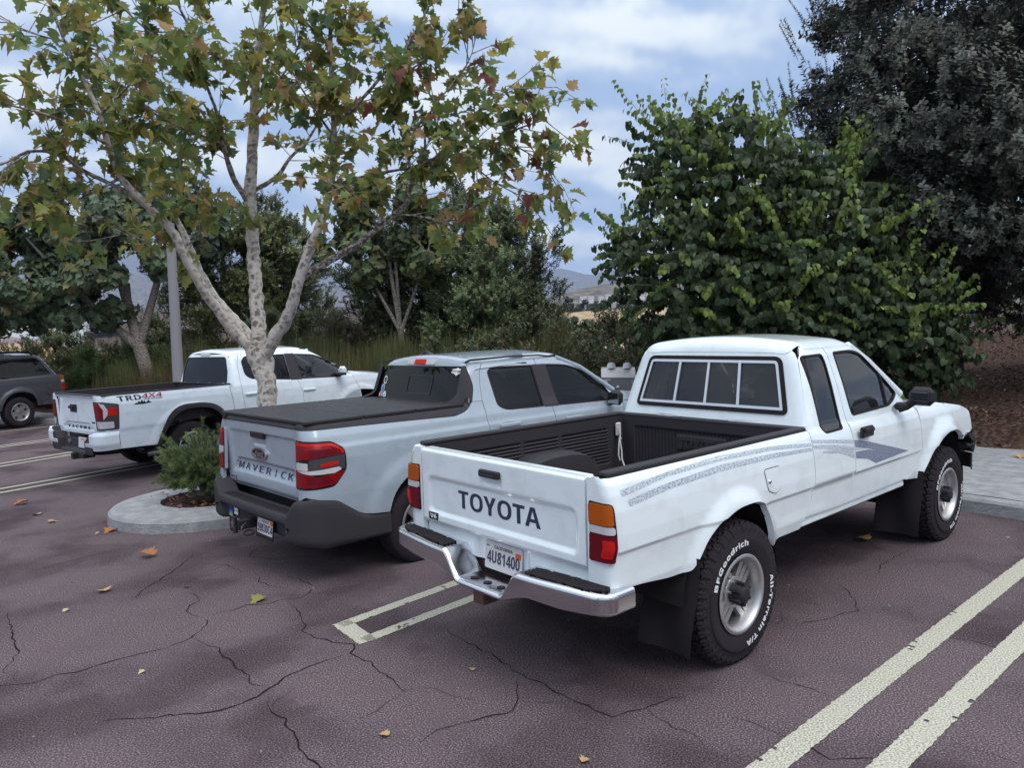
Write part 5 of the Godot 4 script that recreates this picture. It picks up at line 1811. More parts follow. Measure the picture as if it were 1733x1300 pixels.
	for q in [1.0, -1.0]:
		var mr := Node3D.new()
		mr.name = "door_mirror"
		car.add_child(mr, true)
		var a := MB.new()
		box(a, V(1.00 * q, 1.20, 3.50), Vector3(0.20, 0.155, 0.10), 0.045, Basis(Vector3.UP, -0.15 * q))
		tube(a, [V(0.85 * q, 1.15, 3.54), V(0.93 * q, 1.15, 3.52)], [0.04, 0.035], 8)
		put(a, "mirror_shell", M.black_plastic, mr)
		var f := MB.new()
		box(f, V(1.00 * q, 1.20, 3.448), Vector3(0.165, 0.12, 0.006), 0.002, Basis(Vector3.UP, -0.15 * q))
		put(f, "mirror_face", M.mirror_face, mr)
	# rear window and roof
	var gp := []
	for i in 9:
		var y := lerpf(1.285, 1.632, i / 8.0)
		gp.append([lerpf(0.815, 0.690, i / 8.0), y])
	for i in 9:
		var y := lerpf(1.632, 1.285, i / 8.0)
		gp.append([-lerpf(0.690, 0.815, i / 8.0), y])
	var rw := Node3D.new()
	rw.name = "rear_window"
	car.add_child(rw)
	var rg := MB.new()
	panel(rg, rp(gp), lifted(sh.back, -0.003), 0.06, 0.06, 0.01)
	put(rg, "pane", M.dark_glass, rw)
	var sl := MB.new()
	panel(sl, rrect(-0.17, 1.362, 0.24, 1.548, 0.03), lifted(sh.back, 0.003), 0.06, 0.06, 0.006, [rrect(-0.158, 1.374, 0.228, 1.536, 0.024)])
	put(sl, "slider_frame", M.black_gloss, rw)
	window_stickers(rw, sh)
	var rf := MB.new()
	var roof_l := func(x: float, u: float) -> Vector3: return sh.roof(x, u) + Vector3(0, 0.0015, 0)
	panel(rf, rp([[-0.655, 1.80, 0.03], [-0.60, 1.765], [0.60, 1.765], [0.655, 1.80, 0.03], [0.66, 2.70], [0.61, 3.02, 0.1], [0.3, 3.10], [-0.3, 3.10], [-0.61, 3.02, 0.1], [-0.66, 2.70]]), roof_l, 0.05, 0.05, 0.0)
	panel(rf, rp([[-0.66, 1.635], [0.66, 1.635], [0.63, 1.72], [-0.63, 1.72]]), lifted(sh.back, 0.001), 0.05, 0.02, 0.01)
	put(rf, "roof", W, car)
	for q in [1.0, -1.0]:
		var dt := MB.new()
		tube(dt, [V(0.665 * q, 1.668, 1.745), V(0.668 * q, 1.688, 1.80), V(0.668 * q, 1.698, 2.3), V(0.665 * q, 1.690, 2.7), V(0.64 * q, 1.655, 3.0)], [0.012, 0.011, 0.009, 0.009, 0.008], 6)
		put(dt, "roof_channel", M.black_plastic, car)
	var bl := Node3D.new()
	bl.name = "brake_light"
	car.add_child(bl)
	for e in [[-0.23, 0.23, M.clear_lens, "lamp_housing", 0.010], [-0.10, 0.085, M.bright_red_lens, "red_lens", 0.017]]:
		var m := MB.new()
		panel(m, rrect(e[0], 1.646, e[1], 1.690, 0.012), lifted(sh.back, e[4]), 0.04, 0.02, 0.02)
		put(m, e[3], e[2], bl)
	var an := MB.new()
	surf(an, func(t: float, w: float) -> Vector3: return V(-0.44 + 0.045 * (1.0 - t) * sin(w * PI * 2.0), 1.722 + 0.055 * t, 2.12 + 0.12 * t * 0.2 + (0.11 * (1.0 - t)) * cos(w * PI * 2.0) - 0.04 * t), 0.0, 1.0, 5, 0.0, 1.0, 14)
	tube(an, [V(-0.44, 1.77, 2.09), V(-0.455, 1.93, 1.96)], [0.004, 0.002], 5)
	put(an, "roof_antenna", M.black_gloss, car)
	var ws := MB.new()
	panel(ws, rp([[-0.76, 1.24], [0.76, 1.24], [0.60, 1.64, 0.05], [-0.60, 1.64, 0.05]]), sh.front, 0.08, 0.08, 0.01, [], -1.0)
	put(ws, "windshield", M.clear_glass, car)
	for q in [1.0, -1.0]:
		var ap := MB.new()
		tube(ap, [sh.side(2.95, 1.655) * Vector3(q, 1, 1), sh.side(3.25, 1.535) * Vector3(q, 1, 1) + Vector3(0, 0, -0.01), sh.side(3.64, 1.262) * Vector3(q, 1, 1) + Vector3(0, 0, -0.03)], [0.026, 0.030, 0.034], 8)
		put(ap, "windshield_pillar", W, car)
	# nose, mostly hidden by its neighbour
	var ho := MB.new()
	surf(ho, func(x: float, u: float) -> Vector3: return V(x, 1.185 - 0.05 * x * x - 0.035 * (u - 3.6) - 0.5 * pow(maxf(u - 4.75, 0.0), 1.6), u), -0.86, 0.86, 16, 3.62, 5.0, 16, 1.0)
	put(ho, "hood", W, car)
	var fe := MB.new()
	panel(fe, rp([[3.746, 1.14], [4.4, 1.11], [4.95, 1.04, 0.1], [5.02, 0.70], [4.62, 0.50], [4.53, 0.62], [4.40, 0.76, 0.1], [4.12, 0.825, 0.1], [3.88, 0.76, 0.1], [3.74, 0.60]]), func(u: float, y: float) -> Vector3: return V(sh.half(u, y) - 0.25 * pow(maxf(u - 4.5, 0.0), 2.0), y, u), 0.07, 0.05, 0.03)
	pair(car, "fender", fe, W)
	var no := MB.new()
	surf(no, func(a: float, y: float) -> Vector3: return V(0.90 * sin(a), y, 4.72 + 0.34 * pow(cos(a), 0.5)), -1.56, 1.56, 30, 0.36, 1.02, 5, -1.0)
	put(no, "front_fascia", K, car)
	var un := MB.new()
	box(un, V(0, 0.40, 2.5), Vector3(1.55, 0.10, 4.2))
	box(un, V(0, 0.80, 0.85), Vector3(1.40, 0.60, 1.3))
	box(un, V(0, 0.75, 4.1), Vector3(1.2, 0.6, 1.2))
	put(un, "chassis", M.underside, car)
	var wl := MB.new()
	surf(wl, func(a: float, x: float) -> Vector3: return V(x, 0.40 + 0.425 * sin(a), 1.06 - 0.41 * cos(a)), 0.0, PI, 14, 0.5, 0.89, 2, 1.0)
	pair(car, "wheel_arch_liner", wl, M.underside)
	wheels(car, [[0.80, 1.04, 0.352], [-0.80, 1.04, 0.352], [0.80, 4.12, 0.352], [-0.80, 4.12, 0.352]], 0.112, 0.362, 0.225, -1, 0.354, 5, 0.10, 0, M.satin_alloy, M.black_gloss)
	inside(car, 0.55, 1.72, 3.6, [[-0.38, 0.75, 3.0, 0.52], [0.38, 0.75, 3.0, 0.52], [0.0, 0.75, 2.15, 1.25]], V(-0.38, 1.14, 3.42), 3.62, 1.15, 0.74)

func window_stickers(rw: Node3D, sh: Shell) -> void:
	var f: Callable = sh.back
	var disc := func(cx: float, cy: float, a: float, b: float, low := -9.0) -> PackedVector2Array:
		var p := PackedVector2Array()
		for i in 28: p.append(Vector2(cx + cos(TAU * i / 28.0) * a, maxf(cy + sin(TAU * i / 28.0) * b, low)))
		return p
	for e in [["round_sticker", M.white_print, disc.call(-0.570, 1.488, 0.030, 0.042), 0.0], ["round_sticker_ring", M.smoke_lens, disc.call(-0.570, 1.488, 0.020, 0.029), 0.0006], ["round_sticker", M.white_print, disc.call(-0.592, 1.402, 0.031, 0.042), 0.0], ["blue_print", M.sky_blue_print, disc.call(-0.592, 1.400, 0.026, 0.036), 0.0006], ["round_sticker", M.white_print, disc.call(-0.612, 1.335, 0.030, 0.034, 1.317), 0.0], ["orange_print", M.orange_sticker, disc.call(-0.612, 1.349, 0.018, 0.014), 0.0006], ["blue_print", M.sky_blue_print, rrect(-0.634, 1.318, -0.590, 1.334, 0.003), 0.0007], ["arched_sticker", M.white_print, disc.call(-0.542, 1.335, 0.029, 0.040, 1.317), 0.0], ["small_figure_print", M.blue_print, rp([[-0.555, 1.325], [-0.54, 1.345], [-0.535, 1.355], [-0.528, 1.35], [-0.537, 1.335], [-0.535, 1.322]]), 0.0006], ["oval_sticker", M.yellow_print, disc.call(0.690, 1.338, 0.020, 0.031), 0.0], ["oval_print", M.black_print, disc.call(0.690, 1.338, 0.009, 0.020), 0.0006]]:
		var m := MB.new()
		panel(m, e[2], lifted(f, 0.002 + e[3]), 0.05, 0.05, 0.0)
		put(m, e[0], e[1], rw)
	var b := MB.new()
	panel(b, rp([[0.505, 1.578], [0.525, 1.610, 0.006], [0.570, 1.612], [0.592, 1.622], [0.612, 1.612], [0.665, 1.605, 0.006], [0.655, 1.575, 0.006], [0.625, 1.565], [0.588, 1.548], [0.560, 1.565]]), lifted(f, 0.002), 0.05, 0.05, 0.0)
	var st := put(b, "race_sticker", M.white_print, rw)
	var t := MB.new()
	text(t, "BAJA", bold, 0.024, on(f, 0.549, 1.590, Vector2(1, -0.03), Vector2(0.15, 1), 1.0, 0.0026), 0.0004, 1.0, 0.2, 0.070)
	put(t, "sticker_lettering", M.red_print, st)
	var t2 := MB.new()
	text(t2, "1000", bold, 0.022, on(f, 0.622, 1.588, Vector2(1, -0.03), Vector2(0.15, 1), 1.0, 0.0026), 0.0004, 1.0, 0.2, 0.062)
	put(t2, "sticker_lettering", M.smoke_lens, st)

func middle_bumper(car: Node3D, xs: Callable) -> void:
	var n := Node3D.new()
	n.name = "rear_bumper"
	car.add_child(n)
	var R := 0.20
	var plan := func(t: float) -> Vector2:
		var s := signf(t)
		var a := absf(t)
		var x0 := 0.925 - R
		if a < x0: return Vector2(t, -0.115 + 0.02 * pow(a / x0, 2.0))
		var e := (a - x0) / R
		if e < PI * 0.5: return Vector2(s * (x0 + R * sin(e)), -0.095 + R * (1.0 - cos(e)))
		return Vector2(s * (0.925 - 0.01 * (e - PI * 0.5) * R), -0.095 + R + (e - PI * 0.5) * R)
	var top := func(t: float) -> float:
		var a := absf(t)
		var p: Vector2 = plan.call(t)
		if a < 0.925 - R + 0.15: return lerpf(0.592, 0.715, smoothstep(0.64, 0.80, a))
		return interp([[-0.05, 0.715], [0.02, 0.733], [0.235, 0.686], [0.44, 0.541], [0.54, 0.526], [0.70, 0.516]], p.y)
	var bot := func(t: float) -> float:
		var p: Vector2 = plan.call(t)
		return interp([[-0.12, 0.375], [0.0, 0.36], [0.1, 0.335], [0.7, 0.325]], p.y)
	var b := MB.new()
	wrap_bumper(b, plan, top, bot, 1.63, 150, 0.022, func(x: float, y: float) -> float: return 0.075 * smoothstep(0.515, 0.500, y) * smoothstep(0.66, 0.60, absf(x) + 0.25 * (0.5 - y)))
	put(b, "bumper_cover", M.grey_plastic, n)
	for i in 34:
		var m := MB.new()
		var x := -0.62 + i * 1.24 / 33.0
		box(m, V(x, 0.5945, -0.025), Vector3(0.010, 0.006, 0.10), 0.002, Basis(Vector3.UP, 0.25))
		put(m, "step_rib", M.grey_plastic, n)
	for x in [-0.70, 0.70]:
		var m := MB.new()
		lathe(m, [Vector2(0.0, 0.016), Vector2(0.008, 0.014), Vector2(0.008, 0.001)], 14, Transform3D(Basis(Vector3.UP, PI / 2.0 * -1.0) * Basis(Vector3.UP, PI), V(x, 0.49, -0.108)))
		put(m, "parking_sensor", M.black_gloss, n)
	plate(car, Transform3D(Basis(Vector3.RIGHT, -0.12) * Basis(Vector3.UP, 0.0), V(0.215, 0.418, -0.062)), "59830C4", M.black_gloss, false)
	var fr := MB.new()
	text(fr, "STEELERS", bold, 0.020, func(x: float, y: float) -> Array: return [V(0.215 + x, 0.3405 + y, -0.0635), Vector3(0, 0, 1)], 0.002, 1.0, 0.0, 0.19)
	put(fr, "frame_lettering", M.gold_print, car)
	# stickers on the bumper's recess
	var st := MB.new()
	slab(st, rrect(-0.565, 0.395, -0.485, 0.490, 0.004), 0.002, Transform3D(Basis(), V(0, 0, -0.045)))
	var s0 := put(st, "blue_sticker", M.deep_blue_print, n)
	var s1 := MB.new()
	slab(s1, rrect(-0.562, 0.416, -0.488, 0.444, 0.0), 0.001, Transform3D(Basis(), V(0, 0, -0.0472)))
	put(s1, "light_blue_band", M.sky_blue_print, s0)
	var s2 := MB.new()
	slab(s2, rrect(-0.562, 0.397, -0.488, 0.4155, 0.0), 0.001, Transform3D(Basis(), V(0, 0, -0.0472)))
	put(s2, "yellow_band", M.yellow_print, s0)
	var s4 := MB.new()
	slab(s4, rrect(-0.455, 0.425, -0.375, 0.485, 0.003), 0.002, Transform3D(Basis(), V(0, 0, -0.045)))
	var s5 := put(s4, "white_sticker", M.white_print, n)
	var s6 := MB.new()
	slab(s6, rrect(-0.45, 0.452, -0.38, 0.458, 0.0), 0.001, Transform3D(Basis(), V(0, 0, -0.0472)))
	put(s6, "sticker_line", M.blue_print, s5)
	# hitch with an embossed cover plate, pin clip and shackle
	var h := Node3D.new()
	h.name = "tow_hitch"
	car.add_child(h)
	var h1 := MB.new()
	box(h1, V(-0.02, 0.425, -0.11), Vector3(0.075, 0.075, 0.20), 0.006)
	put(h1, "receiver", M.underside, h)
	var h2 := MB.new()
	box(h2, V(-0.055, 0.435, -0.215), Vector3(0.125, 0.135, 0.018), 0.004)
	var hp := put(h2, "hitch_plate", M.black_gloss, h)
	var h3 := MB.new()
	var star := PackedVector2Array()
	for i in 10:
		var r := 0.038 if i % 2 == 0 else 0.017
		star.append(Vector2(sin(TAU * i / 10.0) * r, cos(TAU * i / 10.0) * r * 1.2))
	slab(h3, star, 0.004, Transform3D(Basis(), V(-0.055, 0.437, -0.2235)))
	put(h3, "star_emblem", M.steel, hp)
	var h4 := MB.new()
	var ring := []
	var rad := []
	for i in 21:
		var a := TAU * i / 20.0
		ring.append(V(0.09 + 0.062 * cos(a), 0.375 + 0.010 * sin(a), -0.15 + 0.034 * sin(a)))
		rad.append(0.009)
	tube(h4, ring, rad, 8, false)
	put(h4, "shackle", M.underside, h)
	var h5 := MB.new()
	tube(h5, [V(0.02, 0.42, -0.18), V(0.035, 0.40, -0.19), V(0.05, 0.41, -0.19), V(0.06, 0.44, -0.18), V(0.085, 0.46, -0.17)], [0.004, 0.004, 0.004, 0.004, 0.003], 6)
	put(h5, "pin_clip", M.steel, h)

# ---- the white crew cab with black wheel arches, farthest of the three ----
func far_pickup() -> void:
	var car := thing("pickup_truck", "white crew cab pickup with black wheel arch flares parked behind the shrub", "pickup truck", parked(-6.36, -0.52, -10.65, 39.3, 2.5))
	var W: Material = M.bright_white_paint
	var K: Material = M.grey_plastic
	var widths := [[0.40, 0.89], [0.50, 0.918], [0.74, 0.934], [0.79, 0.944], [1.0, 0.942], [1.12, 0.932], [1.21, 0.910], [1.265, 0.885], [1.32, 0.862], [1.66, 0.715], [1.78, 0.66]]
	var flare := func(u: float, y: float) -> float:
		var a := Vector2((u - 1.29) / 1.05, y - 0.42).length()
		var b := Vector2((u - 4.5) / 1.05, y - 0.42).length()
		return 0.018 * smoothstep(0.66, 0.58, a) + 0.018 * smoothstep(0.66, 0.58, b)
	var bed := Bed.new()
	bed.w0 = 0.935
	bed.r = 0.15
	bed.width = widths
	bed.flare = flare
	bed.xin = 0.69
	bed.lean = -0.05
	var sh := Shell.new()
	sh.width = widths
	sh.flare = flare
	sh.top = 1.825
	sh.crown = 0.13
	sh.fall = 0.016
	sh.mid = 2.9
	sh.rear = [1.25, 1.99, 0.16]
	sh.wind = [1.30, 4.30, 1.45]
	sh.soft = 0.12
	sh.belt = 1.25
	var xs := func(x: float) -> float: return bed.r - PI * 0.5 * bed.r - (bed.w0 - bed.r - x)
	var inner := [[1.82, 0.44], [1.80, 0.62, 0.06], [1.73, 0.82, 0.08], [1.60, 0.928, 0.08], [1.42, 0.962, 0.06], [1.21, 0.965, 0.06], [1.07, 0.925, 0.08], [0.955, 0.83, 0.08], [0.85, 0.66, 0.08], [0.775, 0.49]]
	var outer := [[1.885, 0.44], [1.875, 0.66, 0.06], [1.78, 0.89, 0.08], [1.64, 0.992, 0.08], [1.42, 1.028, 0.06], [1.18, 1.030, 0.06], [1.02, 0.992, 0.08], [0.895, 0.87, 0.08], [0.80, 0.67, 0.08], [0.722, 0.485]]
	var lamp := [[xs.call(0.685), 1.178, 0.015], [0.05, 1.170, 0.02], [0.238, 1.132, 0.02], [0.205, 0.785, 0.02], [xs.call(0.70), 0.770, 0.02]]
	var out := [[xs.call(0.718), 1.262], [1.93, 1.262], [1.935, 1.15, 0.03], [1.965, 0.95], [1.98, 0.44]] + outer + [[0.60, 0.488], [0.212, 0.498], [0.20, 0.765], [xs.call(0.72), 0.765]]
	var s := MB.new()
	panel(s, rp(out), bed.at, 0.04, 0.03, 0.03, [grow(rp(lamp), 0.004)])
	var sides := pair(car, "bed_side", s, W)
	var af := MB.new()
	var ring := outer.duplicate()
	var rev := inner.duplicate()
	rev.reverse()
	panel(af, rp(ring + rev), lifted(bed.at, 0.022), 0.03, 0.03, 0.035)
	pair(car, "arch_flare", af, K)
	var rc := MB.new()
	box(rc, V(0.868, 1.268, 0.99), Vector3(0.062, 0.022, 1.92), 0.008)
	pair(car, "rail_cap", rc, M.bed_liner)
	var li := MB.new()
	for q in [1.0, -1.0]:
		li.flat(V(0.838 * q, 1.262, 0.04), V(0.838 * q, 1.262, 1.93), V(0.838 * q, 0.78, 1.93), V(0.838 * q, 0.78, 0.04), Vector3(-q, 0, 0))
	li.flat(V(-0.84, 0.79, 0.04), V(0.84, 0.79, 0.04), V(0.84, 0.79, 1.93), V(-0.84, 0.79, 1.93), Vector3.UP)
	li.flat(V(-0.84, 0.79, 1.93), V(0.84, 0.79, 1.93), V(0.84, 1.262, 1.93), V(-0.84, 1.262, 1.93), Vector3(0, 0, 1))
	box(li, V(0, 1.268, 1.945), Vector3(1.78, 0.022, 0.06), 0.008)
	put(li, "bed_liner", M.bed_liner, car)
	# decals on the side
	var spread := func(v0: float) -> Callable: return on(bed.at, 0.0, v0, Vector2(1, 0), Vector2(0, 1), 1.0)
	var t1 := MB.new()
	text(t1, "TRD", bold, 0.072, on(bed.at, 0.395, 1.200, Vector2(1, 0.0), Vector2(0, 1), 1.0), 0.001, 1.0, -0.18, 0.32)
	put(t1, "side_lettering", M.black_print, sides[0])
	var t2 := MB.new()
	text(t2, "4X4", bold, 0.062, on(bed.at, 0.715, 1.212, Vector2(1, 0.0), Vector2(0, 1), 1.0), 0.001, 1.0, 0.25, 0.295)
	put(t2, "side_lettering", M.red_print, sides[0])
	var t3 := MB.new()
	text(t3, "SPORT OFF ROAD", bold, 0.020, on(bed.at, 0.720, 1.166, Vector2(1, 0.0), Vector2(0, 1), 1.0), 0.001, 1.0, 0.2, 0.27)
	put(t3, "side_lettering", M.black_print, sides[0])
	var mt := MB.new()
	panel(mt, rp([[0.44, 1.100], [0.475, 1.130], [0.487, 1.118], [0.515, 1.150], [0.53, 1.126], [0.558, 1.166], [0.578, 1.130], [0.592, 1.152], [0.612, 1.116], [0.63, 1.134], [0.652, 1.152], [0.668, 1.124], [0.70, 1.112], [0.64, 1.104], [0.60, 1.100], [0.56, 1.096], [0.52, 1.100]]), lifted(bed.at, 0.0015), 0.05, 0.03, 0.0)
	put(mt, "mountain_decal", M.black_print, sides[0])
	# lamps
	for q in [1, -1]:
		var lp := Node3D.new()
		lp.name = "tail_lamp"
		car.add_child(lp, true)
		var x0: float = xs.call(0.70)
		for l in [["lamp_bezel", M.smoke_lens, lamp, 0.002], ["red_lens", M.red_lens, [[x0 + 0.015, 1.135, 0.02], [-0.03, 1.15, 0.01], [0.02, 1.06], [0.01, 0.985], [-0.01, 0.93], [x0 + 0.022, 0.925]], 0.008], ["clear_lens", M.clear_lens, [[-0.02, 1.158], [0.05, 1.14], [0.085, 1.06], [0.075, 0.99], [0.02, 0.925], [0.02, 0.985], [0.03, 1.06]], 0.009], ["bright_lens", M.bright_red_lens, [[0.085, 1.098, 0.01], [0.195, 1.088, 0.01], [0.195, 0.98, 0.01], [0.085, 0.978, 0.01]], 0.010], ["reversing_lens", M.clear_lens, [[x0 + 0.04, 0.900, 0.01], [0.14, 0.898, 0.01], [0.14, 0.805, 0.02], [x0 + 0.06, 0.800, 0.02]], 0.009]]:
			var k := MB.new()
			panel(k, rp(l[2]), lifted(bed.at, l[3]), 0.03, 0.04, 0.010)
			put(k if q > 0 else mirrored(k), l[0], l[1], lp)
	# tailgate
	var gate := func(x: float, y: float) -> Vector3:
		var a := absf(x)
		var half := lerpf(0.40, 0.56, clampf((0.85 - y) / 0.06, 0.0, 1.0))
		var k := 0.022 * smoothstep(half + 0.012, half - 0.012, a) * smoothstep(0.862, 0.845, y)
		k += 0.022 * smoothstep(0.60, 0.56, a) * 0.0
		var lip := 0.028 * smoothstep(1.205, 1.245, y)
		return V(x, y, 0.035 + 0.06 * (1.0 - y) * -1.0 * 0.6 + k * 0.9 * smoothstep(0.72, 0.80, y) - lip * -1.0 * -1.0 + 0.015 * smoothstep(0.80, 0.69, y))
	var g := MB.new()
	panel(g, rrect(-0.712, 0.695, 0.712, 1.258, 0.012), gate, 0.03, 0.014, 0.03)
	box(g, V(0, 1.245, 0.05), Vector3(1.42, 0.026, 0.07), 0.008)
	var gt := put(g, "tailgate", W, car)
	var gc := MB.new()
	box(gc, V(0, 1.262, 0.04), Vector3(1.42, 0.014, 0.09), 0.005)
	put(gc, "gate_cap", M.bed_liner, gt)
	var tl := MB.new()
	spaced(tl, "TACOMA", bold, 0.044, gate, -0.370, 0.355, 0.790, 0.082, 0.002, 0.005)
	put(tl, "tailgate_lettering", M.black_print, gt)
	var gh := MB.new()
	panel(gh, rp([[-0.31, 1.06], [-0.255, 1.112, 0.01], [-0.02, 1.115, 0.015], [-0.02, 1.0, 0.015], [-0.255, 1.005, 0.01], [-0.26, 1.04]]), lifted(gate, 0.006), 0.05, 0.05, 0.012)
	box(gh, V(-0.14, 1.075, 0.0), Vector3(0.16, 0.04, 0.03), 0.01)
	put(gh, "gate_handle", M.black_plastic, gt)
	var gb := MB.new()
	panel(gb, rrect(0.50, 0.862, 0.60, 0.885, 0.004), lifted(gate, 0.003), 0.05, 0.05, 0.003)
	put(gb, "trim_badge", M.black_print, gt)
	far_bumper(car)
	# cab: quarter, doors, glass
	var rl := func(y: float) -> float: return sh.rear[1] + sh.rear[2] * (y - 1.25) + 0.022
	var cq := MB.new()
	panel(cq, rp([[1.965, 1.262], [rl.call(1.30), 1.30], [rl.call(1.5), 1.5], [rl.call(1.66), 1.66], [rl.call(1.72) + 0.04, 1.735], [2.32, 1.755], [2.245, 1.72, 0.03], [2.18, 1.60, 0.06], [2.145, 1.32], [2.135, 1.10], [2.16, 0.84], [2.20, 0.44], [1.99, 0.44], [1.975, 0.95], [1.945, 1.15, 0.03], [1.94, 1.25]]), sh.side, 0.05, 0.05, 0.025)
	pair(car, "cab_quarter", cq, W)
	var w1 := rp([[2.255, 1.60, 0.03], [2.33, 1.686, 0.05], [3.085, 1.684, 0.02], [3.07, 1.245, 0.02], [2.34, 1.315, 0.05], [2.255, 1.385, 0.05]])
	var w2 := rp([[3.275, 1.680, 0.02], [3.66, 1.650, 0.08], [3.92, 1.555, 0.06], [4.16, 1.40, 0.03], [4.18, 1.26, 0.03], [4.09, 1.215, 0.02], [3.295, 1.240, 0.02]])
	for d in [[[[2.33, 1.757], [2.96, 1.772], [3.160, 1.768], [3.17, 1.46], [3.205, 1.21], [3.26, 1.03], [3.28, 0.80], [3.28, 0.50], [2.205, 0.50], [2.168, 0.84], [2.142, 1.10], [2.152, 1.32], [2.187, 1.60, 0.06], [2.252, 1.72, 0.03]], w1, 2.30, 1.082, M.dark_glass], [[[3.168, 1.768], [3.55, 1.745], [3.80, 1.675, 0.08], [4.05, 1.535, 0.06], [4.30, 1.345, 0.06], [4.43, 1.10, 0.06], [4.49, 0.93], [4.52, 0.78], [4.40, 0.50], [3.287, 0.50], [3.287, 0.80], [3.267, 1.03], [3.212, 1.21], [3.177, 1.46]], w2, 3.40, 1.052, M.tinted_glass]]:
		var m := MB.new()
		panel(m, rp(d[0]), sh.side, 0.08, 0.04, 0.025, [d[1]])
		var two := pair(car, "door", m, W)
		for i in 2:
			var q := 1 if i == 0 else -1
			pane_in(two[i], "door_glass", d[1], sh.side, d[4], q)
			var h := MB.new()
			box(h, V(0.955, d[3], d[2]), Vector3(0.026, 0.040, 0.25), 0.012)
			put(h if q > 0 else mirrored(h), "door_handle", W, two[i])
	var bp := MB.new()
	panel(bp, rp([[3.09, 1.690], [3.275, 1.686], [3.295, 1.235], [3.072, 1.240]]), lifted(sh.side, 0.004), 0.05, 0.05, 0.01)
	pair(car, "pillar_trim", bp, K)
	for q in [1.0, -1.0]:
		var mr := Node3D.new()
		mr.name = "door_mirror"
		car.add_child(mr, true)
		var a := MB.new()
		box(a, V(1.03 * q, 1.335, 4.06), Vector3(0.20, 0.15, 0.12), 0.05, Basis(Vector3.UP, -0.15 * q))
		put(a, "mirror_shell", W, mr)
		var b := MB.new()
		box(b, V(1.02 * q, 1.275, 4.03), Vector3(0.21, 0.05, 0.12), 0.02)
		tube(b, [V(0.86 * q, 1.25, 4.06), V(0.96 * q, 1.27, 4.04)], [0.05, 0.04], 8)
		put(b, "mirror_base", M.black_plastic, mr)
	var rw := MB.new()
	var rout := []
	for i in 11:
		var y := lerpf(1.258, 1.735, i / 10.0)
		rout.append([sh.half(2.1, y) - 0.04 - 0.05 * smoothstep(1.66, 1.735, y), y])
	for i in 11:
		var y := lerpf(1.735, 1.258, i / 10.0)
		rout.append([-(sh.half(2.1, y) - 0.04 - 0.05 * smoothstep(1.66, 1.735, y)), y])
	var rwin := rp([[-0.72, 1.268, 0.03], [0.72, 1.268, 0.03], [0.715, 1.45], [0.615, 1.688, 0.06], [-0.615, 1.688, 0.06], [-0.715, 1.45]])
	panel(rw, rp(rout), func(x: float, y: float) -> Vector3: return sh.back(x, y) + V(0, 0, 0.0015), 0.05, 0.05, 0.0, [rwin])
	put(rw, "cab_rear_wall", W, car)
	var win := Node3D.new()
	win.name = "rear_window"
	car.add_child(win)
	var rg := MB.new()
	panel(rg, rwin, lifted(sh.back, -0.003), 0.08, 0.08, 0.0)
	put(rg, "pane", M.dark_glass, win)
	var rs := MB.new()
	panel(rs, grow(rwin, 0.004), lifted(sh.back, 0.003), 0.08, 0.08, 0.01, [grow(rwin, -0.014)])
	put(rs, "window_seal", M.rubber, win)
	var rf := MB.new()
	panel(rf, rp([[-0.655, 2.165, 0.05], [0.655, 2.165, 0.05], [0.665, 3.10], [0.62, 3.50, 0.1], [0.3, 3.60], [-0.3, 3.60], [-0.62, 3.50, 0.1], [-0.665, 3.10]]), func(x: float, u: float) -> Vector3: return sh.roof(x, u) + Vector3(0, 0.0015, 0), 0.05, 0.05, 0.0)
	panel(rf, rp([[-0.655, 2.085, 0.04], [0.655, 2.085, 0.04], [0.66, 2.20], [-0.66, 2.20]]), func(x: float, u: float) -> Vector3: return sh.roof(x, u) + Vector3(0, 0.0007, 0), 0.05, 0.02, 0.0)
	put(rf, "roof", W, car)
	var bl := MB.new()
	panel(bl, rrect(-0.17, 1.715, 0.13, 1.765, 0.012), lifted(sh.back, 0.012), 0.04, 0.02, 0.02)
	put(bl, "brake_light", M.clear_lens, car)
	var an := MB.new()
	surf(an, func(t: float, w: float) -> Vector3: return V(0.04 * (1.0 - t) * sin(w * TAU), 1.815 + 0.06 * t, 2.75 + 0.11 * (1.0 - t) * cos(w * TAU) - 0.05 * t), 0.0, 1.0, 5, 0.0, 1.0, 14)
	put(an, "roof_antenna", M.black_gloss, car)
	var ws := MB.new()
	panel(ws, rp([[-0.78, 1.28], [0.78, 1.28], [0.62, 1.70, 0.05], [-0.62, 1.70, 0.05]]), sh.front, 0.08, 0.08, 0.01, [], -1.0)
	put(ws, "windshield", M.clear_glass, car)
	for q in [1.0, -1.0]:
		var ap := MB.new()
		tube(ap, [sh.side(3.62, 1.725) * Vector3(q, 1, 1) + Vector3(-0.01 * q, 0, 0), sh.side(3.92, 1.60) * Vector3(q, 1, 1) + Vector3(-0.01 * q, 0, -0.02), sh.side(4.28, 1.35) * Vector3(q, 1, 1) + Vector3(0, 0, -0.04)], [0.03, 0.034, 0.04], 8)
		put(ap, "windshield_pillar", W, car)
	var ho := MB.new()
	surf(ho, func(x: float, u: float) -> Vector3: return V(x, 1.285 - 0.07 * x * x - 0.045 * (u - 4.3) - 0.5 * pow(maxf(u - 5.15, 0.0), 1.6), u), -0.90, 0.90, 16, 4.32, 5.42, 14, 1.0)
	put(ho, "hood", W, car)
	var fe := MB.new()
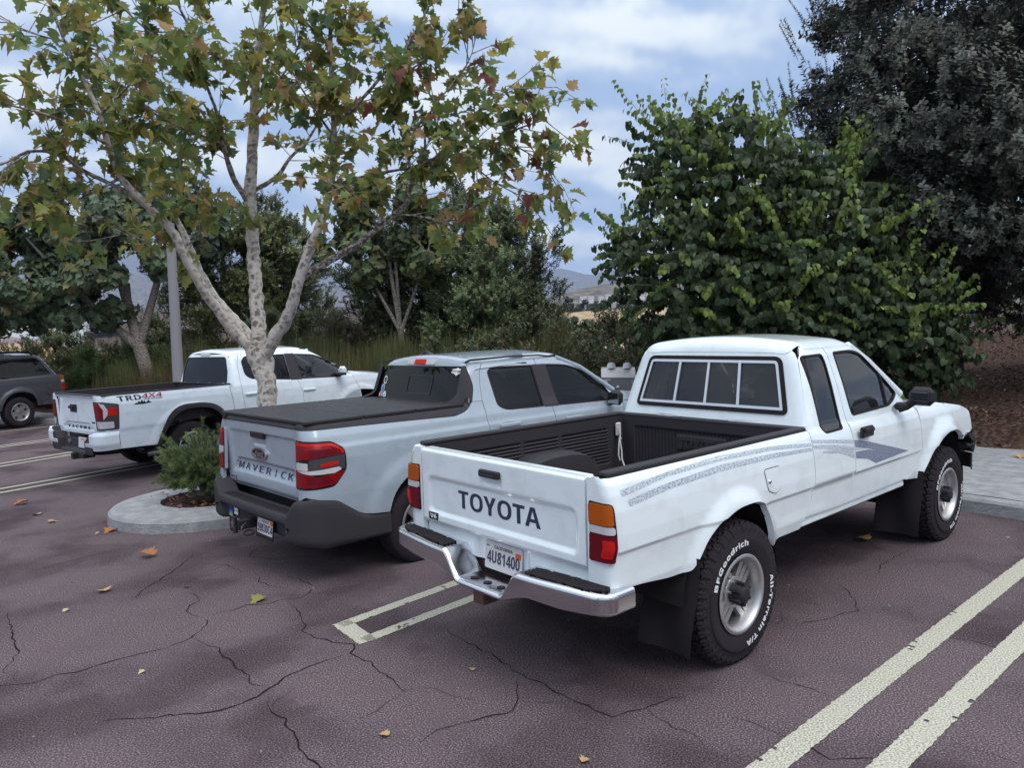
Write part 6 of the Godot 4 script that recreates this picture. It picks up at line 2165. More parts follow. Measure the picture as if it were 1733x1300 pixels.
	panel(fe, rp([[4.32, 1.31], [4.6, 1.26], [5.2, 1.17], [5.40, 1.0, 0.1], [5.42, 0.65], [5.10, 0.55], [5.04, 0.72, 0.08], [4.86, 0.92, 0.1], [4.50, 0.965, 0.1], [4.18, 0.90, 0.1], [4.02, 0.70, 0.08], [4.0, 0.5], [4.41, 0.51], [4.527, 0.78], [4.497, 0.93], [4.437, 1.10, 0.06]]), func(u: float, y: float) -> Vector3: return V(sh.half(u, y) - 0.25 * pow(maxf(u - 4.9, 0.0), 2.0), y, u), 0.08, 0.05, 0.03)
	pair(car, "fender", fe, W)
	var no := MB.new()
	surf(no, func(a: float, y: float) -> Vector3: return V(0.91 * sin(a), y, 5.08 + 0.36 * pow(cos(a), 0.5)), -1.56, 1.56, 30, 0.42, 1.12, 5, -1.0)
	put(no, "front_fascia", K, car)
	var un := MB.new()
	box(un, V(0, 0.50, 2.7), Vector3(1.5, 0.12, 4.9))
	box(un, V(0, 0.66, 3.1), Vector3(1.66, 0.22, 2.0))
	box(un, V(0, 0.8, 4.6), Vector3(1.3, 0.6, 1.2))
	put(un, "chassis", M.underside, car)
	var sp := MB.new()
	lathe(sp, [Vector2(-0.10, 0.28), Vector2(-0.08, 0.35), Vector2(0.08, 0.35), Vector2(0.10, 0.28), Vector2(0.10, 0.001)], 28, Transform3D(Basis(Vector3.BACK, -PI / 2.0) * Basis(Vector3.RIGHT, PI), V(0.1, 0.46, 0.42)))
	put(sp, "spare_wheel", M.tyre_rubber, car)
	var wl := MB.new()
	surf(wl, func(a: float, x: float) -> Vector3: return V(x, 0.44 + 0.525 * sin(a), 1.295 - 0.52 * cos(a)), 0.0, PI, 16, 0.5, 0.92, 2, 1.0)
	pair(car, "wheel_arch_liner", wl, M.underside)
	var ex := MB.new()
	lathe(ex, [Vector2(-0.45, 0.042), Vector2(0.0, 0.048), Vector2(0.002, 0.041), Vector2(-0.2, 0.040)], 18, Transform3D(Basis(Vector3.UP, -0.25) * Basis(Vector3.UP, -PI / 2.0) , V(0.66, 0.335, 0.70)))
	put(ex, "tailpipe", M.steel, car)
	wheels(car, [[0.80, 1.275, 0.375], [-0.80, 1.275, 0.375], [0.80, 4.50, 0.375], [-0.80, 4.50, 0.375]], 0.13, 0.385, 0.215, -1, 0.377, 6, 0.08, 0, M.satin_alloy, M.black_gloss)
	inside(car, 0.65, 2.10, 4.2, [[-0.38, 0.90, 3.5, 0.52], [0.38, 0.90, 3.5, 0.52], [0.0, 0.88, 2.6, 1.25]], V(-0.38, 1.24, 4.0), 4.2, 1.24, 0.74)

func far_bumper(car: Node3D) -> void:
	var n := Node3D.new()
	n.name = "rear_bumper"
	car.add_child(n)
	# white corner caps
	for q in [1.0, -1.0]:
		var c := MB.new()
		var f := func(s: float, y: float) -> Vector3:
			var r := 0.16
			var h := PI * 0.5 * r
			var p: Vector2
			if s > r: p = Vector2(0.955, s - 0.10)
			elif s > r - h:
				var a := (r - s) / r
				p = Vector2(0.955 - r + r * cos(a), r - r * sin(a) - 0.10)
			else: p = Vector2(0.955 - r - (r - h - s), -0.10)
			return V(p.x - 0.035 * smoothstep(0.60, 0.48, y) - 0.02 * smoothstep(0.70, 0.77, y), y, p.y + 0.03 * smoothstep(0.60, 0.48, y) + 0.02 * smoothstep(0.70, 0.77, y))
		panel(c, rp([[0.295, 0.758], [0.02, 0.765, 0.04], [-0.20, 0.72], [-0.205, 0.60, 0.01], [-0.36, 0.595, 0.02], [-0.36, 0.49, 0.03], [0.30, 0.500]]), f, 0.03, 0.03, 0.03)
		put(c if q > 0.0 else mirrored(c), "bumper_cap", M.bright_white_paint, n)
	# black step in the middle
	var b := MB.new()
	var top := func(x: float) -> float: return lerpf(0.645, 0.60, smoothstep(0.40, 0.52, absf(x))) 
	surf(b, func(x: float, y: float) -> Vector3:
		var a := absf(x)
		var y1 := lerpf(0.62, 0.70, smoothstep(0.50, 0.62, a))
		var yy := lerpf(0.43, y1, y)
		return V(x, yy, -0.085 + 0.07 * smoothstep(0.47, 0.40, a) * smoothstep(0.45, 0.49, yy) + 0.01 * smoothstep(0.5, 0.43, yy)), -0.74, 0.74, 70, 0.0, 1.0, 14, 1.0)
	surf(b, func(x: float, w: float) -> Vector3:
		var y1 := lerpf(0.62, 0.70, smoothstep(0.50, 0.62, absf(x)))
		return V(x, y1, lerpf(-0.085 + 0.07 * smoothstep(0.47, 0.40, absf(x)), 0.06, w)), -0.74, 0.74, 70, 0.0, 1.0, 3, 1.0)
	put(b, "bumper_step", M.grey_plastic, n)
	var p := MB.new()
	plate(car, Transform3D(Basis(Vector3.RIGHT, -0.08), V(0.27, 0.580, -0.025)), "7T", null, false)
	var pl := car.get_node("license_plate")
	pl.get_node("plate_number").free()
	var h := MB.new()
	box(h, V(0.30, 0.405, -0.02), Vector3(0.30, 0.07, 0.16), 0.01)
	box(h, V(0.20, 0.40, -0.10), Vector3(0.09, 0.09, 0.12), 0.006)
	put(h, "tow_hitch", M.underside, car)
	var so := MB.new()
	box(so, V(-0.22, 0.575, -0.022), Vector3(0.08, 0.055, 0.03), 0.006)
	put(so, "trailer_socket", M.steel, n)

# ---- the dark grey wagon at the far end ----
func grey_wagon() -> void:
	var car := thing("family_wagon", "dark grey four-wheel-drive wagon with roof rails, tail towards the kerb", "car", parked(-12.94, -1.06, -20.14, 203.0, -1.5))
	var W: Material = M.dark_grey_paint
	var widths := [[0.40, 0.93], [0.60, 0.975], [0.80, 0.995], [0.86, 1.0], [1.10, 0.99], [1.24, 0.965], [1.30, 0.94], [1.74, 0.80], [1.86, 0.74]]
	var flare := func(u: float, y: float) -> float: return 0.035 * smoothstep(0.62, 0.54, Vector2(u - 1.24, y - 0.40).length()) + 0.035 * smoothstep(0.62, 0.54, Vector2(u - 4.18, y - 0.40).length())
	var sh := Shell.new()
	sh.width = widths
	sh.flare = flare
	sh.top = 1.88
	sh.crown = 0.10
	sh.fall = 0.008
	sh.mid = 2.4
	sh.rear = [1.22, 0.10, 0.62]
	sh.wind = [1.25, 4.05, 1.3]
	sh.soft = 0.12
	sh.belt = 1.22
	var body := func(u: float, y: float) -> Vector3: return V(sh.half(u, y) - 0.30 * pow(maxf(0.12 - u, 0.0), 1.0) - 0.3 * pow(maxf(u - 4.7, 0.0), 2.0), y, u)
	var lo := MB.new()
	panel(lo, rp([[0.055, 1.25], [0.03, 1.10, 0.05], [0.02, 0.60, 0.06], [0.06, 0.48], [0.78, 0.50], [0.80, 0.62, 0.05], [0.90, 0.80, 0.08], [1.08, 0.885, 0.08], [1.24, 0.90, 0.08], [1.42, 0.875, 0.08], [1.58, 0.78, 0.08], [1.68, 0.60, 0.08], [1.70, 0.46], [3.72, 0.46], [3.80, 0.72, 0.1], [4.18, 0.90, 0.15], [4.56, 0.72, 0.1], [4.62, 0.50], [5.02, 0.55, 0.05], [5.05, 0.95, 0.1], [4.30, 1.17], [3.9, 1.25]]), body, 0.06, 0.04, 0.03)
	var sides := pair(car, "body_side", lo, W)
	var up := MB.new()
	var qwin := rp([[0.335, 1.285, 0.03], [0.50, 1.60, 0.06], [0.62, 1.745, 0.10], [1.72, 1.755, 0.03], [1.66, 1.25, 0.08]])
	var fwin := rp([[1.84, 1.25, 0.03], [1.84, 1.755, 0.03], [3.15, 1.745, 0.1], [3.75, 1.28, 0.04]])
	panel(up, rp([[0.10, 1.253], [0.165, 1.32], [0.31, 1.55], [0.42, 1.72], [0.50, 1.80], [3.2, 1.80], [3.6, 1.60], [3.98, 1.32], [4.0, 1.253]]), sh.side, 0.06, 0.06, 0.02, [qwin, fwin])
	pair(car, "upper_side", up, W)
	for i in 2:
		pane_in(sides[i], "quarter_glass", qwin, sh.side, M.dark_glass, 1 if i == 0 else -1)
		pane_in(sides[i], "door_glass", fwin, sh.side, M.dark_glass, 1 if i == 0 else -1)
		var q := 1.0 if i == 0 else -1.0
		var st := MB.new()
		panel(st, rp([[0.02, 0.775], [0.52, 0.775, 0.01], [0.54, 0.825], [0.03, 0.825]]), lifted(body, 0.012), 0.08, 0.05, 0.012)
		put(st if q > 0 else mirrored(st), "side_strip", M.steel if false else W, sides[i])
		var fd := MB.new()
		var ring := PackedVector2Array()
		for k in 24: ring.append(Vector2(0.42 + cos(TAU * k / 24.0) * 0.10, 0.985 + sin(TAU * k / 24.0) * 0.10))
		panel(fd, ring, lifted(body, 0.002), 0.05, 0.05, 0.0, [grow(ring, -0.006)])
		put(fd if q > 0 else mirrored(fd), "fuel_door_seam", M.underside, sides[i])
	var rf := MB.new()
	panel(rf, rp([[-0.80, 0.56], [0.80, 0.56], [0.80, 2.6], [0.70, 3.2], [-0.70, 3.2], [-0.80, 2.6]]), func(x: float, u: float) -> Vector3: return sh.roof(x, u) + Vector3(0, 0.001, 0), 0.08, 0.08, 0.0)
	put(rf, "roof", W, car)
	var rr := MB.new()
	panel(rr, rp([[-0.93, 1.225], [0.93, 1.225], [0.80, 1.78], [-0.80, 1.78]]), sh.back, 0.08, 0.05, 0.01, [rrect(-0.74, 1.29, 0.74, 1.68, 0.08)])
	rr.flat(V(-0.97, 0.48, 0.03), V(0.97, 0.48, 0.03), V(0.97, 1.26, 0.05), V(-0.97, 1.26, 0.05), Vector3(0, 0, 1))
	put(rr, "tail_door", W, car)
	var rg := MB.new()
	panel(rg, rrect(-0.74, 1.29, 0.74, 1.68, 0.08), lifted(sh.back, -0.004), 0.1, 0.1, 0.0)
	put(rg, "rear_glass", M.dark_glass, car)
	for q in [1.0, -1.0]:
		var lp := Node3D.new()
		lp.name = "tail_lamp"
		car.add_child(lp, true)
		for l in [["amber_lens", M.amber_lens, 1.12, 1.22], ["clear_lens", M.clear_lens, 1.03, 1.115], ["red_lens", M.bright_red_lens, 0.82, 1.025]]:
			var m := MB.new()
			box(m, V(0.925 * q, (l[2] + l[3]) * 0.5, 0.055), Vector3(0.12, l[3] - l[2], 0.12), 0.015)
			put(m, l[0], l[1], lp)
		var rail := MB.new()
		tube(rail, [V(0.70 * q, 1.80, 0.62), V(0.70 * q, 1.885, 0.72), V(0.70 * q, 1.90, 1.0), V(0.70 * q, 1.90, 2.4), V(0.70 * q, 1.86, 2.9)], [0.02, 0.022, 0.022, 0.022, 0.02], 8)
		put(rail, "roof_rail", M.black_gloss, car)
	for u in [0.95, 1.9]:
		var m := MB.new()
		tube(m, [V(-0.7, 1.905, u), V(0.7, 1.905, u)], [0.016, 0.016], 8)
		put(m, "cross_bar", M.black_gloss, car)
	var bu := MB.new()
	box(bu, V(0, 0.58, 0.0), Vector3(1.90, 0.20, 0.20), 0.05)
	put(bu, "rear_bumper", M.grey_plastic, car)
	var un := MB.new()
	box(un, V(0, 0.50, 2.5), Vector3(1.7, 0.16, 4.7))
	box(un, V(0, 0.9, 4.3), Vector3(1.5, 0.5, 1.4))
	box(un, V(0, 0.8, 1.2), Vector3(1.6, 0.5, 1.8))
	put(un, "chassis", M.underside, car)
	var hd := MB.new()
	surf(hd, func(x: float, u: float) -> Vector3: return V(x, 1.22 - 0.06 * x * x - 0.06 * (u - 3.9) - 0.6 * pow(maxf(u - 4.8, 0.0), 1.5), u), -0.96, 0.96, 12, 3.9, 5.05, 10, 1.0)
	put(hd, "hood", W, car)
	wheels(car, [[0.86, 1.24, 0.380], [-0.86, 1.24, 0.380], [0.86, 4.18, 0.380], [-0.86, 4.18, 0.380]], 0.13, 0.388, 0.222, -1, 0.382, 5, 0.12, 0, M.satin_alloy, M.steel)

# ---- plants ----
func leaf_mat(called: String, rough := 0.55, through := 0.35) -> StandardMaterial3D:
	var m := mat(called, 1, 1, 1, rough, 0.0, 0.4)
	m.vertex_color_use_as_albedo = true
	m.backlight_enabled = true
	m.backlight = Color(through, through, through)
	return m

# a blade from an outline in (x across, y along): a folded, drooping fan about its midrib
func blade(mb: MB, pts: Array, fold: float, droop: float, x := Transform3D(), col := Color.WHITE) -> void:
	var f := func(p: Vector2) -> Vector3: return Vector3(p.x, p.y, absf(p.x) * fold - p.y * p.y * droop)
	mb.tint = true
	mb.col = col
	var c := Vector2(0, 0.35)
	for i in pts.size() - 1:
		var t := [f.call(c), f.call(pts[i]), f.call(pts[i + 1])]
		var n: Vector3 = (t[1] - t[0]).cross(t[2] - t[0]).normalized()
		if n.z < 0.0: n = -n
		n = (x.basis * n).normalized()
		mb.tri(x * t[0], x * t[1], x * t[2], n, n, n)

func maple_outline(v: int) -> Array:
	# five pointed lobes, unit length
	var half := [[0.0, 0.0], [0.20, 0.02], [0.40, 0.13], [0.26, 0.24], [0.58, 0.44], [0.36, 0.44], [0.40, 0.54], [0.18, 0.60], [0.24, 0.76], [0.10, 0.80], [0.0, 1.0]]
	var r := []
	for h in half: r.append(Vector2(h[0] * (1.0 + 0.12 * sin(v * 3.0 + h[1] * 5.0)), h[1]))
	for i in range(half.size() - 2, -1, -1): r.append(Vector2(-half[i][0] * (1.0 + 0.12 * cos(v * 5.0 + half[i][1] * 6.0)), half[i][1]))
	return r

func heart_outline() -> Array:
	var half := [[0.0, 0.06], [0.16, -0.04], [0.36, 0.04], [0.47, 0.22], [0.46, 0.42], [0.34, 0.66], [0.14, 0.88], [0.0, 1.0]]
	var r := []
	for h in half: r.append(Vector2(h[0], h[1]))
	for i in range(half.size() - 2, -1, -1): r.append(Vector2(-half[i][0], half[i][1]))
	return r

func oval_outline(w: float) -> Array:
	return [Vector2(0, 0), Vector2(w, 0.3), Vector2(w * 0.9, 0.6), Vector2(0, 1), Vector2(-w * 0.9, 0.6), Vector2(-w, 0.3), Vector2(0, 0)]

func look(dir: Vector3, up: Vector3, size: float, at: Vector3) -> Transform3D:
	# y along dir, z as near up as may be
	var y := dir.normalized()
	var x := y.cross(up)
	if x.length() < 0.01: x = y.cross(Vector3(0.3, 0.1, 1))
	x = x.normalized()
	return Transform3D(Basis(x, y, x.cross(y)).scaled_local(Vector3.ONE * size), at)

func rdir() -> Vector3:
	var v := Vector3(rng.randfn(), rng.randfn(), rng.randfn())
	return v.normalized() if v.length() > 0.001 else Vector3.UP

func shade(c: Color, s: float) -> Color:
	var k := 1.0 + rng.randf_range(-s, s)
	return Color(c.r * k * (1.0 + rng.randf_range(-s, s) * 0.35), c.g * k, c.b * k * (1.0 + rng.randf_range(-s, s) * 0.35))

func many(called: String, mesh: Mesh, m: Material, at: Array, cols: Array, parent: Node) -> MultiMeshInstance3D:
	var mm := MultiMesh.new()
	mm.transform_format = MultiMesh.TRANSFORM_3D
	mm.use_colors = true
	mm.mesh = mesh
	mm.instance_count = at.size()
	for i in at.size():
		mm.set_instance_transform(i, at[i])
		mm.set_instance_color(i, cols[i])
	var o := MultiMeshInstance3D.new()
	o.name = called
	o.multimesh = mm
	o.material_override = m
	o.set_meta("kind", "stuff")
	(parent if parent else self).add_child(o, true)
	return o

# a sprig: leaves round a short stem that runs along y, unit length
func sprig(n: int, leaf: float, w: float, out: float, stem: float) -> ArrayMesh:
	var mb := MB.new()
	mb.tint = true
	mb.col = Color(0.6, 0.5, 0.45)
	tube(mb, [Vector3.ZERO, Vector3(0.02, 0.5, 0.02), Vector3(0, 0.95, 0)], [stem, stem * 0.7, stem * 0.3], 3, false)
	for i in n:
		var t := 0.12 + 0.88 * (i + rng.randf()) / n
		var a := i * 2.4 + rng.randf_range(-0.5, 0.5)
		var d := Vector3(cos(a) * out, rng.randf_range(0.2, 0.9), sin(a) * out).normalized()
		var x := look(d, Vector3(rng.randf_range(-0.6, 0.6), 1.0, rng.randf_range(-0.6, 0.6)), leaf * rng.randf_range(0.7, 1.2), Vector3(0, t * 0.95, 0))
		blade(mb, oval_outline(w), 0.25, 0.12, x, shade(Color(1, 1, 1), 0.22))
	return mb.mesh()

func pick(cols: Array) -> Color:
	var r := rng.randf()
	for c in cols:
		r -= c[0]
		if r <= 0.0: return shade(Color(c[1], c[2], c[3]), 0.28)
	return shade(Color(cols[0][1], cols[0][2], cols[0][3]), 0.28)

# a crown of sprigs spread through lobes [centre, radii, share]; shoots stand out of the outline
func crown(parent: Node, called: String, mesh: Mesh, m: Material, lobes: Array, n: int, size: float, cols: Array, hollow := 0.45, rise := 0.4) -> void:
	var at := []
	var cs := []
	var total := 0.0
	for l in lobes: total += l[2]
	for l in lobes:
		# each lobe is itself a cluster of tufts, so that its outline is broken and gaps show
		var k := int(n * l[2] / total)
		var tufts := []
		for i in maxi(10, k / 26):
			var d := rdir()
			var r := lerpf(hollow, 1.0, pow(rng.randf(), 0.6)) * rng.randf_range(0.85, 1.12)
			tufts.append([d * r, rng.randf_range(0.10, 0.26), shade(Color(1, 1, 1), 0.25).r, d])
		for i in k:
			var t: Array = tufts[rng.randi() % tufts.size()]
			var q: Vector3 = t[0] + rdir() * t[1] * pow(rng.randf(), 0.5)
			var p: Vector3 = l[0] + q * l[1]
			var dir: Vector3 = (t[3] * 0.7 + rdir() * 0.7 + Vector3(0, rise, 0)).normalized()
			at.append(look(dir, Vector3.UP, size * rng.randf_range(0.7, 1.35), p))
			var c := pick(cols)
			cs.append(Color(c.r * t[2], c.g * t[2], c.b * t[2]))
	many(called, mesh, m, at, cs, parent)

func limbs(parent: Node, called: String, m: Material, paths: Array, sides := 8) -> void:
	for p in paths:
		var mb := MB.new()
		var pts := []
		var rad := []
		for q in p:
			pts.append(Vector3(q[0], q[1], q[2]))
			rad.append(q[3])
		tube(mb, pts, rad, sides)
		put(mb, called, m, parent)

func bark_mats() -> void:
	var b := mat("mottled_bark", 1, 1, 1, 0.85)
	b.albedo_texture = tex(91, 0.0065, 1024, [[0.0, 0.19, 0.145, 0.135], [0.23, 0.36, 0.30, 0.265], [0.30, 0.56, 0.50, 0.43], [0.40, 0.64, 0.59, 0.52], [0.52, 0.67, 0.62, 0.55], [0.62, 0.58, 0.51, 0.41], [0.68, 0.46, 0.42, 0.37], [0.75, 0.30, 0.25, 0.23]], 4, FastNoiseLite.TYPE_SIMPLEX, 50.0, true)
	triplanar(b, 1.15)
	b.normal_enabled = true
	b.normal_texture = tex(91, 0.0065, 1024, [], 4, FastNoiseLite.TYPE_SIMPLEX, 50.0, false, 5.0)
	b.normal_scale = 0.5
	var b2 := mat("dark_mottled_bark", 1, 1, 1, 0.9)
	b2.albedo_texture = tex(92, 0.010, 1024, [[0.0, 0.12, 0.088, 0.085], [0.40, 0.19, 0.145, 0.135], [0.50, 0.26, 0.205, 0.185], [0.58, 0.48, 0.42, 0.36], [0.68, 0.57, 0.51, 0.44]], 4, FastNoiseLite.TYPE_SIMPLEX, 60.0, true)
	triplanar(b2, 0.7)
	var b3 := mat("grey_bark", 1, 1, 1, 0.95)
	b3.albedo_texture = tex(93, 0.05, 512, [[0.0, 0.06, 0.05, 0.045], [0.5, 0.13, 0.11, 0.10], [1.0, 0.24, 0.21, 0.19]], 5, FastNoiseLite.TYPE_SIMPLEX)
	triplanar(b3, 0.6)
	var b4 := mat("pale_bark", 1, 1, 1, 0.9)
	b4.albedo_texture = tex(94, 0.02, 512, [[0.0, 0.16, 0.13, 0.11], [0.4, 0.27, 0.23, 0.20], [0.55, 0.36, 0.31, 0.26], [1.0, 0.46, 0.40, 0.34]], 4, FastNoiseLite.TYPE_SIMPLEX, 40.0, true)
	triplanar(b4, 0.8)
	mat("dark_bark", 0.028, 0.022, 0.020, 0.95)

func mottled_tree() -> void:
	var tree := thing("mottled_bark_tree", "tall young tree with mottled white bark and big yellowing lobed leaves on the concrete island", "tree")
	var B := [
		["trunk", 9.00, [[-3.02, 0.21, -8.95, 0.150], [-3.02, 0.72, -9.00, 0.124], [-3.02, 1.08, -9.00, 0.130], [-3.08, 1.33, -9.00, 0.175], [-3.10, 1.48, -9.00, 0.150]]],
		["limb", 0.62, [[-3.10, 1.37, -9.00, 0.105], [-3.08, 1.66, -9.00, 0.100], [-3.11, 2.09, -9.05, 0.094], [-3.14, 2.67, -9.10, 0.088], [-3.15, 3.20, -9.10, 0.085], [-3.12, 3.58, -9.10, 0.072], [-3.07, 4.06, -9.10, 0.066], [-2.99, 4.58, -9.00, 0.055], [-2.88, 5.08, -8.90, 0.042], [-2.75, 5.62, -8.80, 0.030], [-2.65, 6.08, -8.70, 0.020]]],
		["limb", 0.50, [[-3.01, 1.38, -8.95, 0.100], [-2.81, 1.63, -8.85, 0.086], [-2.62, 1.88, -8.75, 0.080], [-2.48, 2.22, -8.65, 0.070], [-2.28, 2.69, -8.60, 0.062], [-2.13, 3.02, -8.60, 0.055], [-2.03, 3.42, -8.60, 0.045], [-1.99, 3.81, -8.60, 0.040], [-1.97, 4.36, -8.50, 0.034], [-1.96, 4.91, -8.45, 0.028], [-1.88, 5.45, -8.40, 0.020], [-1.83, 5.83, -8.30, 0.014]]],
		["limb", 0.45, [[-3.11, 1.37, -9.00, 0.100], [-3.24, 1.52, -8.95, 0.078], [-3.37, 1.72, -8.85, 0.072], [-3.54, 2.09, -8.65, 0.066], [-3.68, 2.54, -8.40, 0.058], [-3.73, 2.77, -8.30, 0.054], [-3.84, 2.93, -8.20, 0.050], [-3.95, 3.10, -8.05, 0.046], [-4.05, 3.30, -7.85, 0.040], [-4.09, 3.63, -7.70, 0.034], [-4.09, 3.87, -7.60, 0.028], [-4.19, 4.21, -7.50, 0.022], [-4.28, 4.51, -7.40, 0.017], [-4.33, 4.85, -7.30, 0.012]]],
		["limb", 0.45, [[-3.10, 1.41, -9.05, 0.090], [-3.27, 1.62, -9.15, 0.075], [-3.46, 1.81, -9.20, 0.070], [-3.69, 2.04, -9.30, 0.064], [-3.92, 2.39, -9.40, 0.055], [-4.07, 2.74, -9.45, 0.047], [-4.23, 3.06, -9.50, 0.040], [-4.42, 3.28, -9.50, 0.036], [-4.53, 3.53, -9.50, 0.031], [-4.66, 3.87, -9.50, 0.026], [-4.81, 4.32, -9.50, 0.021], [-4.84, 4.92, -9.40, 0.016], [-4.71, 5.51, -9.30, 0.011]]],
		["branch", 0.30, [[-3.95, 3.10, -8.05, 0.034], [-4.18, 3.24, -7.90, 0.028], [-4.36, 3.35, -7.70, 0.023], [-4.47, 3.47, -7.50, 0.018], [-4.64, 3.46, -7.30, 0.016], [-4.79, 3.34, -7.20, 0.013], [-4.96, 3.26, -7.10, 0.010]]],
		["branch", 0.20, [[-4.08, 3.60, -7.70, 0.024], [-4.28, 3.73, -7.50, 0.018], [-4.47, 3.81, -7.30, 0.014], [-4.64, 3.83, -7.10, 0.010], [-4.84, 3.85, -7.00, 0.007]]],
		["branch", 0.20, [[-4.05, 3.30, -7.85, 0.020], [-4.37, 3.12, -7.80, 0.015], [-4.63, 2.98, -7.70, 0.011], [-4.85, 2.85, -7.60, 0.008]]],
		["branch", 0.20, [[-3.75, 2.72, -8.40, 0.020], [-3.95, 2.68, -8.30, 0.014], [-4.14, 2.72, -8.20, 0.010], [-4.31, 2.82, -8.10, 0.007]]],
		["branch", 0.30, [[-3.15, 3.20, -9.10, 0.050], [-3.22, 3.34, -9.00, 0.040], [-3.28, 3.51, -8.90, 0.036], [-3.29, 3.82, -8.70, 0.030], [-3.28, 4.05, -8.60, 0.024], [-3.32, 4.35, -8.40, 0.018], [-3.33, 4.59, -8.20, 0.012]]],
		["branch", 0.35, [[-3.09, 3.36, -9.10, 0.034], [-2.84, 3.53, -9.20, 0.028], [-2.71, 3.77, -9.30, 0.024], [-2.52, 3.99, -9.40, 0.020], [-2.35, 4.33, -9.50, 0.014], [-2.28, 4.65, -9.50, 0.009]]],
		["branch", 0.20, [[-2.98, 4.58, -9.00, 0.030], [-3.09, 4.64, -8.70, 0.026], [-3.17, 4.66, -8.40, 0.022], [-3.30, 4.81, -8.10, 0.018], [-3.38, 5.03, -7.90, 0.014], [-3.42, 5.32, -7.80, 0.010]]],
		["branch", 0.15, [[-3.32, 4.35, -8.40, 0.018], [-3.51, 4.53, -8.10, 0.014], [-3.60, 4.69, -7.80, 0.012], [-3.76, 4.85, -7.60, 0.010], [-3.87, 5.03, -7.50, 0.007]]],
		["branch", 0.10, [[-2.01, 3.97, -8.60, 0.028], [-1.73, 4.16, -8.50, 0.022], [-1.44, 4.42, -8.40, 0.020], [-1.16, 4.68, -8.30, 0.016], [-0.94, 4.95, -8.20, 0.012], [-0.76, 5.22, -8.10, 0.009]]],
		["branch", 0.42, [[-2.44, 2.30, -8.70, 0.050], [-2.08, 2.48, -8.60, 0.044], [-1.71, 2.67, -8.50, 0.040], [-1.42, 2.88, -8.40, 0.034], [-1.16, 3.07, -8.35, 0.030], [-1.09, 3.28, -8.30, 0.026], [-0.91, 3.52, -8.25, 0.022], [-0.53, 3.56, -8.10, 0.018], [-0.21, 3.66, -8.00, 0.014], [0.11, 3.78, -7.90, 0.010], [0.38, 3.84, -7.80, 0.006]]],
		["branch", 0.10, [[-0.46, 3.58, -8.10, 0.012], [-0.32, 3.36, -8.00, 0.010], [-0.10, 3.19, -7.90, 0.008], [0.09, 3.08, -7.80, 0.006], [0.23, 3.00, -7.80, 0.004]]],
		["branch", 0.10, [[-0.21, 3.66, -8.00, 0.012], [0.09, 3.58, -7.90, 0.009], [0.33, 3.40, -7.80, 0.006], [0.47, 3.26, -7.80, 0.004]]],
		["branch", 0.10, [[-1.09, 3.28, -8.30, 0.020], [-1.12, 3.64, -8.30, 0.017], [-1.15, 3.90, -8.20, 0.013], [-1.27, 4.18, -8.10, 0.009], [-1.28, 4.45, -8.00, 0.006]]],
		["branch", 0.10, [[-0.91, 3.52, -8.25, 0.018], [-0.90, 3.86, -8.10, 0.014], [-0.75, 4.09, -8.00, 0.011], [-0.51, 4.30, -7.90, 0.008], [-0.38, 4.49, -7.80, 0.006], [-0.33, 4.70, -7.80, 0.004]]],
		["branch", 0.10, [[-0.76, 3.56, -8.20, 0.014], [-0.44, 3.88, -8.00, 0.011], [-0.19, 4.06, -7.90, 0.008], [0.02, 4.15, -7.80, 0.005]]],
		["branch", 0.25, [[-2.03, 3.30, -8.60, 0.030], [-1.74, 3.38, -8.50, 0.024], [-1.40, 3.43, -8.40, 0.020], [-1.11, 3.45, -8.30, 0.014]]],
		["branch", 0.20, [[-1.49, 2.83, -8.40, 0.014], [-1.56, 3.03, -8.20, 0.011], [-1.68, 3.14, -8.10, 0.008], [-1.81, 3.25, -8.00, 0.005]]],
		["branch", 0.20, [[-1.32, 2.97, -8.40, 0.012], [-1.06, 2.93, -8.20, 0.009], [-0.82, 2.88, -8.10, 0.007], [-0.59, 2.86, -8.00, 0.004]]],
		["branch", 0.15, [[-1.98, 4.81, -8.50, 0.018], [-2.17, 4.98, -8.30, 0.013], [-2.30, 5.21, -8.10, 0.009], [-2.32, 5.40, -8.00, 0.006]]],
		["branch", 0.15, [[-2.00, 3.87, -8.60, 0.016], [-2.14, 4.12, -8.30, 0.012], [-2.27, 4.37, -8.10, 0.009], [-2.35, 4.64, -8.00, 0.006]]],
		["branch", 0.15, [[-3.06, 4.20, -9.10, 0.018], [-2.68, 4.43, -8.70, 0.013], [-2.34, 4.71, -8.40, 0.010], [-2.15, 5.01, -8.20, 0.007]]],
		["branch", 0.15, [[-4.09, 3.87, -7.60, 0.016], [-3.66, 4.04, -7.30, 0.012], [-3.35, 4.19, -7.10, 0.009], [-3.19, 4.36, -7.00, 0.006]]],
		["branch", 0.15, [[-3.29, 3.82, -8.70, 0.016], [-3.45, 3.85, -8.30, 0.012], [-3.59, 3.90, -8.00, 0.009], [-3.77, 4.00, -7.80, 0.006]]],
		["branch", 0.15, [[-4.53, 3.53, -9.50, 0.016], [-4.05, 3.75, -9.20, 0.012], [-3.70, 3.89, -8.90, 0.009], [-3.47, 4.01, -8.70, 0.006]]],
		["branch", 0.15, [[-1.44, 4.42, -8.40, 0.012], [-1.09, 4.45, -8.20, 0.009], [-0.81, 4.54, -8.00, 0.007], [-0.59, 4.65, -7.90, 0.004]]],
		["branch", 0.10, [[-4.28, 4.51, -7.40, 0.012], [-4.38, 4.49, -7.20, 0.009], [-4.47, 4.50, -7.00, 0.006], [-4.56, 4.54, -6.90, 0.004]]],
		["branch", 0.15, [[-4.07, 2.74, -9.45, 0.014], [-3.77, 2.93, -9.20, 0.010], [-3.53, 3.15, -9.00, 0.007], [-3.45, 3.34, -8.90, 0.005]]]
	]
	var twig := MB.new()
	var spots := []
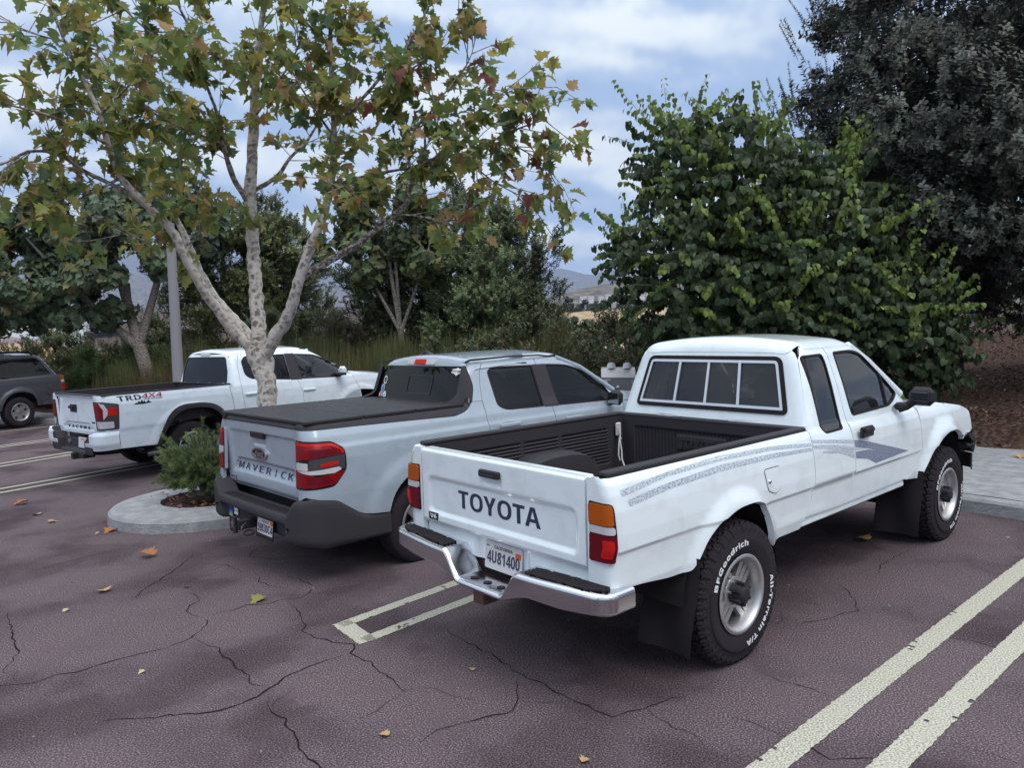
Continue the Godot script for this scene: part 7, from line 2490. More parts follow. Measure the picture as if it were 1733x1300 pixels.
	for b in B:
		var c := Curve3D.new()
		var pts: Array = b[2]
		for i in pts.size():
			var p := Vector3(pts[i][0], pts[i][1], pts[i][2])
			var a := Vector3(pts[maxi(i - 1, 0)][0], pts[maxi(i - 1, 0)][1], pts[maxi(i - 1, 0)][2])
			var d := Vector3(pts[mini(i + 1, pts.size() - 1)][0], pts[mini(i + 1, pts.size() - 1)][1], pts[mini(i + 1, pts.size() - 1)][2])
			c.add_point(p, (a - d) / 6.0, (d - a) / 6.0)
		var L := c.get_baked_length()
		var k := maxi(6, int(L / 0.07))
		var P := []
		var R := []
		for i in k + 1:
			var t := i / float(k)
			# radius by nearest span
			var best := 0.0
			var off := t * L
			var acc := 0.0
			for q in pts.size() - 1:
				var s := Vector3(pts[q][0], pts[q][1], pts[q][2]).distance_to(Vector3(pts[q + 1][0], pts[q + 1][1], pts[q + 1][2]))
				best = lerpf(pts[q][3], pts[q + 1][3], clampf((off - acc) / s, 0.0, 1.0))
				acc += s
				if acc >= off: break
			P.append(c.sample_baked(off) + rdir() * best * 0.10)
			R.append(maxf(0.004, best * rng.randf_range(0.92, 1.08) * 0.88))
		var mb := MB.new()
		tube(mb, P, R, 14 if b[2][0][3] > 0.04 else 7)
		put(mb, b[0], M.mottled_bark if b[2][0][3] > 0.06 else M.dark_mottled_bark, tree)
		if b[1] > 1.0: continue
		var s := L * float(b[1])
		while s < L:
			var p := c.sample_baked(s)
			var d := (c.sample_baked(minf(s + 0.05, L)) - c.sample_baked(maxf(s - 0.05, 0.0))).normalized()
			var w := (d * 0.6 + rdir() * 0.9 + Vector3(0, 0.15, 0)).normalized()
			var ln := rng.randf_range(0.25, 0.80)
			var e := p + w * ln * 0.55 + rdir() * 0.06
			var f := e + (w + Vector3(0, -0.25, 0) + rdir() * 0.5).normalized() * ln * 0.5
			tube(twig, [p, e, f], [0.006, 0.0045, 0.002], 4, false)
			for j in rng.randi_range(7, 12):
				var t := rng.randf_range(0.25, 1.0)
				var q := p.lerp(e, t * 2.0) if t < 0.5 else e.lerp(f, t * 2.0 - 1.0)
				spots.append([q, w])
			s += rng.randf_range(0.05, 0.12)
	tag(put(twig, "twigs", M.dark_mottled_bark, tree), "", "", "", "stuff")
	# leaves: shapes by look, colours by age
	var shapes := []
	for v in 3:
		var mb := MB.new()
		blade(mb, maple_outline(v), 0.18 + 0.15 * v, 0.22 + 0.12 * v)
		tube(mb, [Vector3(0, 0.0, 0), Vector3(0.02, -0.16, 0.03), Vector3(0, -0.30, 0.06)], [0.012, 0.010, 0.010], 3, false)
		shapes.append(mb.mesh())
	var curl := MB.new()
	blade(curl, maple_outline(1), 0.9, 0.75)
	var curled := curl.mesh()
	shapes.append(curled)
	var lm := leaf_mat("lobed_leaf", 0.5, 1.0)
	var tones := [[0.33, 0.190, 0.245, 0.075], [0.27, 0.275, 0.280, 0.080], [0.17, 0.38, 0.325, 0.090], [0.10, 0.130, 0.215, 0.100], [0.08, 0.46, 0.300, 0.140], [0.03, 0.34, 0.160, 0.095], [0.02, 0.20, 0.070, 0.055]]
	var eye := Vector3(0, 1.92, 0)
	var all := []
	for sp in spots:
		var size := rng.randf_range(0.085, 0.175)
		var out: Vector3 = (sp[1] * 0.5 + rdir() * 0.9 + Vector3(0, -0.55, 0)).normalized()
		var x := look(out, Vector3(rng.randf_range(-0.9, 0.9), 0.8, rng.randf_range(-0.9, 0.9)), size, sp[0] + out * size * 0.3)
		var tone := rng.randf()
		var age := clampf((sp[0].x + 1.0) * 0.03, -0.08, 0.06)
		var idx := 0
		tone += age
		for i in tones.size():
			tone -= tones[i][0]
			idx = i
			if tone <= 0.0: break
		all.append([size / sp[0].distance_to(eye), x, idx, 3 if idx >= 5 or rng.randf() < 0.12 else rng.randi() % 3, sp[0]])
	all.sort_custom(func(a, b): return a[0] > b[0])
	var mats := []
	for t in tones:
		for k in 2:
			var m := lm.duplicate() as StandardMaterial3D
			var c := shade(Color(t[1], t[2], t[3]), 0.12)
			m.albedo_color = c.linear_to_srgb()
			mats.append(m)
	var n := 0
	var rest := {}
	for a in all:
		var on_screen: bool = a[4].z < -2.0 and absf(a[4].x / a[4].z) < 0.72 and (a[4].y - 1.92) / -a[4].z < 0.44
		if n < 300 and on_screen:
			var o := MeshInstance3D.new()
			o.name = "leaf"
			o.mesh = shapes[a[3]]
			o.material_override = mats[a[2] * 2 + n % 2]
			o.transform = a[1]
			tree.add_child(o, true)
			n += 1
		else:
			if not rest.has(a[3]): rest[a[3]] = [[], []]
			rest[a[3]][0].append(a[1])
			rest[a[3]][1].append(shade(Color(tones[a[2]][1], tones[a[2]][2], tones[a[2]][3]), 0.25))
	for k in rest:
		many("foliage", shapes[k], lm, rest[k][0], rest[k][1], tree)

func heart_leaf_tree() -> void:
	var tree := thing("heart_leaf_tree", "broad bushy tree with bright green heart-shaped leaves behind the nearest pickup", "tree")
	var base := Vector3(3.7, land(3.7, -11.2), -11.2)
	var hm := MB.new()
	blade(hm, heart_outline(), 0.16, 0.20)
	var heart := hm.mesh()
	var lm := leaf_mat("heart_leaf", 0.42, 0.8)
	var wood := MB.new()
	var all := []
	var eye := Vector3(0, 1.92, 0)
	var stems := []
	for i in 8:
		var a := TAU * i / 8.0 + rng.randf_range(-0.3, 0.3)
		var lean := rng.randf_range(0.35, 1.0)
		var top := base + Vector3(cos(a) * 1.6 * lean, rng.randf_range(3.0, 4.6), sin(a) * 1.3 * lean)
		var mid := base.lerp(top, 0.45) + Vector3(cos(a) * 0.25, 0.25, sin(a) * 0.2)
		stems.append([base + Vector3(cos(a) * 0.1, 0, sin(a) * 0.1), mid, top])
		limbs(tree, "limb", M.grey_bark, [[[base.x, base.y - 0.1, base.z, 0.06], [mid.x, mid.y, mid.z, 0.04], [top.x, top.y, top.z, 0.012]]])
	# arching shoots out of a lobed crown, each with two ranks of hanging leaves
	var lobes := [[Vector3(3.1, 3.55, -11.0), Vector3(1.35, 1.15, 1.3), 0.9], [Vector3(2.7, 2.3, -10.7), Vector3(1.25, 1.1, 1.1), 1.0], [Vector3(4.4, 3.2, -11.2), Vector3(1.3, 1.2, 1.3), 0.9], [Vector3(3.6, 1.5, -10.5), Vector3(1.5, 1.0, 0.9), 1.1], [Vector3(4.9, 1.7, -10.7), Vector3(1.3, 1.2, 0.9), 1.0], [Vector3(4.2, 2.4, -10.4), Vector3(1.2, 1.0, 0.8), 0.8], [Vector3(2.45, 4.0, -11.1), Vector3(0.9, 0.75, 0.8), 0.2], [Vector3(1.75, 2.75, -10.9), Vector3(0.5, 0.35, 0.5), 0.08], [Vector3(5.6, 1.5, -10.3), Vector3(0.8, 1.0, 0.6), 0.4]]
	for l in lobes:
		for i in int(330 * l[2]):
			var d := rdir()
			if d.z < -0.2 and rng.randf() < 0.7: d.z = -d.z
			var p: Vector3 = l[0] + d * l[1] * rng.randf_range(0.45, 1.0)
			if p.y < 0.25: continue
			var go := (Vector3(d.x, d.y * 0.55 + 0.05, d.z) * 0.9 + rdir() * 0.6).normalized()
			var young := rng.randf() < 0.07 or (d.y > 0.35 and rng.randf() < 0.30)
			var ln := rng.randf_range(0.25, 0.6) * (1.9 if young else 1.0)
			if young: go = (go + Vector3(-0.25, 0.25, 0)).normalized()
			var pts := []
			var rad := []
			var q := p - go * 0.15
			var steps := 14 if young else 9
			for s in steps:
				pts.append(q)
				rad.append(lerpf(0.006, 0.002, s / float(steps)))
				q += (go + Vector3(0, (-0.05 if d.y < 0.5 else 0.012) * s, 0) + rdir() * 0.12).normalized() * ln / steps
				for side in [-1.0, 1.0]:
					if rng.randf() < 0.16: continue
					var cr: Vector3 = go.cross(Vector3.UP).normalized() * side
					var hang: Vector3 = (cr * 0.35 + go * 0.20 + Vector3(0, -0.9, 0) + rdir() * 0.40).normalized()
					var size := rng.randf_range(0.07, 0.118) * (lerpf(1.0, 0.65, s / float(steps)) if young else 1.0)
					var face := (d * 0.6 + rdir() * 0.55 + Vector3(0, 0.45, 0)).normalized()
					all.append([size / q.distance_to(eye) * (1.3 if d.z > 0.0 else 0.7), look(hang, face, size, q + cr * 0.02), young, l[0], q])
			tube(wood, pts, rad, 3, false)
	tag(put(wood, "twigs", M.grey_bark, tree), "", "", "", "stuff")
	all.sort_custom(func(a, b): return a[0] > b[0])
	var mats := []
	for c in [[0.058, 0.086, 0.036], [0.072, 0.104, 0.040], [0.048, 0.072, 0.036], [0.145, 0.205, 0.045], [0.175, 0.235, 0.055]]:
		var m := lm.duplicate() as StandardMaterial3D
		m.albedo_color = lin(c[0], c[1], c[2])
		mats.append(m)
	var at := []
	var cs := []
	for i in all.size():
		if i < 300:
			var o := MeshInstance3D.new()
			o.name = "leaf"
			o.mesh = heart
			o.material_override = mats[3 + i % 2 if all[i][2] else i % 3]
			o.transform = all[i][1]
			tree.add_child(o, true)
		else:
			at.append(all[i][1])
			cs.append(shade(Color(0.150, 0.208, 0.046) if all[i][2] else Color(0.057, 0.085, 0.036), 0.28))
	many("foliage", heart, lm, at, cs, tree)

func build_plants() -> void:
	bark_mats()
	mottled_tree()
	heart_leaf_tree()
	var lm := leaf_mat("small_leaf", 0.5, 0.6)
	var tough := leaf_mat("tough_leaf", 0.42, 0.35)
	var oak_sprig := sprig(20, 0.22, 0.26, 1.0, 0.012)
	var fine_sprig := sprig(22, 0.17, 0.24, 0.9, 0.010)
	var wispy := sprig(34, 0.30, 0.07, 0.7, 0.008)
	var lobed := MB.new()
	for i in 9:
		var a := i * 2.4
		blade(lobed, maple_outline(i % 3), 0.3, 0.3, look(Vector3(cos(a), -0.5, sin(a)), Vector3(cos(a) * 0.4, 1, sin(a) * 0.4), 0.42, Vector3(0, 0.15 + 0.09 * i, 0)), shade(Color(1, 1, 1), 0.25))
	var lobed_sprig := lobed.mesh()
	# dark evergreen oak, upper corner
	var oak := thing("evergreen_oak", "huge dark evergreen oak overhanging the mulch bed", "tree")
	var ob := Vector3(8.6, land(8.6, -14.5), -14.5)
	limbs(oak, "trunk", M.dark_bark, [[[ob.x, ob.y - 0.2, ob.z, 0.34], [ob.x - 0.2, ob.y + 1.2, ob.z + 0.1, 0.27], [ob.x - 0.1, ob.y + 2.4, ob.z, 0.24]]])
	limbs(oak, "limb", M.dark_bark, [[[ob.x - 0.1, ob.y + 2.2, ob.z, 0.17], [7.4, 3.8, -13.8, 0.12], [6.8, 5.0, -13.0, 0.07], [6.4, 6.2, -12.8, 0.02]], [[ob.x, ob.y + 2.2, ob.z, 0.17], [8.8, 4.5, -13.8, 0.12], [8.6, 7.2, -13.2, 0.05], [8.4, 8.4, -13, 0.02]], [[ob.x, ob.y + 2.0, ob.z, 0.15], [10.2, 3.8, -13.4, 0.10], [11.4, 4.8, -12.6, 0.04]], [[ob.x - 0.1, ob.y + 1.9, ob.z, 0.13], [7.6, 2.9, -13.0, 0.07], [6.9, 3.3, -12.2, 0.03]], [[ob.x, ob.y + 1.9, ob.z, 0.13], [9.4, 2.9, -12.8, 0.07], [9.6, 3.2, -11.6, 0.03]]])
	var oc := [[0.60, 0.062, 0.068, 0.054], [0.28, 0.088, 0.095, 0.074], [0.12, 0.120, 0.122, 0.100]]
	var ol := [[Vector3(6.3, 5.6, -12.6), Vector3(1.7, 1.7, 1.7), 1.3], [Vector3(7.6, 7.2, -12.8), Vector3(2.0, 1.9, 1.9), 1.5], [Vector3(9.4, 7.4, -12.9), Vector3(2.2, 2.2, 2.0), 1.4], [Vector3(11.4, 6.4, -12.6), Vector3(2.2, 2.4, 2.2), 1.3], [Vector3(7.4, 4.3, -12.4), Vector3(2.0, 1.5, 1.7), 1.5], [Vector3(9.4, 4.4, -12.0), Vector3(2.2, 1.7, 1.9), 1.6], [Vector3(11.6, 3.9, -12.0), Vector3(1.8, 1.8, 1.6), 1.0], [Vector3(7.4, 2.6, -13.4), Vector3(2.0, 1.1, 1.0), 0.9], [Vector3(9.8, 2.4, -13.6), Vector3(2.4, 1.1, 1.2), 0.9], [Vector3(11.6, 2.1, -12.4), Vector3(1.2, 1.0, 1.0), 0.4], [Vector3(5.6, 4.2, -12.8), Vector3(1.2, 1.3, 1.2), 0.6], [Vector3(6.4, 4.3, -10.9), Vector3(1.5, 1.2, 1.0), 1.0], [Vector3(7.6, 3.4, -10.6), Vector3(1.5, 1.2, 1.0), 1.0], [Vector3(6.3, 3.0, -11.0), Vector3(1.0, 0.9, 0.8), 0.5], [Vector3(8.6, 2.6, -11.0), Vector3(1.1, 0.8, 0.8), 0.45]]
	crown(oak, "foliage", oak_sprig, tough, ol, 20500, 0.33, oc, 0.25, 0.5)
	# upright shoots break its outline
	var sh_at := []
	var sh_c := []
	for i in 190:
		var l: Array = ol[[0, 0, 1, 1, 2, 10][i % 6]]
		var d := Vector3(rng.randf_range(-1.0, 0.5), rng.randf_range(0.1, 1.0), rng.randf_range(-0.3, 0.8)).normalized()
		var p: Vector3 = l[0] + d * l[1] * rng.randf_range(0.80, 1.0)
		var go := (d * 0.5 + Vector3(-0.1, 0.9, 0) + rdir() * 0.25).normalized()
		var k := rng.randi_range(2, 5)
		for q in k:
			sh_at.append(look(go, Vector3.BACK, 0.30 - 0.03 * q, p + go * 0.17 * q))
			sh_c.append(pick(oc))
	many("shoots", fine_sprig, tough, sh_at, sh_c, oak)
	# pale growth beyond the oak on the far side
	shrub("leafy_shrub", "lighter green shrub glimpsed beyond the oak at the picture's edge", Vector3(12.6, 0, -17.5), [[Vector3(0, 1.3, 0), Vector3(1.6, 1.5, 1.3), 1.0]], 700, 0.34, fine_sprig, lm, [[0.6, 0.11, 0.17, 0.045], [0.4, 0.16, 0.20, 0.06]])
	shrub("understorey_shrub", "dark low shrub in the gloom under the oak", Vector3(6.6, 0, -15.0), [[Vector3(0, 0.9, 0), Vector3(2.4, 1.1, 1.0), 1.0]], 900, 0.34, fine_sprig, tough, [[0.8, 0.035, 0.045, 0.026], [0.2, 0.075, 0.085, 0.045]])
	# hedge by the steel cabinet
	shrub("hedge", "dense dark green hedge with reddish tips behind the steel cabinet", Vector3(1.3, 0, -13.4), [[Vector3(-0.9, 1.0, 0.3), Vector3(1.2, 0.95, 1.0), 1.0], [Vector3(0.7, 1.05, 0.2), Vector3(1.3, 1.1, 1.0), 1.0], [Vector3(-2.0, 0.8, -0.2), Vector3(1.0, 0.9, 0.9), 0.7], [Vector3(1.2, 0.9, 1.4), Vector3(1.0, 1.0, 0.7), 0.6]], 2600, 0.26, fine_sprig, lm, [[0.55, 0.066, 0.086, 0.034], [0.33, 0.102, 0.112, 0.042], [0.12, 0.145, 0.085, 0.048]], true)
	shrub("low_bush", "small leafy bush growing against the front of the steel cabinet", Vector3(2.05, 0, -10.3), [[Vector3(0, 0.62, 0), Vector3(0.42, 0.55, 0.35), 1.0]], 420, 0.18, fine_sprig, lm, [[0.7, 0.052, 0.068, 0.028], [0.3, 0.085, 0.092, 0.038]])
	# the middle group of trees
	var dark := [[0.6, 0.078, 0.098, 0.046], [0.3, 0.112, 0.132, 0.060], [0.1, 0.150, 0.158, 0.080]]
	var olive := [[0.5, 0.105, 0.128, 0.052], [0.35, 0.150, 0.172, 0.066], [0.15, 0.205, 0.205, 0.080]]
	grown_tree("spreading_oak", "dense dark oak in the middle of the planting beyond the reeds", Vector3(-1.9, 0, -21.0), M.grey_bark, 0.17, [[Vector3(-2.0, 3.1, -20.8), Vector3(2.1, 1.4, 1.6), 1.2], [Vector3(-1.2, 3.9, -21), Vector3(1.5, 1.2, 1.4), 0.8], [Vector3(-3.4, 2.4, -20.8), Vector3(1.3, 1.2, 1.3), 0.7], [Vector3(-2.0, 1.6, -20.4), Vector3(2.4, 1.2, 1.2), 1.0]], 6500, 0.36, fine_sprig, lm, dark)
	grown_tree("upright_oak", "spiky dark evergreen tree at the open gap towards the hills", Vector3(0.1, 0, -20.0), M.dark_bark, 0.12, [[Vector3(0.15, 2.8, -20), Vector3(1.0, 1.7, 1.0), 1.0], [Vector3(-0.5, 3.6, -20.4), Vector3(0.7, 1.1, 0.8), 0.5], [Vector3(0.3, 1.4, -19.6), Vector3(1.2, 1.1, 0.9), 0.8]], 3600, 0.36, fine_sprig, lm, dark, 0.9)
	grown_tree("pale_green_tree", "lighter grey-green tree standing in front of the spreading oak", Vector3(-0.6, 0, -18.4), M.pale_bark, 0.07, [[Vector3(-0.7, 2.4, -18.4), Vector3(0.95, 1.35, 0.8), 1.0], [Vector3(-1.2, 1.5, -18.2), Vector3(0.9, 1.0, 0.7), 0.7]], 2200, 0.32, fine_sprig, lm, [[0.6, 0.135, 0.180, 0.085], [0.4, 0.185, 0.225, 0.105]], 0.8)
	grown_tree("slender_sapling", "slender pale-stemmed sapling with lobed leaves among the reeds", Vector3(-2.80, 0, -19.0), M.pale_bark, 0.085, [[Vector3(-3.0, 3.9, -19.0), Vector3(1.3, 1.1, 1.0), 1.0], [Vector3(-3.9, 3.0, -18.9), Vector3(0.8, 0.8, 0.7), 0.5], [Vector3(-2.0, 3.3, -18.8), Vector3(0.9, 0.8, 0.7), 0.4]], 620, 0.46, lobed_sprig, lm, [[0.7, 0.105, 0.135, 0.055], [0.3, 0.165, 0.175, 0.065]], 0.2, 4.4)
	shrub("brown_shrub", "twiggy brownish shrub at the foot of the middle trees", Vector3(-4.7, 0, -19.6), [[Vector3(0, 1.0, 0), Vector3(1.1, 1.1, 0.9), 1.0]], 700, 0.34, wispy, lm, [[0.6, 0.085, 0.080, 0.045], [0.4, 0.115, 0.082, 0.055]])
	shrub("grey_green_shrub", "grey-green feathery shrub between the dark trees", Vector3(-6.3, 0, -21.5), [[Vector3(0, 1.3, 0), Vector3(1.3, 1.3, 1.0), 1.0]], 800, 0.36, wispy, lm, [[0.6, 0.100, 0.125, 0.065], [0.4, 0.135, 0.150, 0.075]])
	# trees on the far side of the farthest pickup
	grown_tree("pale_trunk_tree", "wide grey-green tree with a pale forked trunk beyond the farthest pickup", Vector3(-10.05, 0, -20.6), M.pale_bark, 0.20, [[Vector3(-11.2, 4.2, -20.6), Vector3(2.3, 1.5, 1.7), 1.2], [Vector3(-13.2, 3.2, -20.4), Vector3(1.9, 1.6, 1.5), 1.1], [Vector3(-9.3, 4.3, -20.8), Vector3(1.5, 1.2, 1.4), 0.7], [Vector3(-12.0, 2.4, -19.8), Vector3(1.6, 0.8, 1.2), 0.7]], 2100, 0.50, lobed_sprig, lm, [[0.55, 0.110, 0.150, 0.080], [0.35, 0.145, 0.180, 0.095], [0.10, 0.220, 0.190, 0.080]], 0.2, 3.6)
	grown_tree("round_dark_oak", "round dark green oak behind the light pole", Vector3(-7.8, 0, -22.5), M.dark_bark, 0.16, [[Vector3(-8.0, 3.0, -22.3), Vector3(1.7, 1.7, 1.4), 1.2], [Vector3(-6.9, 3.0, -22.6), Vector3(1.1, 1.5, 1.1), 0.8], [Vector3(-9.0, 2.2, -22), Vector3(1.3, 1.3, 1.2), 0.7], [Vector3(-7.9, 4.3, -22.6), Vector3(1.4, 0.9, 1.1), 0.6]], 5200, 0.38, fine_sprig, lm, olive)
	grown_tree("yellowing_tree", "tree with yellow and orange leaves at the far edge over the grey wagon", Vector3(-15.6, 0, -21.4), M.pale_bark, 0.10, [[Vector3(-15.2, 2.6, -21.0), Vector3(1.2, 1.3, 1.0), 1.0]], 300, 0.46, lobed_sprig, lm, [[0.4, 0.22, 0.17, 0.03], [0.3, 0.12, 0.12, 0.04], [0.3, 0.26, 0.12, 0.03]], 0.2, 2.6)
	shrub("feathery_bush", "bright green feathery bush beside the grey wagon", Vector3(-11.9, 0, -21.8), [[Vector3(0, 1.0, 0), Vector3(0.75, 0.85, 0.7), 1.0], [Vector3(1.1, 0.9, 0.2), Vector3(0.7, 0.75, 0.6), 0.8]], 620, 0.42, wispy, lm, [[0.6, 0.120, 0.185, 0.055], [0.4, 0.165, 0.215, 0.070]])
	shrub("weedy_bush", "sprawling yellow-green bush behind the grey wagon's roof", Vector3(-14.6, 0, -22.6), [[Vector3(0, 0.9, 0), Vector3(1.7, 0.8, 0.9), 1.0], [Vector3(1.6, 1.2, -0.4), Vector3(0.9, 0.9, 0.7), 0.6]], 900, 0.36, fine_sprig, lm, [[0.5, 0.110, 0.135, 0.045], [0.5, 0.155, 0.155, 0.065]])
	shrub("weedy_bush", "low olive bush under the pale forked trunk", Vector3(-8.9, 0, -21.2), [[Vector3(0, 0.9, 0), Vector3(1.6, 1.0, 0.8), 1.0]], 800, 0.34, fine_sprig, lm, [[0.6, 0.090, 0.115, 0.042], [0.4, 0.125, 0.140, 0.055]])
	# a belt of brush closes the view behind the rushes
	var brush := [[-15.8, -24.6, 1.5, 2.0, 1, "olive brush at the far end behind the weedy bush"], [-13.2, -25.0, 1.9, 2.2, 0, "dark brush under the wide grey-green tree's outer crown"], [-10.6, -24.8, 2.0, 2.1, 1, "olive brush behind the pale forked trunk"], [-8.0, -25.6, 2.1, 2.1, 0, "dark brush behind the round oak's stem"], [-5.6, -25.0, 1.35, 1.9, 2, "grey-green brush in the dip where the masts show"], [-3.2, -24.4, 1.9, 2.0, 0, "dark brush behind the slender sapling"], [-1.0, -23.6, 1.9, 2.0, 1, "olive brush filling the foot of the spreading oak"], [1.2, -21.0, 0.75, 1.3, 1, "olive brush low in the gap towards the tan field"], [2.9, -18.6, 0.95, 1.5, 0, "dark brush between the hedge and the heart-leaved tree"], [5.2, -17.6, 1.6, 1.7, 0, "dark brush behind the heart-leaved tree's foot"]]
	for b in brush:
		shrub("brush", b[5], Vector3(b[0], 0, b[1]), [[Vector3(0, b[2] * 0.55, 0), Vector3(b[3], b[2], 1.0), 1.0], [Vector3(b[3] * 0.5, b[2] * 0.8, 0.3), Vector3(b[3] * 0.55, b[2] * 0.7, 0.7), 0.5]], 1500, 0.38, fine_sprig, lm, [dark, olive, [[0.6, 0.100, 0.120, 0.065], [0.4, 0.13, 0.145, 0.075]]][b[4]])
	# trees over the driver's side of the lane, known from their mirror images in the windows
	for b in [[15.5, 3.0, "dark tree across the lane, mirrored in the nearest pickup's door glass"], [11.0, 12.0, "dark tree behind the camera, mirrored in the nearest pickup's tail"], [-9.0, 9.0, "dark tree across the car park, mirrored in the rear windows"], [16.5, -3.2, "dark tree beyond the sidewalk, mirrored in the nearest pickup's side glass"]]:
		grown_tree("mirrored_tree", b[2], Vector3(b[0], 0, b[1]), M.dark_bark, 0.2, [[Vector3(b[0], 7.6, b[1]), Vector3(2.8, 1.8, 2.8), 0.8], [Vector3(b[0], 4.2, b[1]), Vector3(2.6, 2.0, 2.6), 1.0], [Vector3(b[0] + 1.6, 3.2, b[1] + 1.0), Vector3(1.8, 1.4, 1.8), 0.6]], 1300, 0.6, fine_sprig, lm, dark)
	reeds()
	island_shrub()
	litter()

func shrub(called: String, label: String, at: Vector3, lobes: Array, n: int, size: float, mesh: Mesh, m: Material, cols: Array, boxy := false) -> void:
	at.y = land(at.x, at.z)
	var o := thing(called, label, "hedge" if boxy else "shrub")
	var L := []
	for l in lobes:
		L.append([at + l[0], l[1], l[2]])
		limbs(o, "stem", M.dark_bark, [[[at.x + l[0].x * 0.4, at.y - 0.1, at.z + l[0].z * 0.4, 0.03], [at.x + l[0].x, at.y + l[0].y, at.z + l[0].z, 0.012]]], 5)
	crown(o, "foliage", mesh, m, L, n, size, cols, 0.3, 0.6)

func grown_tree(called: String, label: String, at: Vector3, bark: Material, r: float, lobes: Array, n: int, size: float, mesh: Mesh, m: Material, cols: Array, rise := 0.5, tall := 0.0) -> void:
	at.y = land(at.x, at.z)
	var o := thing(called, label, "tree")
	var c := Vector3.ZERO
	for l in lobes: c += l[0] / lobes.size()
	var fork := Vector3(lerpf(at.x, c.x, 0.25), at.y + (1.3 if tall == 0.0 else 1.9), lerpf(at.z, c.z, 0.25))
	limbs(o, "trunk", bark, [[[at.x, at.y - 0.15, at.z, r * 1.15], [lerpf(at.x, fork.x, 0.4), lerpf(at.y, fork.y, 0.5), at.z, r], [fork.x, fork.y, fork.z, r * 0.86]]], 10)
	for l in lobes:
		var e: Vector3 = l[0] + Vector3(0, l[1].y * 0.45, 0)
		var k := fork.lerp(e, 0.5) + Vector3((e.x - fork.x) * 0.12, 0.15, 0)
		limbs(o, "limb", bark, [[[fork.x, fork.y - 0.1, fork.z, r * 0.66], [k.x, k.y, k.z, r * 0.42], [e.x, e.y, e.z, r * 0.12]]], 7)
	if tall > 0.0:
		limbs(o, "limb", bark, [[[fork.x, fork.y - 0.05, fork.z, r * 0.8], [fork.x - 0.25, fork.y + tall * 0.35, fork.z, r * 0.6], [fork.x - 0.2, at.y + tall, fork.z, r * 0.3]]], 8)
		if r > 0.15:
			limbs(o, "limb", bark, [[[at.x + 0.12, at.y + 0.1, at.z, r * 0.5], [at.x + 0.55, at.y + 1.2, at.z, r * 0.42], [at.x + 0.75, at.y + 2.4, at.z, r * 0.3]]], 7)
	crown(o, "foliage", mesh, m, lobes, n, size, cols, 0.35, rise)

func reeds() -> void:
	# tall rushes in a broad bed behind the bays
	var mb := MB.new()
	mb.tint = true
	for i in 26:
		var a := rng.randf() * TAU
		var r := 0.16 * sqrt(rng.randf())
		var p := Vector3(cos(a) * r, 0, sin(a) * r)
		var h := rng.randf_range(0.7, 1.05)
		var lean := Vector3(rng.randf_range(-0.16, 0.16), 0, rng.randf_range(-0.16, 0.16))
		var w := 0.0065
		var sx := Vector3(cos(a + 1.0), 0, sin(a + 1.0)) * w
		var n := Vector3(cos(a + 2.57), 0.3, sin(a + 2.57)).normalized()
		var m := p + lean * 0.4 + Vector3(0, h * 0.5, 0)
		var t := p + lean + Vector3(0, h, 0)
		mb.col = shade(Color(0.9, 0.9, 0.9), 0.25)
		mb.quad(p - sx, p + sx, m + sx * 0.8, m - sx * 0.8, n, n, n, n)
		mb.col = shade(Color(1.15, 1.0, 0.9), 0.25)
		mb.quad(m - sx * 0.8, m + sx * 0.8, t + sx * 0.3, t - sx * 0.3, n, n, n, n)
		if rng.randf() < 0.35:
			mb.col = Color(2.6, 2.1, 1.5)
			var f := t + Vector3(rng.randf_range(-0.03, 0.03), -rng.randf_range(0.02, 0.3), rng.randf_range(-0.03, 0.03))
			mb.tri(f, f + Vector3(0.016, 0.02, 0), f + Vector3(0.004, 0.03, 0.01), n, n, n)
	var rm := leaf_mat("rush", 0.7, 0.25)
	var at := []
	var cs := []
	while at.size() < 6500:
		var x := rng.randf_range(-14.5, 1.2)
		var z := rng.randf_range(-25.0, -11.5)
		var k := kerb_d(x, z)
		if k < 0.55 or k > 5.2: continue
		if x < -11.2 and k < 2.2: continue
		if x > -0.4 and k > 3.0: continue
		var g := hills_noise.get_noise_2d(x * 14.0, z * 14.0)
		at.append(Transform3D(Basis(Vector3.UP, rng.randf() * TAU).scaled_local(Vector3(1, (1.55 if x > -9.0 else 1.35) * rng.randf_range(0.6, 1.2) * (0.9 + 0.55 * g), 1)), Vector3(x, land(x, z) - 0.03, z)))
		cs.append(shade(Color(0.115, 0.086, 0.042).lerp(Color(0.098, 0.112, 0.042), clampf(g * 3.5 + 0.5, 0, 1)), 0.38))
	var o := many("rush_bed", mb.mesh(), rm, at, cs, null)
	o.name = "rush_bed"
	tag(o, "broad bed of tall olive-brown rushes behind the parked trucks", "rushes", "", "stuff")

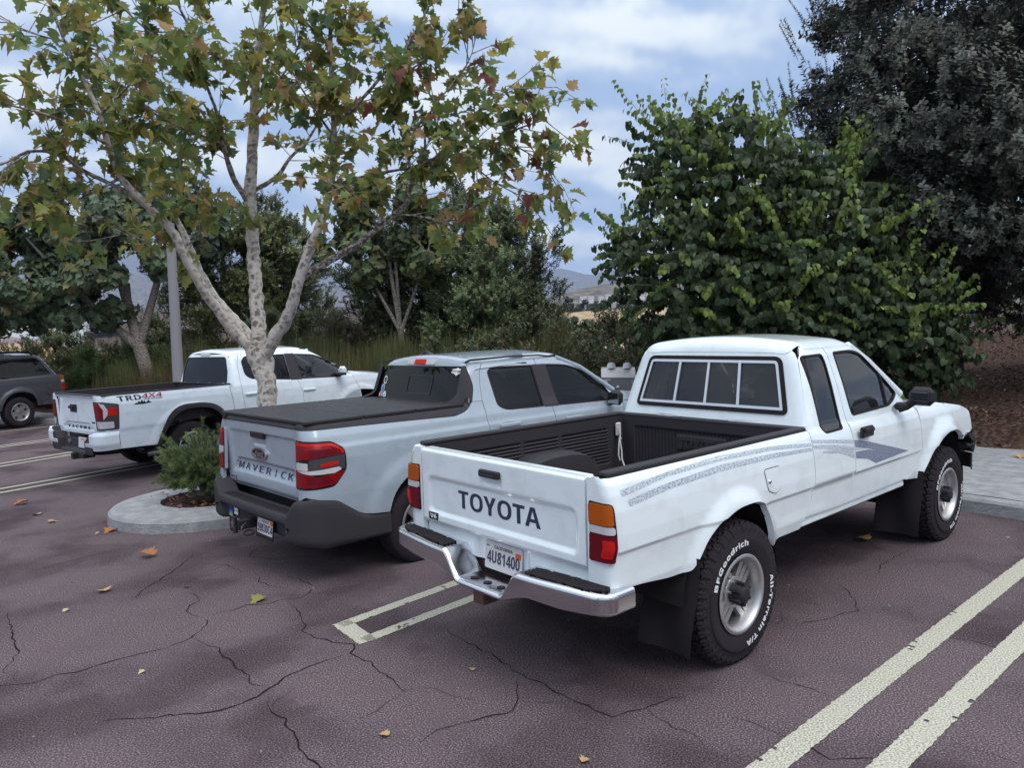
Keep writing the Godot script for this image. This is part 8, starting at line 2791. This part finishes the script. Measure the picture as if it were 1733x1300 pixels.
func island_shrub() -> void:
	var o := thing("needle_shrub", "small bushy blue-green needle shrub on the rounded concrete island", "shrub")
	var c := Vector3(-3.46, lot(-3.46, -8.45) + 0.10, -8.45)
	var mb := MB.new()
	mb.tint = true
	mb.col = Color(0.8, 0.6, 0.5)
	tube(mb, [Vector3.ZERO, Vector3(0, 0.5, 0.02), Vector3(0, 1, 0)], [0.03, 0.022, 0.01], 4, false)
	for i in 110:
		var t := pow(rng.randf(), 0.6)
		var a := rng.randf() * TAU
		var d := Vector3(cos(a), rng.randf_range(0.35, 1.3), sin(a)).normalized()
		var p := Vector3(0, t, 0)
		var s := d.cross(rdir()).normalized() * 0.013
		var n := d.cross(s).normalized()
		if n.y < 0.0: n = -n
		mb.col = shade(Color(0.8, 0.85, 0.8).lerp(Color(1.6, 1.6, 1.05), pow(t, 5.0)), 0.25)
		mb.tri(p - s, p + s, p + d * rng.randf_range(0.20, 0.32), n, n, n)
	var mesh := mb.mesh()
	var at := []
	var cs := []
	var stems := MB.new()
	for i in 1700:
		var d := rdir()
		d.y = absf(d.y) * 1.15 - 0.95
		d = d.normalized()
		var r := rng.randf_range(0.45, 1.0)
		var wob := 0.82 + 0.35 * hills_noise.get_noise_3d(d.x * 40.0, d.y * 40.0, d.z * 40.0) + (0.25 if d.x > 0.3 and d.y > 0.3 else 0.0)
		var p := c + Vector3(0, 0.48, 0) + d * Vector3(0.74, 0.54, 0.66) * r * wob
		if p.y < c.y: p.y = c.y + rng.randf() * 0.06
		var dir := (d + Vector3(0, 0.55, 0) + rdir() * 0.45).normalized()
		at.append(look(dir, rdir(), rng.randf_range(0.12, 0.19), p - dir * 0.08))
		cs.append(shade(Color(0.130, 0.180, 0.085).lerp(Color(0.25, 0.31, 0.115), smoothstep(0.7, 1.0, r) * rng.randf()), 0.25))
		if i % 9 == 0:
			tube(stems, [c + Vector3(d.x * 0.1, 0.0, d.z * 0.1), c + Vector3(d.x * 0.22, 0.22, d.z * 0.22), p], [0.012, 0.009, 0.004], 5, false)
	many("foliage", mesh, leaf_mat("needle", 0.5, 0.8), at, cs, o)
	tag(put(stems, "stems", M.grey_bark, o), "", "", "", "stuff")

func litter() -> void:
	# curled dry leaves and chips over the mulch
	var mb := MB.new()
	blade(mb, oval_outline(0.32), 0.5, 0.5)
	var dry := mb.mesh()
	var lm := leaf_mat("dry_leaf", 0.85, 0.15)
	var at := []
	var cs := []
	while at.size() < 15000:
		var x := rng.randf_range(3.2, 17.0)
		var z := rng.randf_range(-22.0, -2.0)
		var k := kerb_d(x, z)
		if k < 3.1 or k > 15.0: continue
		at.append(look(Vector3(rng.randf_range(-1, 1), rng.randf_range(-0.15, 0.35), rng.randf_range(-1, 1)), Vector3(rng.randf_range(-0.5, 0.5), 1, rng.randf_range(-0.5, 0.5)), rng.randf_range(0.035, 0.085), Vector3(x, land(x, z) + rng.randf_range(0.004, 0.03), z)))
		cs.append(pick([[0.40, 0.085, 0.045, 0.034], [0.34, 0.14, 0.078, 0.055], [0.18, 0.21, 0.13, 0.095], [0.08, 0.30, 0.21, 0.16]]))
	var bed_litter := many("leaf_litter", dry, lm, at, cs, null)
	tag(bed_litter, "brown leaf litter and wood chips covering the mulch bed", "mulch", "", "stuff")
	var at2 := []
	var cs2 := []
	for i in 420:
		var a := rng.randf() * TAU
		var r := 1.25 * sqrt(rng.randf())
		var x := -3.2 + cos(a) * r * 0.9
		var z := -8.75 + sin(a) * r
		if Vector2(x + 3.5, z + 8.4).length() > 0.56 and z > -8.5: continue
		at2.append(look(Vector3(rng.randf_range(-1, 1), 0.1, rng.randf_range(-1, 1)), Vector3(rng.randf_range(-0.4, 0.4), 1, rng.randf_range(-0.4, 0.4)), rng.randf_range(0.03, 0.08), Vector3(x, lot(x, z) + 0.13 + rng.randf() * 0.03, z)))
		cs2.append(pick([[0.5, 0.18, 0.075, 0.05], [0.5, 0.28, 0.13, 0.09]]))
	tag(many("island_litter", dry, lm, at2, cs2, null), "rusty dry leaves heaped round the foot of the needle shrub", "leaf litter", "", "stuff")
	# crumbs and twiglets on the asphalt
	var cm := MB.new()
	cm.tint = true
	box(cm, Vector3.ZERO, Vector3(1.0, 0.25, 0.30))
	var at3 := []
	var cs3 := []
	for i in 900:
		var x := rng.randf_range(-7.0, 4.5)
		var z := rng.randf_range(-10.0, -2.2)
		if kerb_d(x, z) > -0.2 or Vector2(x + 3.5, z + 8.4).length() < 1.15: continue
		var s := rng.randf_range(0.003, 0.011) * (2.4 if rng.randf() < 0.06 else 1.0)
		at3.append(Transform3D(Basis(Vector3.UP, rng.randf() * TAU).scaled_local(Vector3(s, s, s * rng.randf_range(0.5, 1.2))), Vector3(x, lot(x, z) + s * 0.12, z)))
		cs3.append(pick([[0.5, 0.42, 0.37, 0.33], [0.3, 0.30, 0.24, 0.18], [0.2, 0.20, 0.10, 0.07]]))
	for i in 520:
		var a := rng.randf_range(0.2, 3.6)
		var r := 1.10 + absf(rng.randfn()) * 0.10
		var x := -3.5 + cos(a) * r * -1.0
		var z := -8.4 + sin(a) * r
		if i % 2 == 0:
			var k := kerb_line[rng.randi_range(0, kerb_line.size() - 2)].lerp(kerb_line[rng.randi_range(0, kerb_line.size() - 2)], 0.0)
			x = k.x + rng.randf_range(-0.5, 0.4)
			z = k.y + rng.randf_range(-0.1, 0.5)
			if kerb_d(x, z) > -0.02 or kerb_d(x, z) < -0.35: continue
		var s := rng.randf_range(0.004, 0.016)
		at3.append(Transform3D(Basis(Vector3.UP, rng.randf() * TAU).scaled_local(Vector3(s, s, s * rng.randf_range(0.5, 1.2))), Vector3(x, lot(x, z) + s * 0.12, z)))
		cs3.append(pick([[0.3, 0.30, 0.20, 0.13], [0.4, 0.16, 0.085, 0.055], [0.3, 0.07, 0.05, 0.045]]))
	tag(many("asphalt_crumbs", cm.mesh(), lm, at3, cs3, null), "pale crumbs and twiglets scattered over the asphalt", "debris", "", "stuff")
	# fallen leaves, one by one
	var shapes := []
	for v in 3:
		var s := MB.new()
		blade(s, maple_outline(v), [0.28, 0.45, 0.15][v], [0.35, 0.2, 0.5][v])
		shapes.append(s.mesh())
	var tones := []
	for c in [[0.34, 0.135, 0.055], [0.42, 0.27, 0.13], [0.22, 0.20, 0.06], [0.48, 0.36, 0.24], [0.12, 0.05, 0.045]]:
		var m := lm.duplicate() as StandardMaterial3D
		m.albedo_color = lin(c[0], c[1], c[2])
		tones.append(m)
	var fallen := [[-3.26, -6.48, 0.17, 0, 1, "large rust-brown curled leaf on the open asphalt before the island"], [-3.19, -5.56, 0.12, 1, 0, "pale tan leaf lying alone on the asphalt in front of the rust-brown one"], [-1.86, -5.28, 0.13, 2, 0, "yellow-green fallen leaf beside the branching crack"], [-6.15, -9.13, 0.17, 0, 1, "rust-brown crumpled leaf on the asphalt beside the farthest double line"], [-5.55, -8.42, 0.11, 3, 2, "pale curled leaf nearer of two beside the double line"], [-5.18, -8.01, 0.10, 1, 0, "small tan leaf between the pale curled leaf and the island"], [-4.20, -7.56, 0.14, 0, 0, "rust-brown flat leaf at the foot of the island's kerb"], [-0.58, -3.20, 0.055, 1, 1, "small orange scrap of leaf near the picture's lower edge"], [2.91, -5.87, 0.14, 1, 0, "flat tan leaf on the asphalt under the nearest pickup's door"], [-0.23, -3.84, 0.04, 3, 1, "tiny pale leaf scrap by the cracks behind the nearest bumper"], [-2.15, -4.09, 0.045, 3, 0, "tiny cream leaf scrap between the long cracks"], [-3.27, -5.21, 0.06, 3, 2, "thin straw-coloured leaf on bare asphalt beside the long crack"], [-2.84, -7.25, 0.07, 3, 0, "pale leaf lying close before the island's rounded kerb"], [-4.30, -7.46, 0.06, 1, 2, "small tan leaf close to the island's outer kerb"], [-2.58, -5.63, 0.055, 4, 1, "small dark red leaf near the top of the forked crack"], [6.0, -8.55, 0.16, 1, 0, "tan leaf at the edge of the sidewalk and mulch"], [0.28, -2.93, 0.05, 1, 1, "orange-tan leaf scrap between the nearest line and the lower edge"]]
	for f in fallen:
		var o := MeshInstance3D.new()
		o.name = numbered("fallen_leaf")
		o.mesh = shapes[f[4]]
		o.material_override = tones[f[3]]
		var y := lot(f[0], f[1]) + (0.14 if kerb_d(f[0], f[1]) > 0.1 else 0.0)
		o.transform = look(Vector3(rng.randf_range(-1, 1), 0.06, rng.randf_range(-1, 1)), Vector3.UP, f[2], Vector3(f[0], y + f[2] * 0.16, f[1]))
		add_child(o, true)
		tag(o, f[5], "leaf", "fallen leaves on the ground")

# ---- street furniture and the distance ----
func build_far() -> void:
	# light pole
	var pole := thing("light_pole", "bare grey tapered light pole standing behind the farthest pickup's bed", "light pole")
	var px := -7.75
	var pz := -17.05
	var py := land(px, pz)
	var pm := mat("galvanised", 1, 1, 1, 0.7, 0.2)
	pm.albedo_texture = tex(101, 0.25, 256, [[0.0, 0.20, 0.185, 0.195], [0.5, 0.30, 0.285, 0.30], [1.0, 0.42, 0.40, 0.42]], 3, FastNoiseLite.TYPE_SIMPLEX)
	triplanar(pm, 0.5)
	var m := MB.new()
	tube(m, [Vector3(px, py, pz), Vector3(px, py + 2.4, pz), Vector3(px, py + 4.75, pz)], [0.135, 0.115, 0.095], 20)
	put(m, "shaft", pm, pole)
	var b := MB.new()
	tube(b, [Vector3(px, py - 0.1, pz), Vector3(px, py + 0.35, pz)], [0.24, 0.24], 20)
	put(b, "footing", M.concrete, pole)
	var c := MB.new()
	tube(c, [Vector3(px, py + 4.75, pz), Vector3(px, py + 4.80, pz)], [0.102, 0.09], 20)
	put(c, "cap", pm, pole)
	# steel cabinet
	var bx := Vector3(1.56, land(1.56, -10.75), -10.75)
	var cab := thing("steel_cabinet", "stainless steel cabinet with sloping lid and two white knobs on top, before the hedge", "cabinet", Transform3D(Basis(Vector3.UP, -0.12), bx))
	var st := MB.new()
	box(st, Vector3(0, 0.62, -0.2), Vector3(0.48, 1.30, 0.44), 0.008)
	put(st, "body", M.steel, cab)
	var lid := MB.new()
	var q := [Vector3(-0.25, 1.272, 0.04), Vector3(0.25, 1.272, 0.04), Vector3(0.25, 1.385, -0.20), Vector3(-0.25, 1.385, -0.20), Vector3(0.25, 1.385, -0.43), Vector3(-0.25, 1.385, -0.43)]
	lid.flat(q[0], q[1], q[2], q[3], Vector3(0, 1, 0.5))
	lid.flat(q[3], q[2], q[4], q[5], Vector3.UP)
	lid.flat(q[0], q[3], q[5], q[0], Vector3.LEFT)
	lid.flat(q[1], q[2], q[4], q[1], Vector3.RIGHT)
	box(lid, Vector3(0, 1.262, 0.03), Vector3(0.50, 0.018, 0.03), 0.003)
	put(lid, "lid", M.steel, cab)
	for x in [-0.10, 0.135]:
		var k := MB.new()
		tube(k, [Vector3(x, 1.385, -0.24), Vector3(x, 1.42, -0.24), Vector3(x, 1.455, -0.24), Vector3(x, 1.465, -0.24)], [0.066, 0.064, 0.052, 0.03], 16)
		put(k, "knob", M.white_print, cab)
	var kn := MB.new()
	lathe(kn, [Vector2(0.04, 0.001), Vector2(0.04, 0.022), Vector2(0.032, 0.028), Vector2(0.0, 0.028)], 18, Transform3D(Basis(Vector3.UP, -PI / 2.0), Vector3(-0.01, 1.12, 0.022)))
	put(kn, "dial", M.bright_trim, cab)
	var lb := MB.new()
	box(lb, Vector3(-0.185, 1.19, 0.022), Vector3(0.05, 0.075, 0.004))
	box(lb, Vector3(-0.17, 1.237, 0.022), Vector3(0.11, 0.018, 0.004))
	put(lb, "paper_label", M.white_print, cab)
	var la := MB.new()
	box(la, Vector3(0.20, 1.205, 0.024), Vector3(0.024, 0.05, 0.012), 0.003)
	put(la, "latch", M.bright_trim, cab)
	distance()

func ridge(called: String, label: String, m: Material, dist: float, x0: float, x1: float, prof: Array, rough: float, depth: float, foot: float) -> void:
	# a hill or range: a crest line at some distance, with slopes that fall both ways
	var mb := MB.new()
	var nz := FastNoiseLite.new()
	nz.seed = int(dist)
	nz.frequency = 9.0 / (x1 - x0)
	nz.fractal_octaves = 5
	var nu := 150
	var f := func(u: float, w: float) -> Vector3:
		var x := lerpf(x0, x1, u)
		var h := interp(prof, x)
		var t := absf(w)
		var n := nz.get_noise_2d(x, w * depth * 1.6)
		var y := foot + (h - foot) * pow(1.0 - t, 1.15) + rough * n * (1.0 - t * 0.5) + rough * 1.6 * absf(nz.get_noise_2d(x * 1.3 + 900.0, w * depth)) * sin(t * PI)
		return Vector3(x, y, -dist + w * depth)
	surf(mb, f, 0.0, 1.0, nu, 1.0, -0.6, 26, 1.0)
	var o := single(mb, called, m, label, "hill", "", "structure")
	o.set_meta("category", "mountain" if called == "mountain_range" else "hill")

func distance() -> void:
	var hm := mat("hill_scrub", 1, 1, 1, 1.0, 0.0, 0.1)
	hm.albedo_texture = tex(111, 0.02, 512, [[0.0, 0.06, 0.06, 0.045], [0.45, 0.12, 0.105, 0.085], [0.7, 0.19, 0.155, 0.125], [1.0, 0.26, 0.21, 0.17]], 5, FastNoiseLite.TYPE_SIMPLEX)
	triplanar(hm, 420.0)
	var fm := mat("dry_field", 1, 1, 1, 1.0, 0.0, 0.1)
	fm.albedo_texture = tex(112, 0.012, 512, [[0.0, 0.26, 0.19, 0.12], [0.5, 0.36, 0.265, 0.165], [1.0, 0.44, 0.33, 0.22]], 4, FastNoiseLite.TYPE_SIMPLEX)
	triplanar(fm, 60.0)
	ridge("mountain_range", "blue mountain range along the horizon", hm, 8200.0, -7500.0, 6500.0, [[-7500, 420], [-5200, 640], [-4300, 780], [-3400, 560], [-2700, 610], [-2100, 430], [-1200, 300], [-300, 250], [250, 330], [520, 430], [700, 385], [880, 340], [1150, 455], [1500, 470], [1900, 560], [2600, 620], [4200, 520], [6500, 600]], 70.0, 1600.0, -60.0)
	ridge("mountain_range", "lower hazy foothills in front of the blue range", hm, 4800.0, -4600.0, 3800.0, [[-4600, 210], [-3200, 300], [-2300, 230], [-1700, 170], [-1200, 150], [-500, 60], [200, 40], [520, 70], [900, 120], [1400, 150], [3800, 160]], 30.0, 900.0, -40.0)
	ridge("brown_hill", "bare brown hill with a row of white houses at its foot", hm, 1900.0, -120.0, 1300.0, [[-120, -10], [60, 20], [150, 42], [240, 62], [330, 66], [520, 80], [900, 96], [1300, 40]], 5.0, 330.0, -16.0)
	ridge("dry_field_rise", "tan mown field on a rise seen through the gap between trees", fm, 330.0, -60.0, 130.0, [[-60, -9], [-10, -3.4], [14, -1.2], [34, 0.3], [60, 1.2], [130, 0.5]], 0.5, 90.0, -13.0)
	ridge("bare_earth_slope", "bare orange earth slope beyond the grey wagon", mat("orange_earth", 0.36, 0.21, 0.13, 1.0), 75.0, -75.0, -34.0, [[-75, -0.9], [-60, -1.1], [-48, -1.3], [-40, -2.6], [-34, -4.0]], 0.3, 18.0, -6.5)
	# distant trees along the field
	var tuft := sprig(16, 0.30, 0.3, 1.0, 0.012)
	var lm := leaf_mat("far_leaf", 0.7, 0.2)
	for i in 15:
		var x := 10.0 + i * 4.6 + rng.randf_range(-1.2, 1.2)
		var z := -385.0 + rng.randf_range(-14.0, 14.0)
		var h := rng.randf_range(6.0, 9.5)
		var y0 := -3.5
		var o := thing("distant_tree", ["rounded grey-green tree in the row above the tan field", "taller grey-green tree in the row above the tan field", "low grey-green tree in the row above the tan field"][i % 3] , "tree", Transform3D(), "trees in the row above the tan field")
		var t := MB.new()
		tube(t, [Vector3(x, y0 - 3.0, z), Vector3(x, y0 + h * 0.5, z)], [0.4, 0.25], 6)
		put(t, "trunk", M.dark_bark, o)
		crown(o, "foliage", tuft, lm, [[Vector3(x, y0 + h * 0.55, z), Vector3(h * 0.42, h * 0.42, h * 0.4), 1.0]], 130, 2.0, [[1.0, 0.070, 0.080, 0.050]], 0.2, 0.4)
		o.set_meta("label", "grey-green tree in the row along the top of the tan field")
	for i in 7:
		var x := 4.0 + i * 2.3 + rng.randf_range(-0.6, 0.6)
		var z := -118.0 + rng.randf_range(-5.0, 5.0)
		var o := thing("distant_palm", "small feathery palm-like tree below the tan field", "tree", Transform3D(), "palm-like trees below the tan field")
		var y0 := land(x, z)
		var t := MB.new()
		tube(t, [Vector3(x, y0, z), Vector3(x, -1.4, z)], [0.25, 0.18], 6)
		put(t, "trunk", M.grey_bark, o)
		crown(o, "foliage", tuft, lm, [[Vector3(x, -1.6, z), Vector3(1.5, 1.0, 1.3), 1.0]], 60, 1.3, [[1.0, 0.072, 0.095, 0.055]], 0.1, 0.7)
	# houses under the brown hill
	var wm := mat("house_wall", 0.70, 0.69, 0.68, 0.9)
	var rm := mat("house_roof", 0.30, 0.24, 0.22, 0.9)
	var gm := mat("house_window", 0.08, 0.085, 0.10, 0.3)
	for i in 17:
		var x := 128.0 + i * 12.5 + rng.randf_range(-2.5, 2.5)
		var z := -1290.0 + rng.randf_range(-25.0, 25.0)
		var y := 10.0 + (x - 128.0) * 0.055 + rng.randf_range(-1.0, 1.0)
		house("hillside_house", "small white house in the row at the foot of the brown hill", "houses in the row at the foot of the brown hill", Vector3(x, y, z), Vector3(rng.randf_range(8, 12), rng.randf_range(5.5, 8.0), 9.0), wm, rm, gm, 3)
	# long pale building and the terraced slope over the wagon
	house("long_white_building", "long low white building with small dark windows far behind the grey wagon", "", Vector3(-168.0, -3.6, -232.0), Vector3(58.0, 5.0, 16.0), mat("bright_wall", 0.80, 0.84, 0.84, 0.8), wm, gm, 14)
	ridge("grey_hillside", "grey hillside streaked with pale terraces above the long white building", mat("grey_hill", 0.24, 0.24, 0.28, 1.0), 640.0, -620.0, -330.0, [[-620, 22], [-520, 24], [-430, 18], [-330, -6]], 2.0, 120.0, -20.0)
	ridge("stony_bank", "mauve stony bank with scattered dark bushes below the white building", mat("stony", 0.20, 0.15, 0.16, 1.0), 150.0, -140.0, -84.0, [[-140, -2.6], [-110, -3.0], [-95, -3.6], [-84, -6]], 0.8, 30.0, -11.0)
	# slim masts by the foothills
	for i in 3:
		var x := [-262.0, -255.0, -290.0][i] as float
		var o := MB.new()
		tube(o, [Vector3(x, -20, -1010.0), Vector3(x, [46.0, 50.0, 40.0][i], -1010.0)], [0.7, 0.5], 6)
		single(o, "radio_mast", M.galvanised, ["slim pale mast, shorter of the close pair before the foothills", "slim pale mast, taller of the close pair before the foothills", "slim pale mast standing apart before the foothills"][i], "mast")
	for i in 2:
		var x := [395.0, 408.0][i] as float
		var o := MB.new()
		tube(o, [Vector3(x, 50, -1290.0), Vector3(x, 106, -1290.0)], [0.6, 0.4], 6)
		single(o, "radio_mast", M.galvanised, ["thin mast on the brown hill, nearer the open gap", "thin mast on the brown hill, nearer the heart-leaved tree"][i], "mast")

func house(called: String, label: String, group: String, at: Vector3, s: Vector3, wm: Material, rm: Material, gm: Material, n: int) -> void:
	var o := thing(called, label, "building" if n > 5 else "house", Transform3D(Basis(), at), group)
	var w := MB.new()
	box(w, Vector3(0, s.y * 0.5 - 3.0, 0), Vector3(s.x, s.y + 6.0, s.z))
	put(w, "wall", wm, o)
	var r := MB.new()
	var e := 0.4
	var rh := s.y * (0.08 if n > 5 else 0.32)
	var a := [Vector3(-s.x / 2 - e, s.y, s.z / 2 + e), Vector3(s.x / 2 + e, s.y, s.z / 2 + e), Vector3(s.x / 2 + e, s.y, -s.z / 2 - e), Vector3(-s.x / 2 - e, s.y, -s.z / 2 - e), Vector3(-s.x / 2 - e, s.y + rh, 0), Vector3(s.x / 2 + e, s.y + rh, 0)]
	r.flat(a[0], a[1], a[5], a[4], Vector3(0, 1, 1))
	r.flat(a[3], a[2], a[5], a[4], Vector3(0, 1, -1))
	r.flat(a[0], a[4], a[3], a[0], Vector3.LEFT)
	r.flat(a[1], a[5], a[2], a[1], Vector3.RIGHT)
	put(r, "roof", rm, o)
	for i in n:
		var m := MB.new()
		box(m, Vector3(lerpf(-s.x * 0.42, s.x * 0.42, i / float(n - 1)), s.y * 0.5, s.z * 0.5 + 0.02), Vector3(1.3, 1.5, 0.1))
		put(m, "window", gm, o)

func _ready() -> void:
	rng.seed = 7
	var fb := SystemFont.new()
	fb.font_names = PackedStringArray(["Droid Sans"])
	fb.font_weight = 700
	bold = fb
	var fp := SystemFont.new()
	fp.font_names = PackedStringArray(["Droid Sans"])
	plain_font = fp
	var fs := SystemFont.new()
	fs.font_names = PackedStringArray(["Droid Serif"])
	serif_font = fs
	build_light()
	var t0 := Time.get_ticks_msec()
	build_ground()
	print("ground ", Time.get_ticks_msec() - t0)
	materials()
	near_pickup()
	middle_pickup()
	far_pickup()
	grey_wagon()
	print("cars ", Time.get_ticks_msec() - t0)
	build_plants()
	print("plants ", Time.get_ticks_msec() - t0)
	build_far()
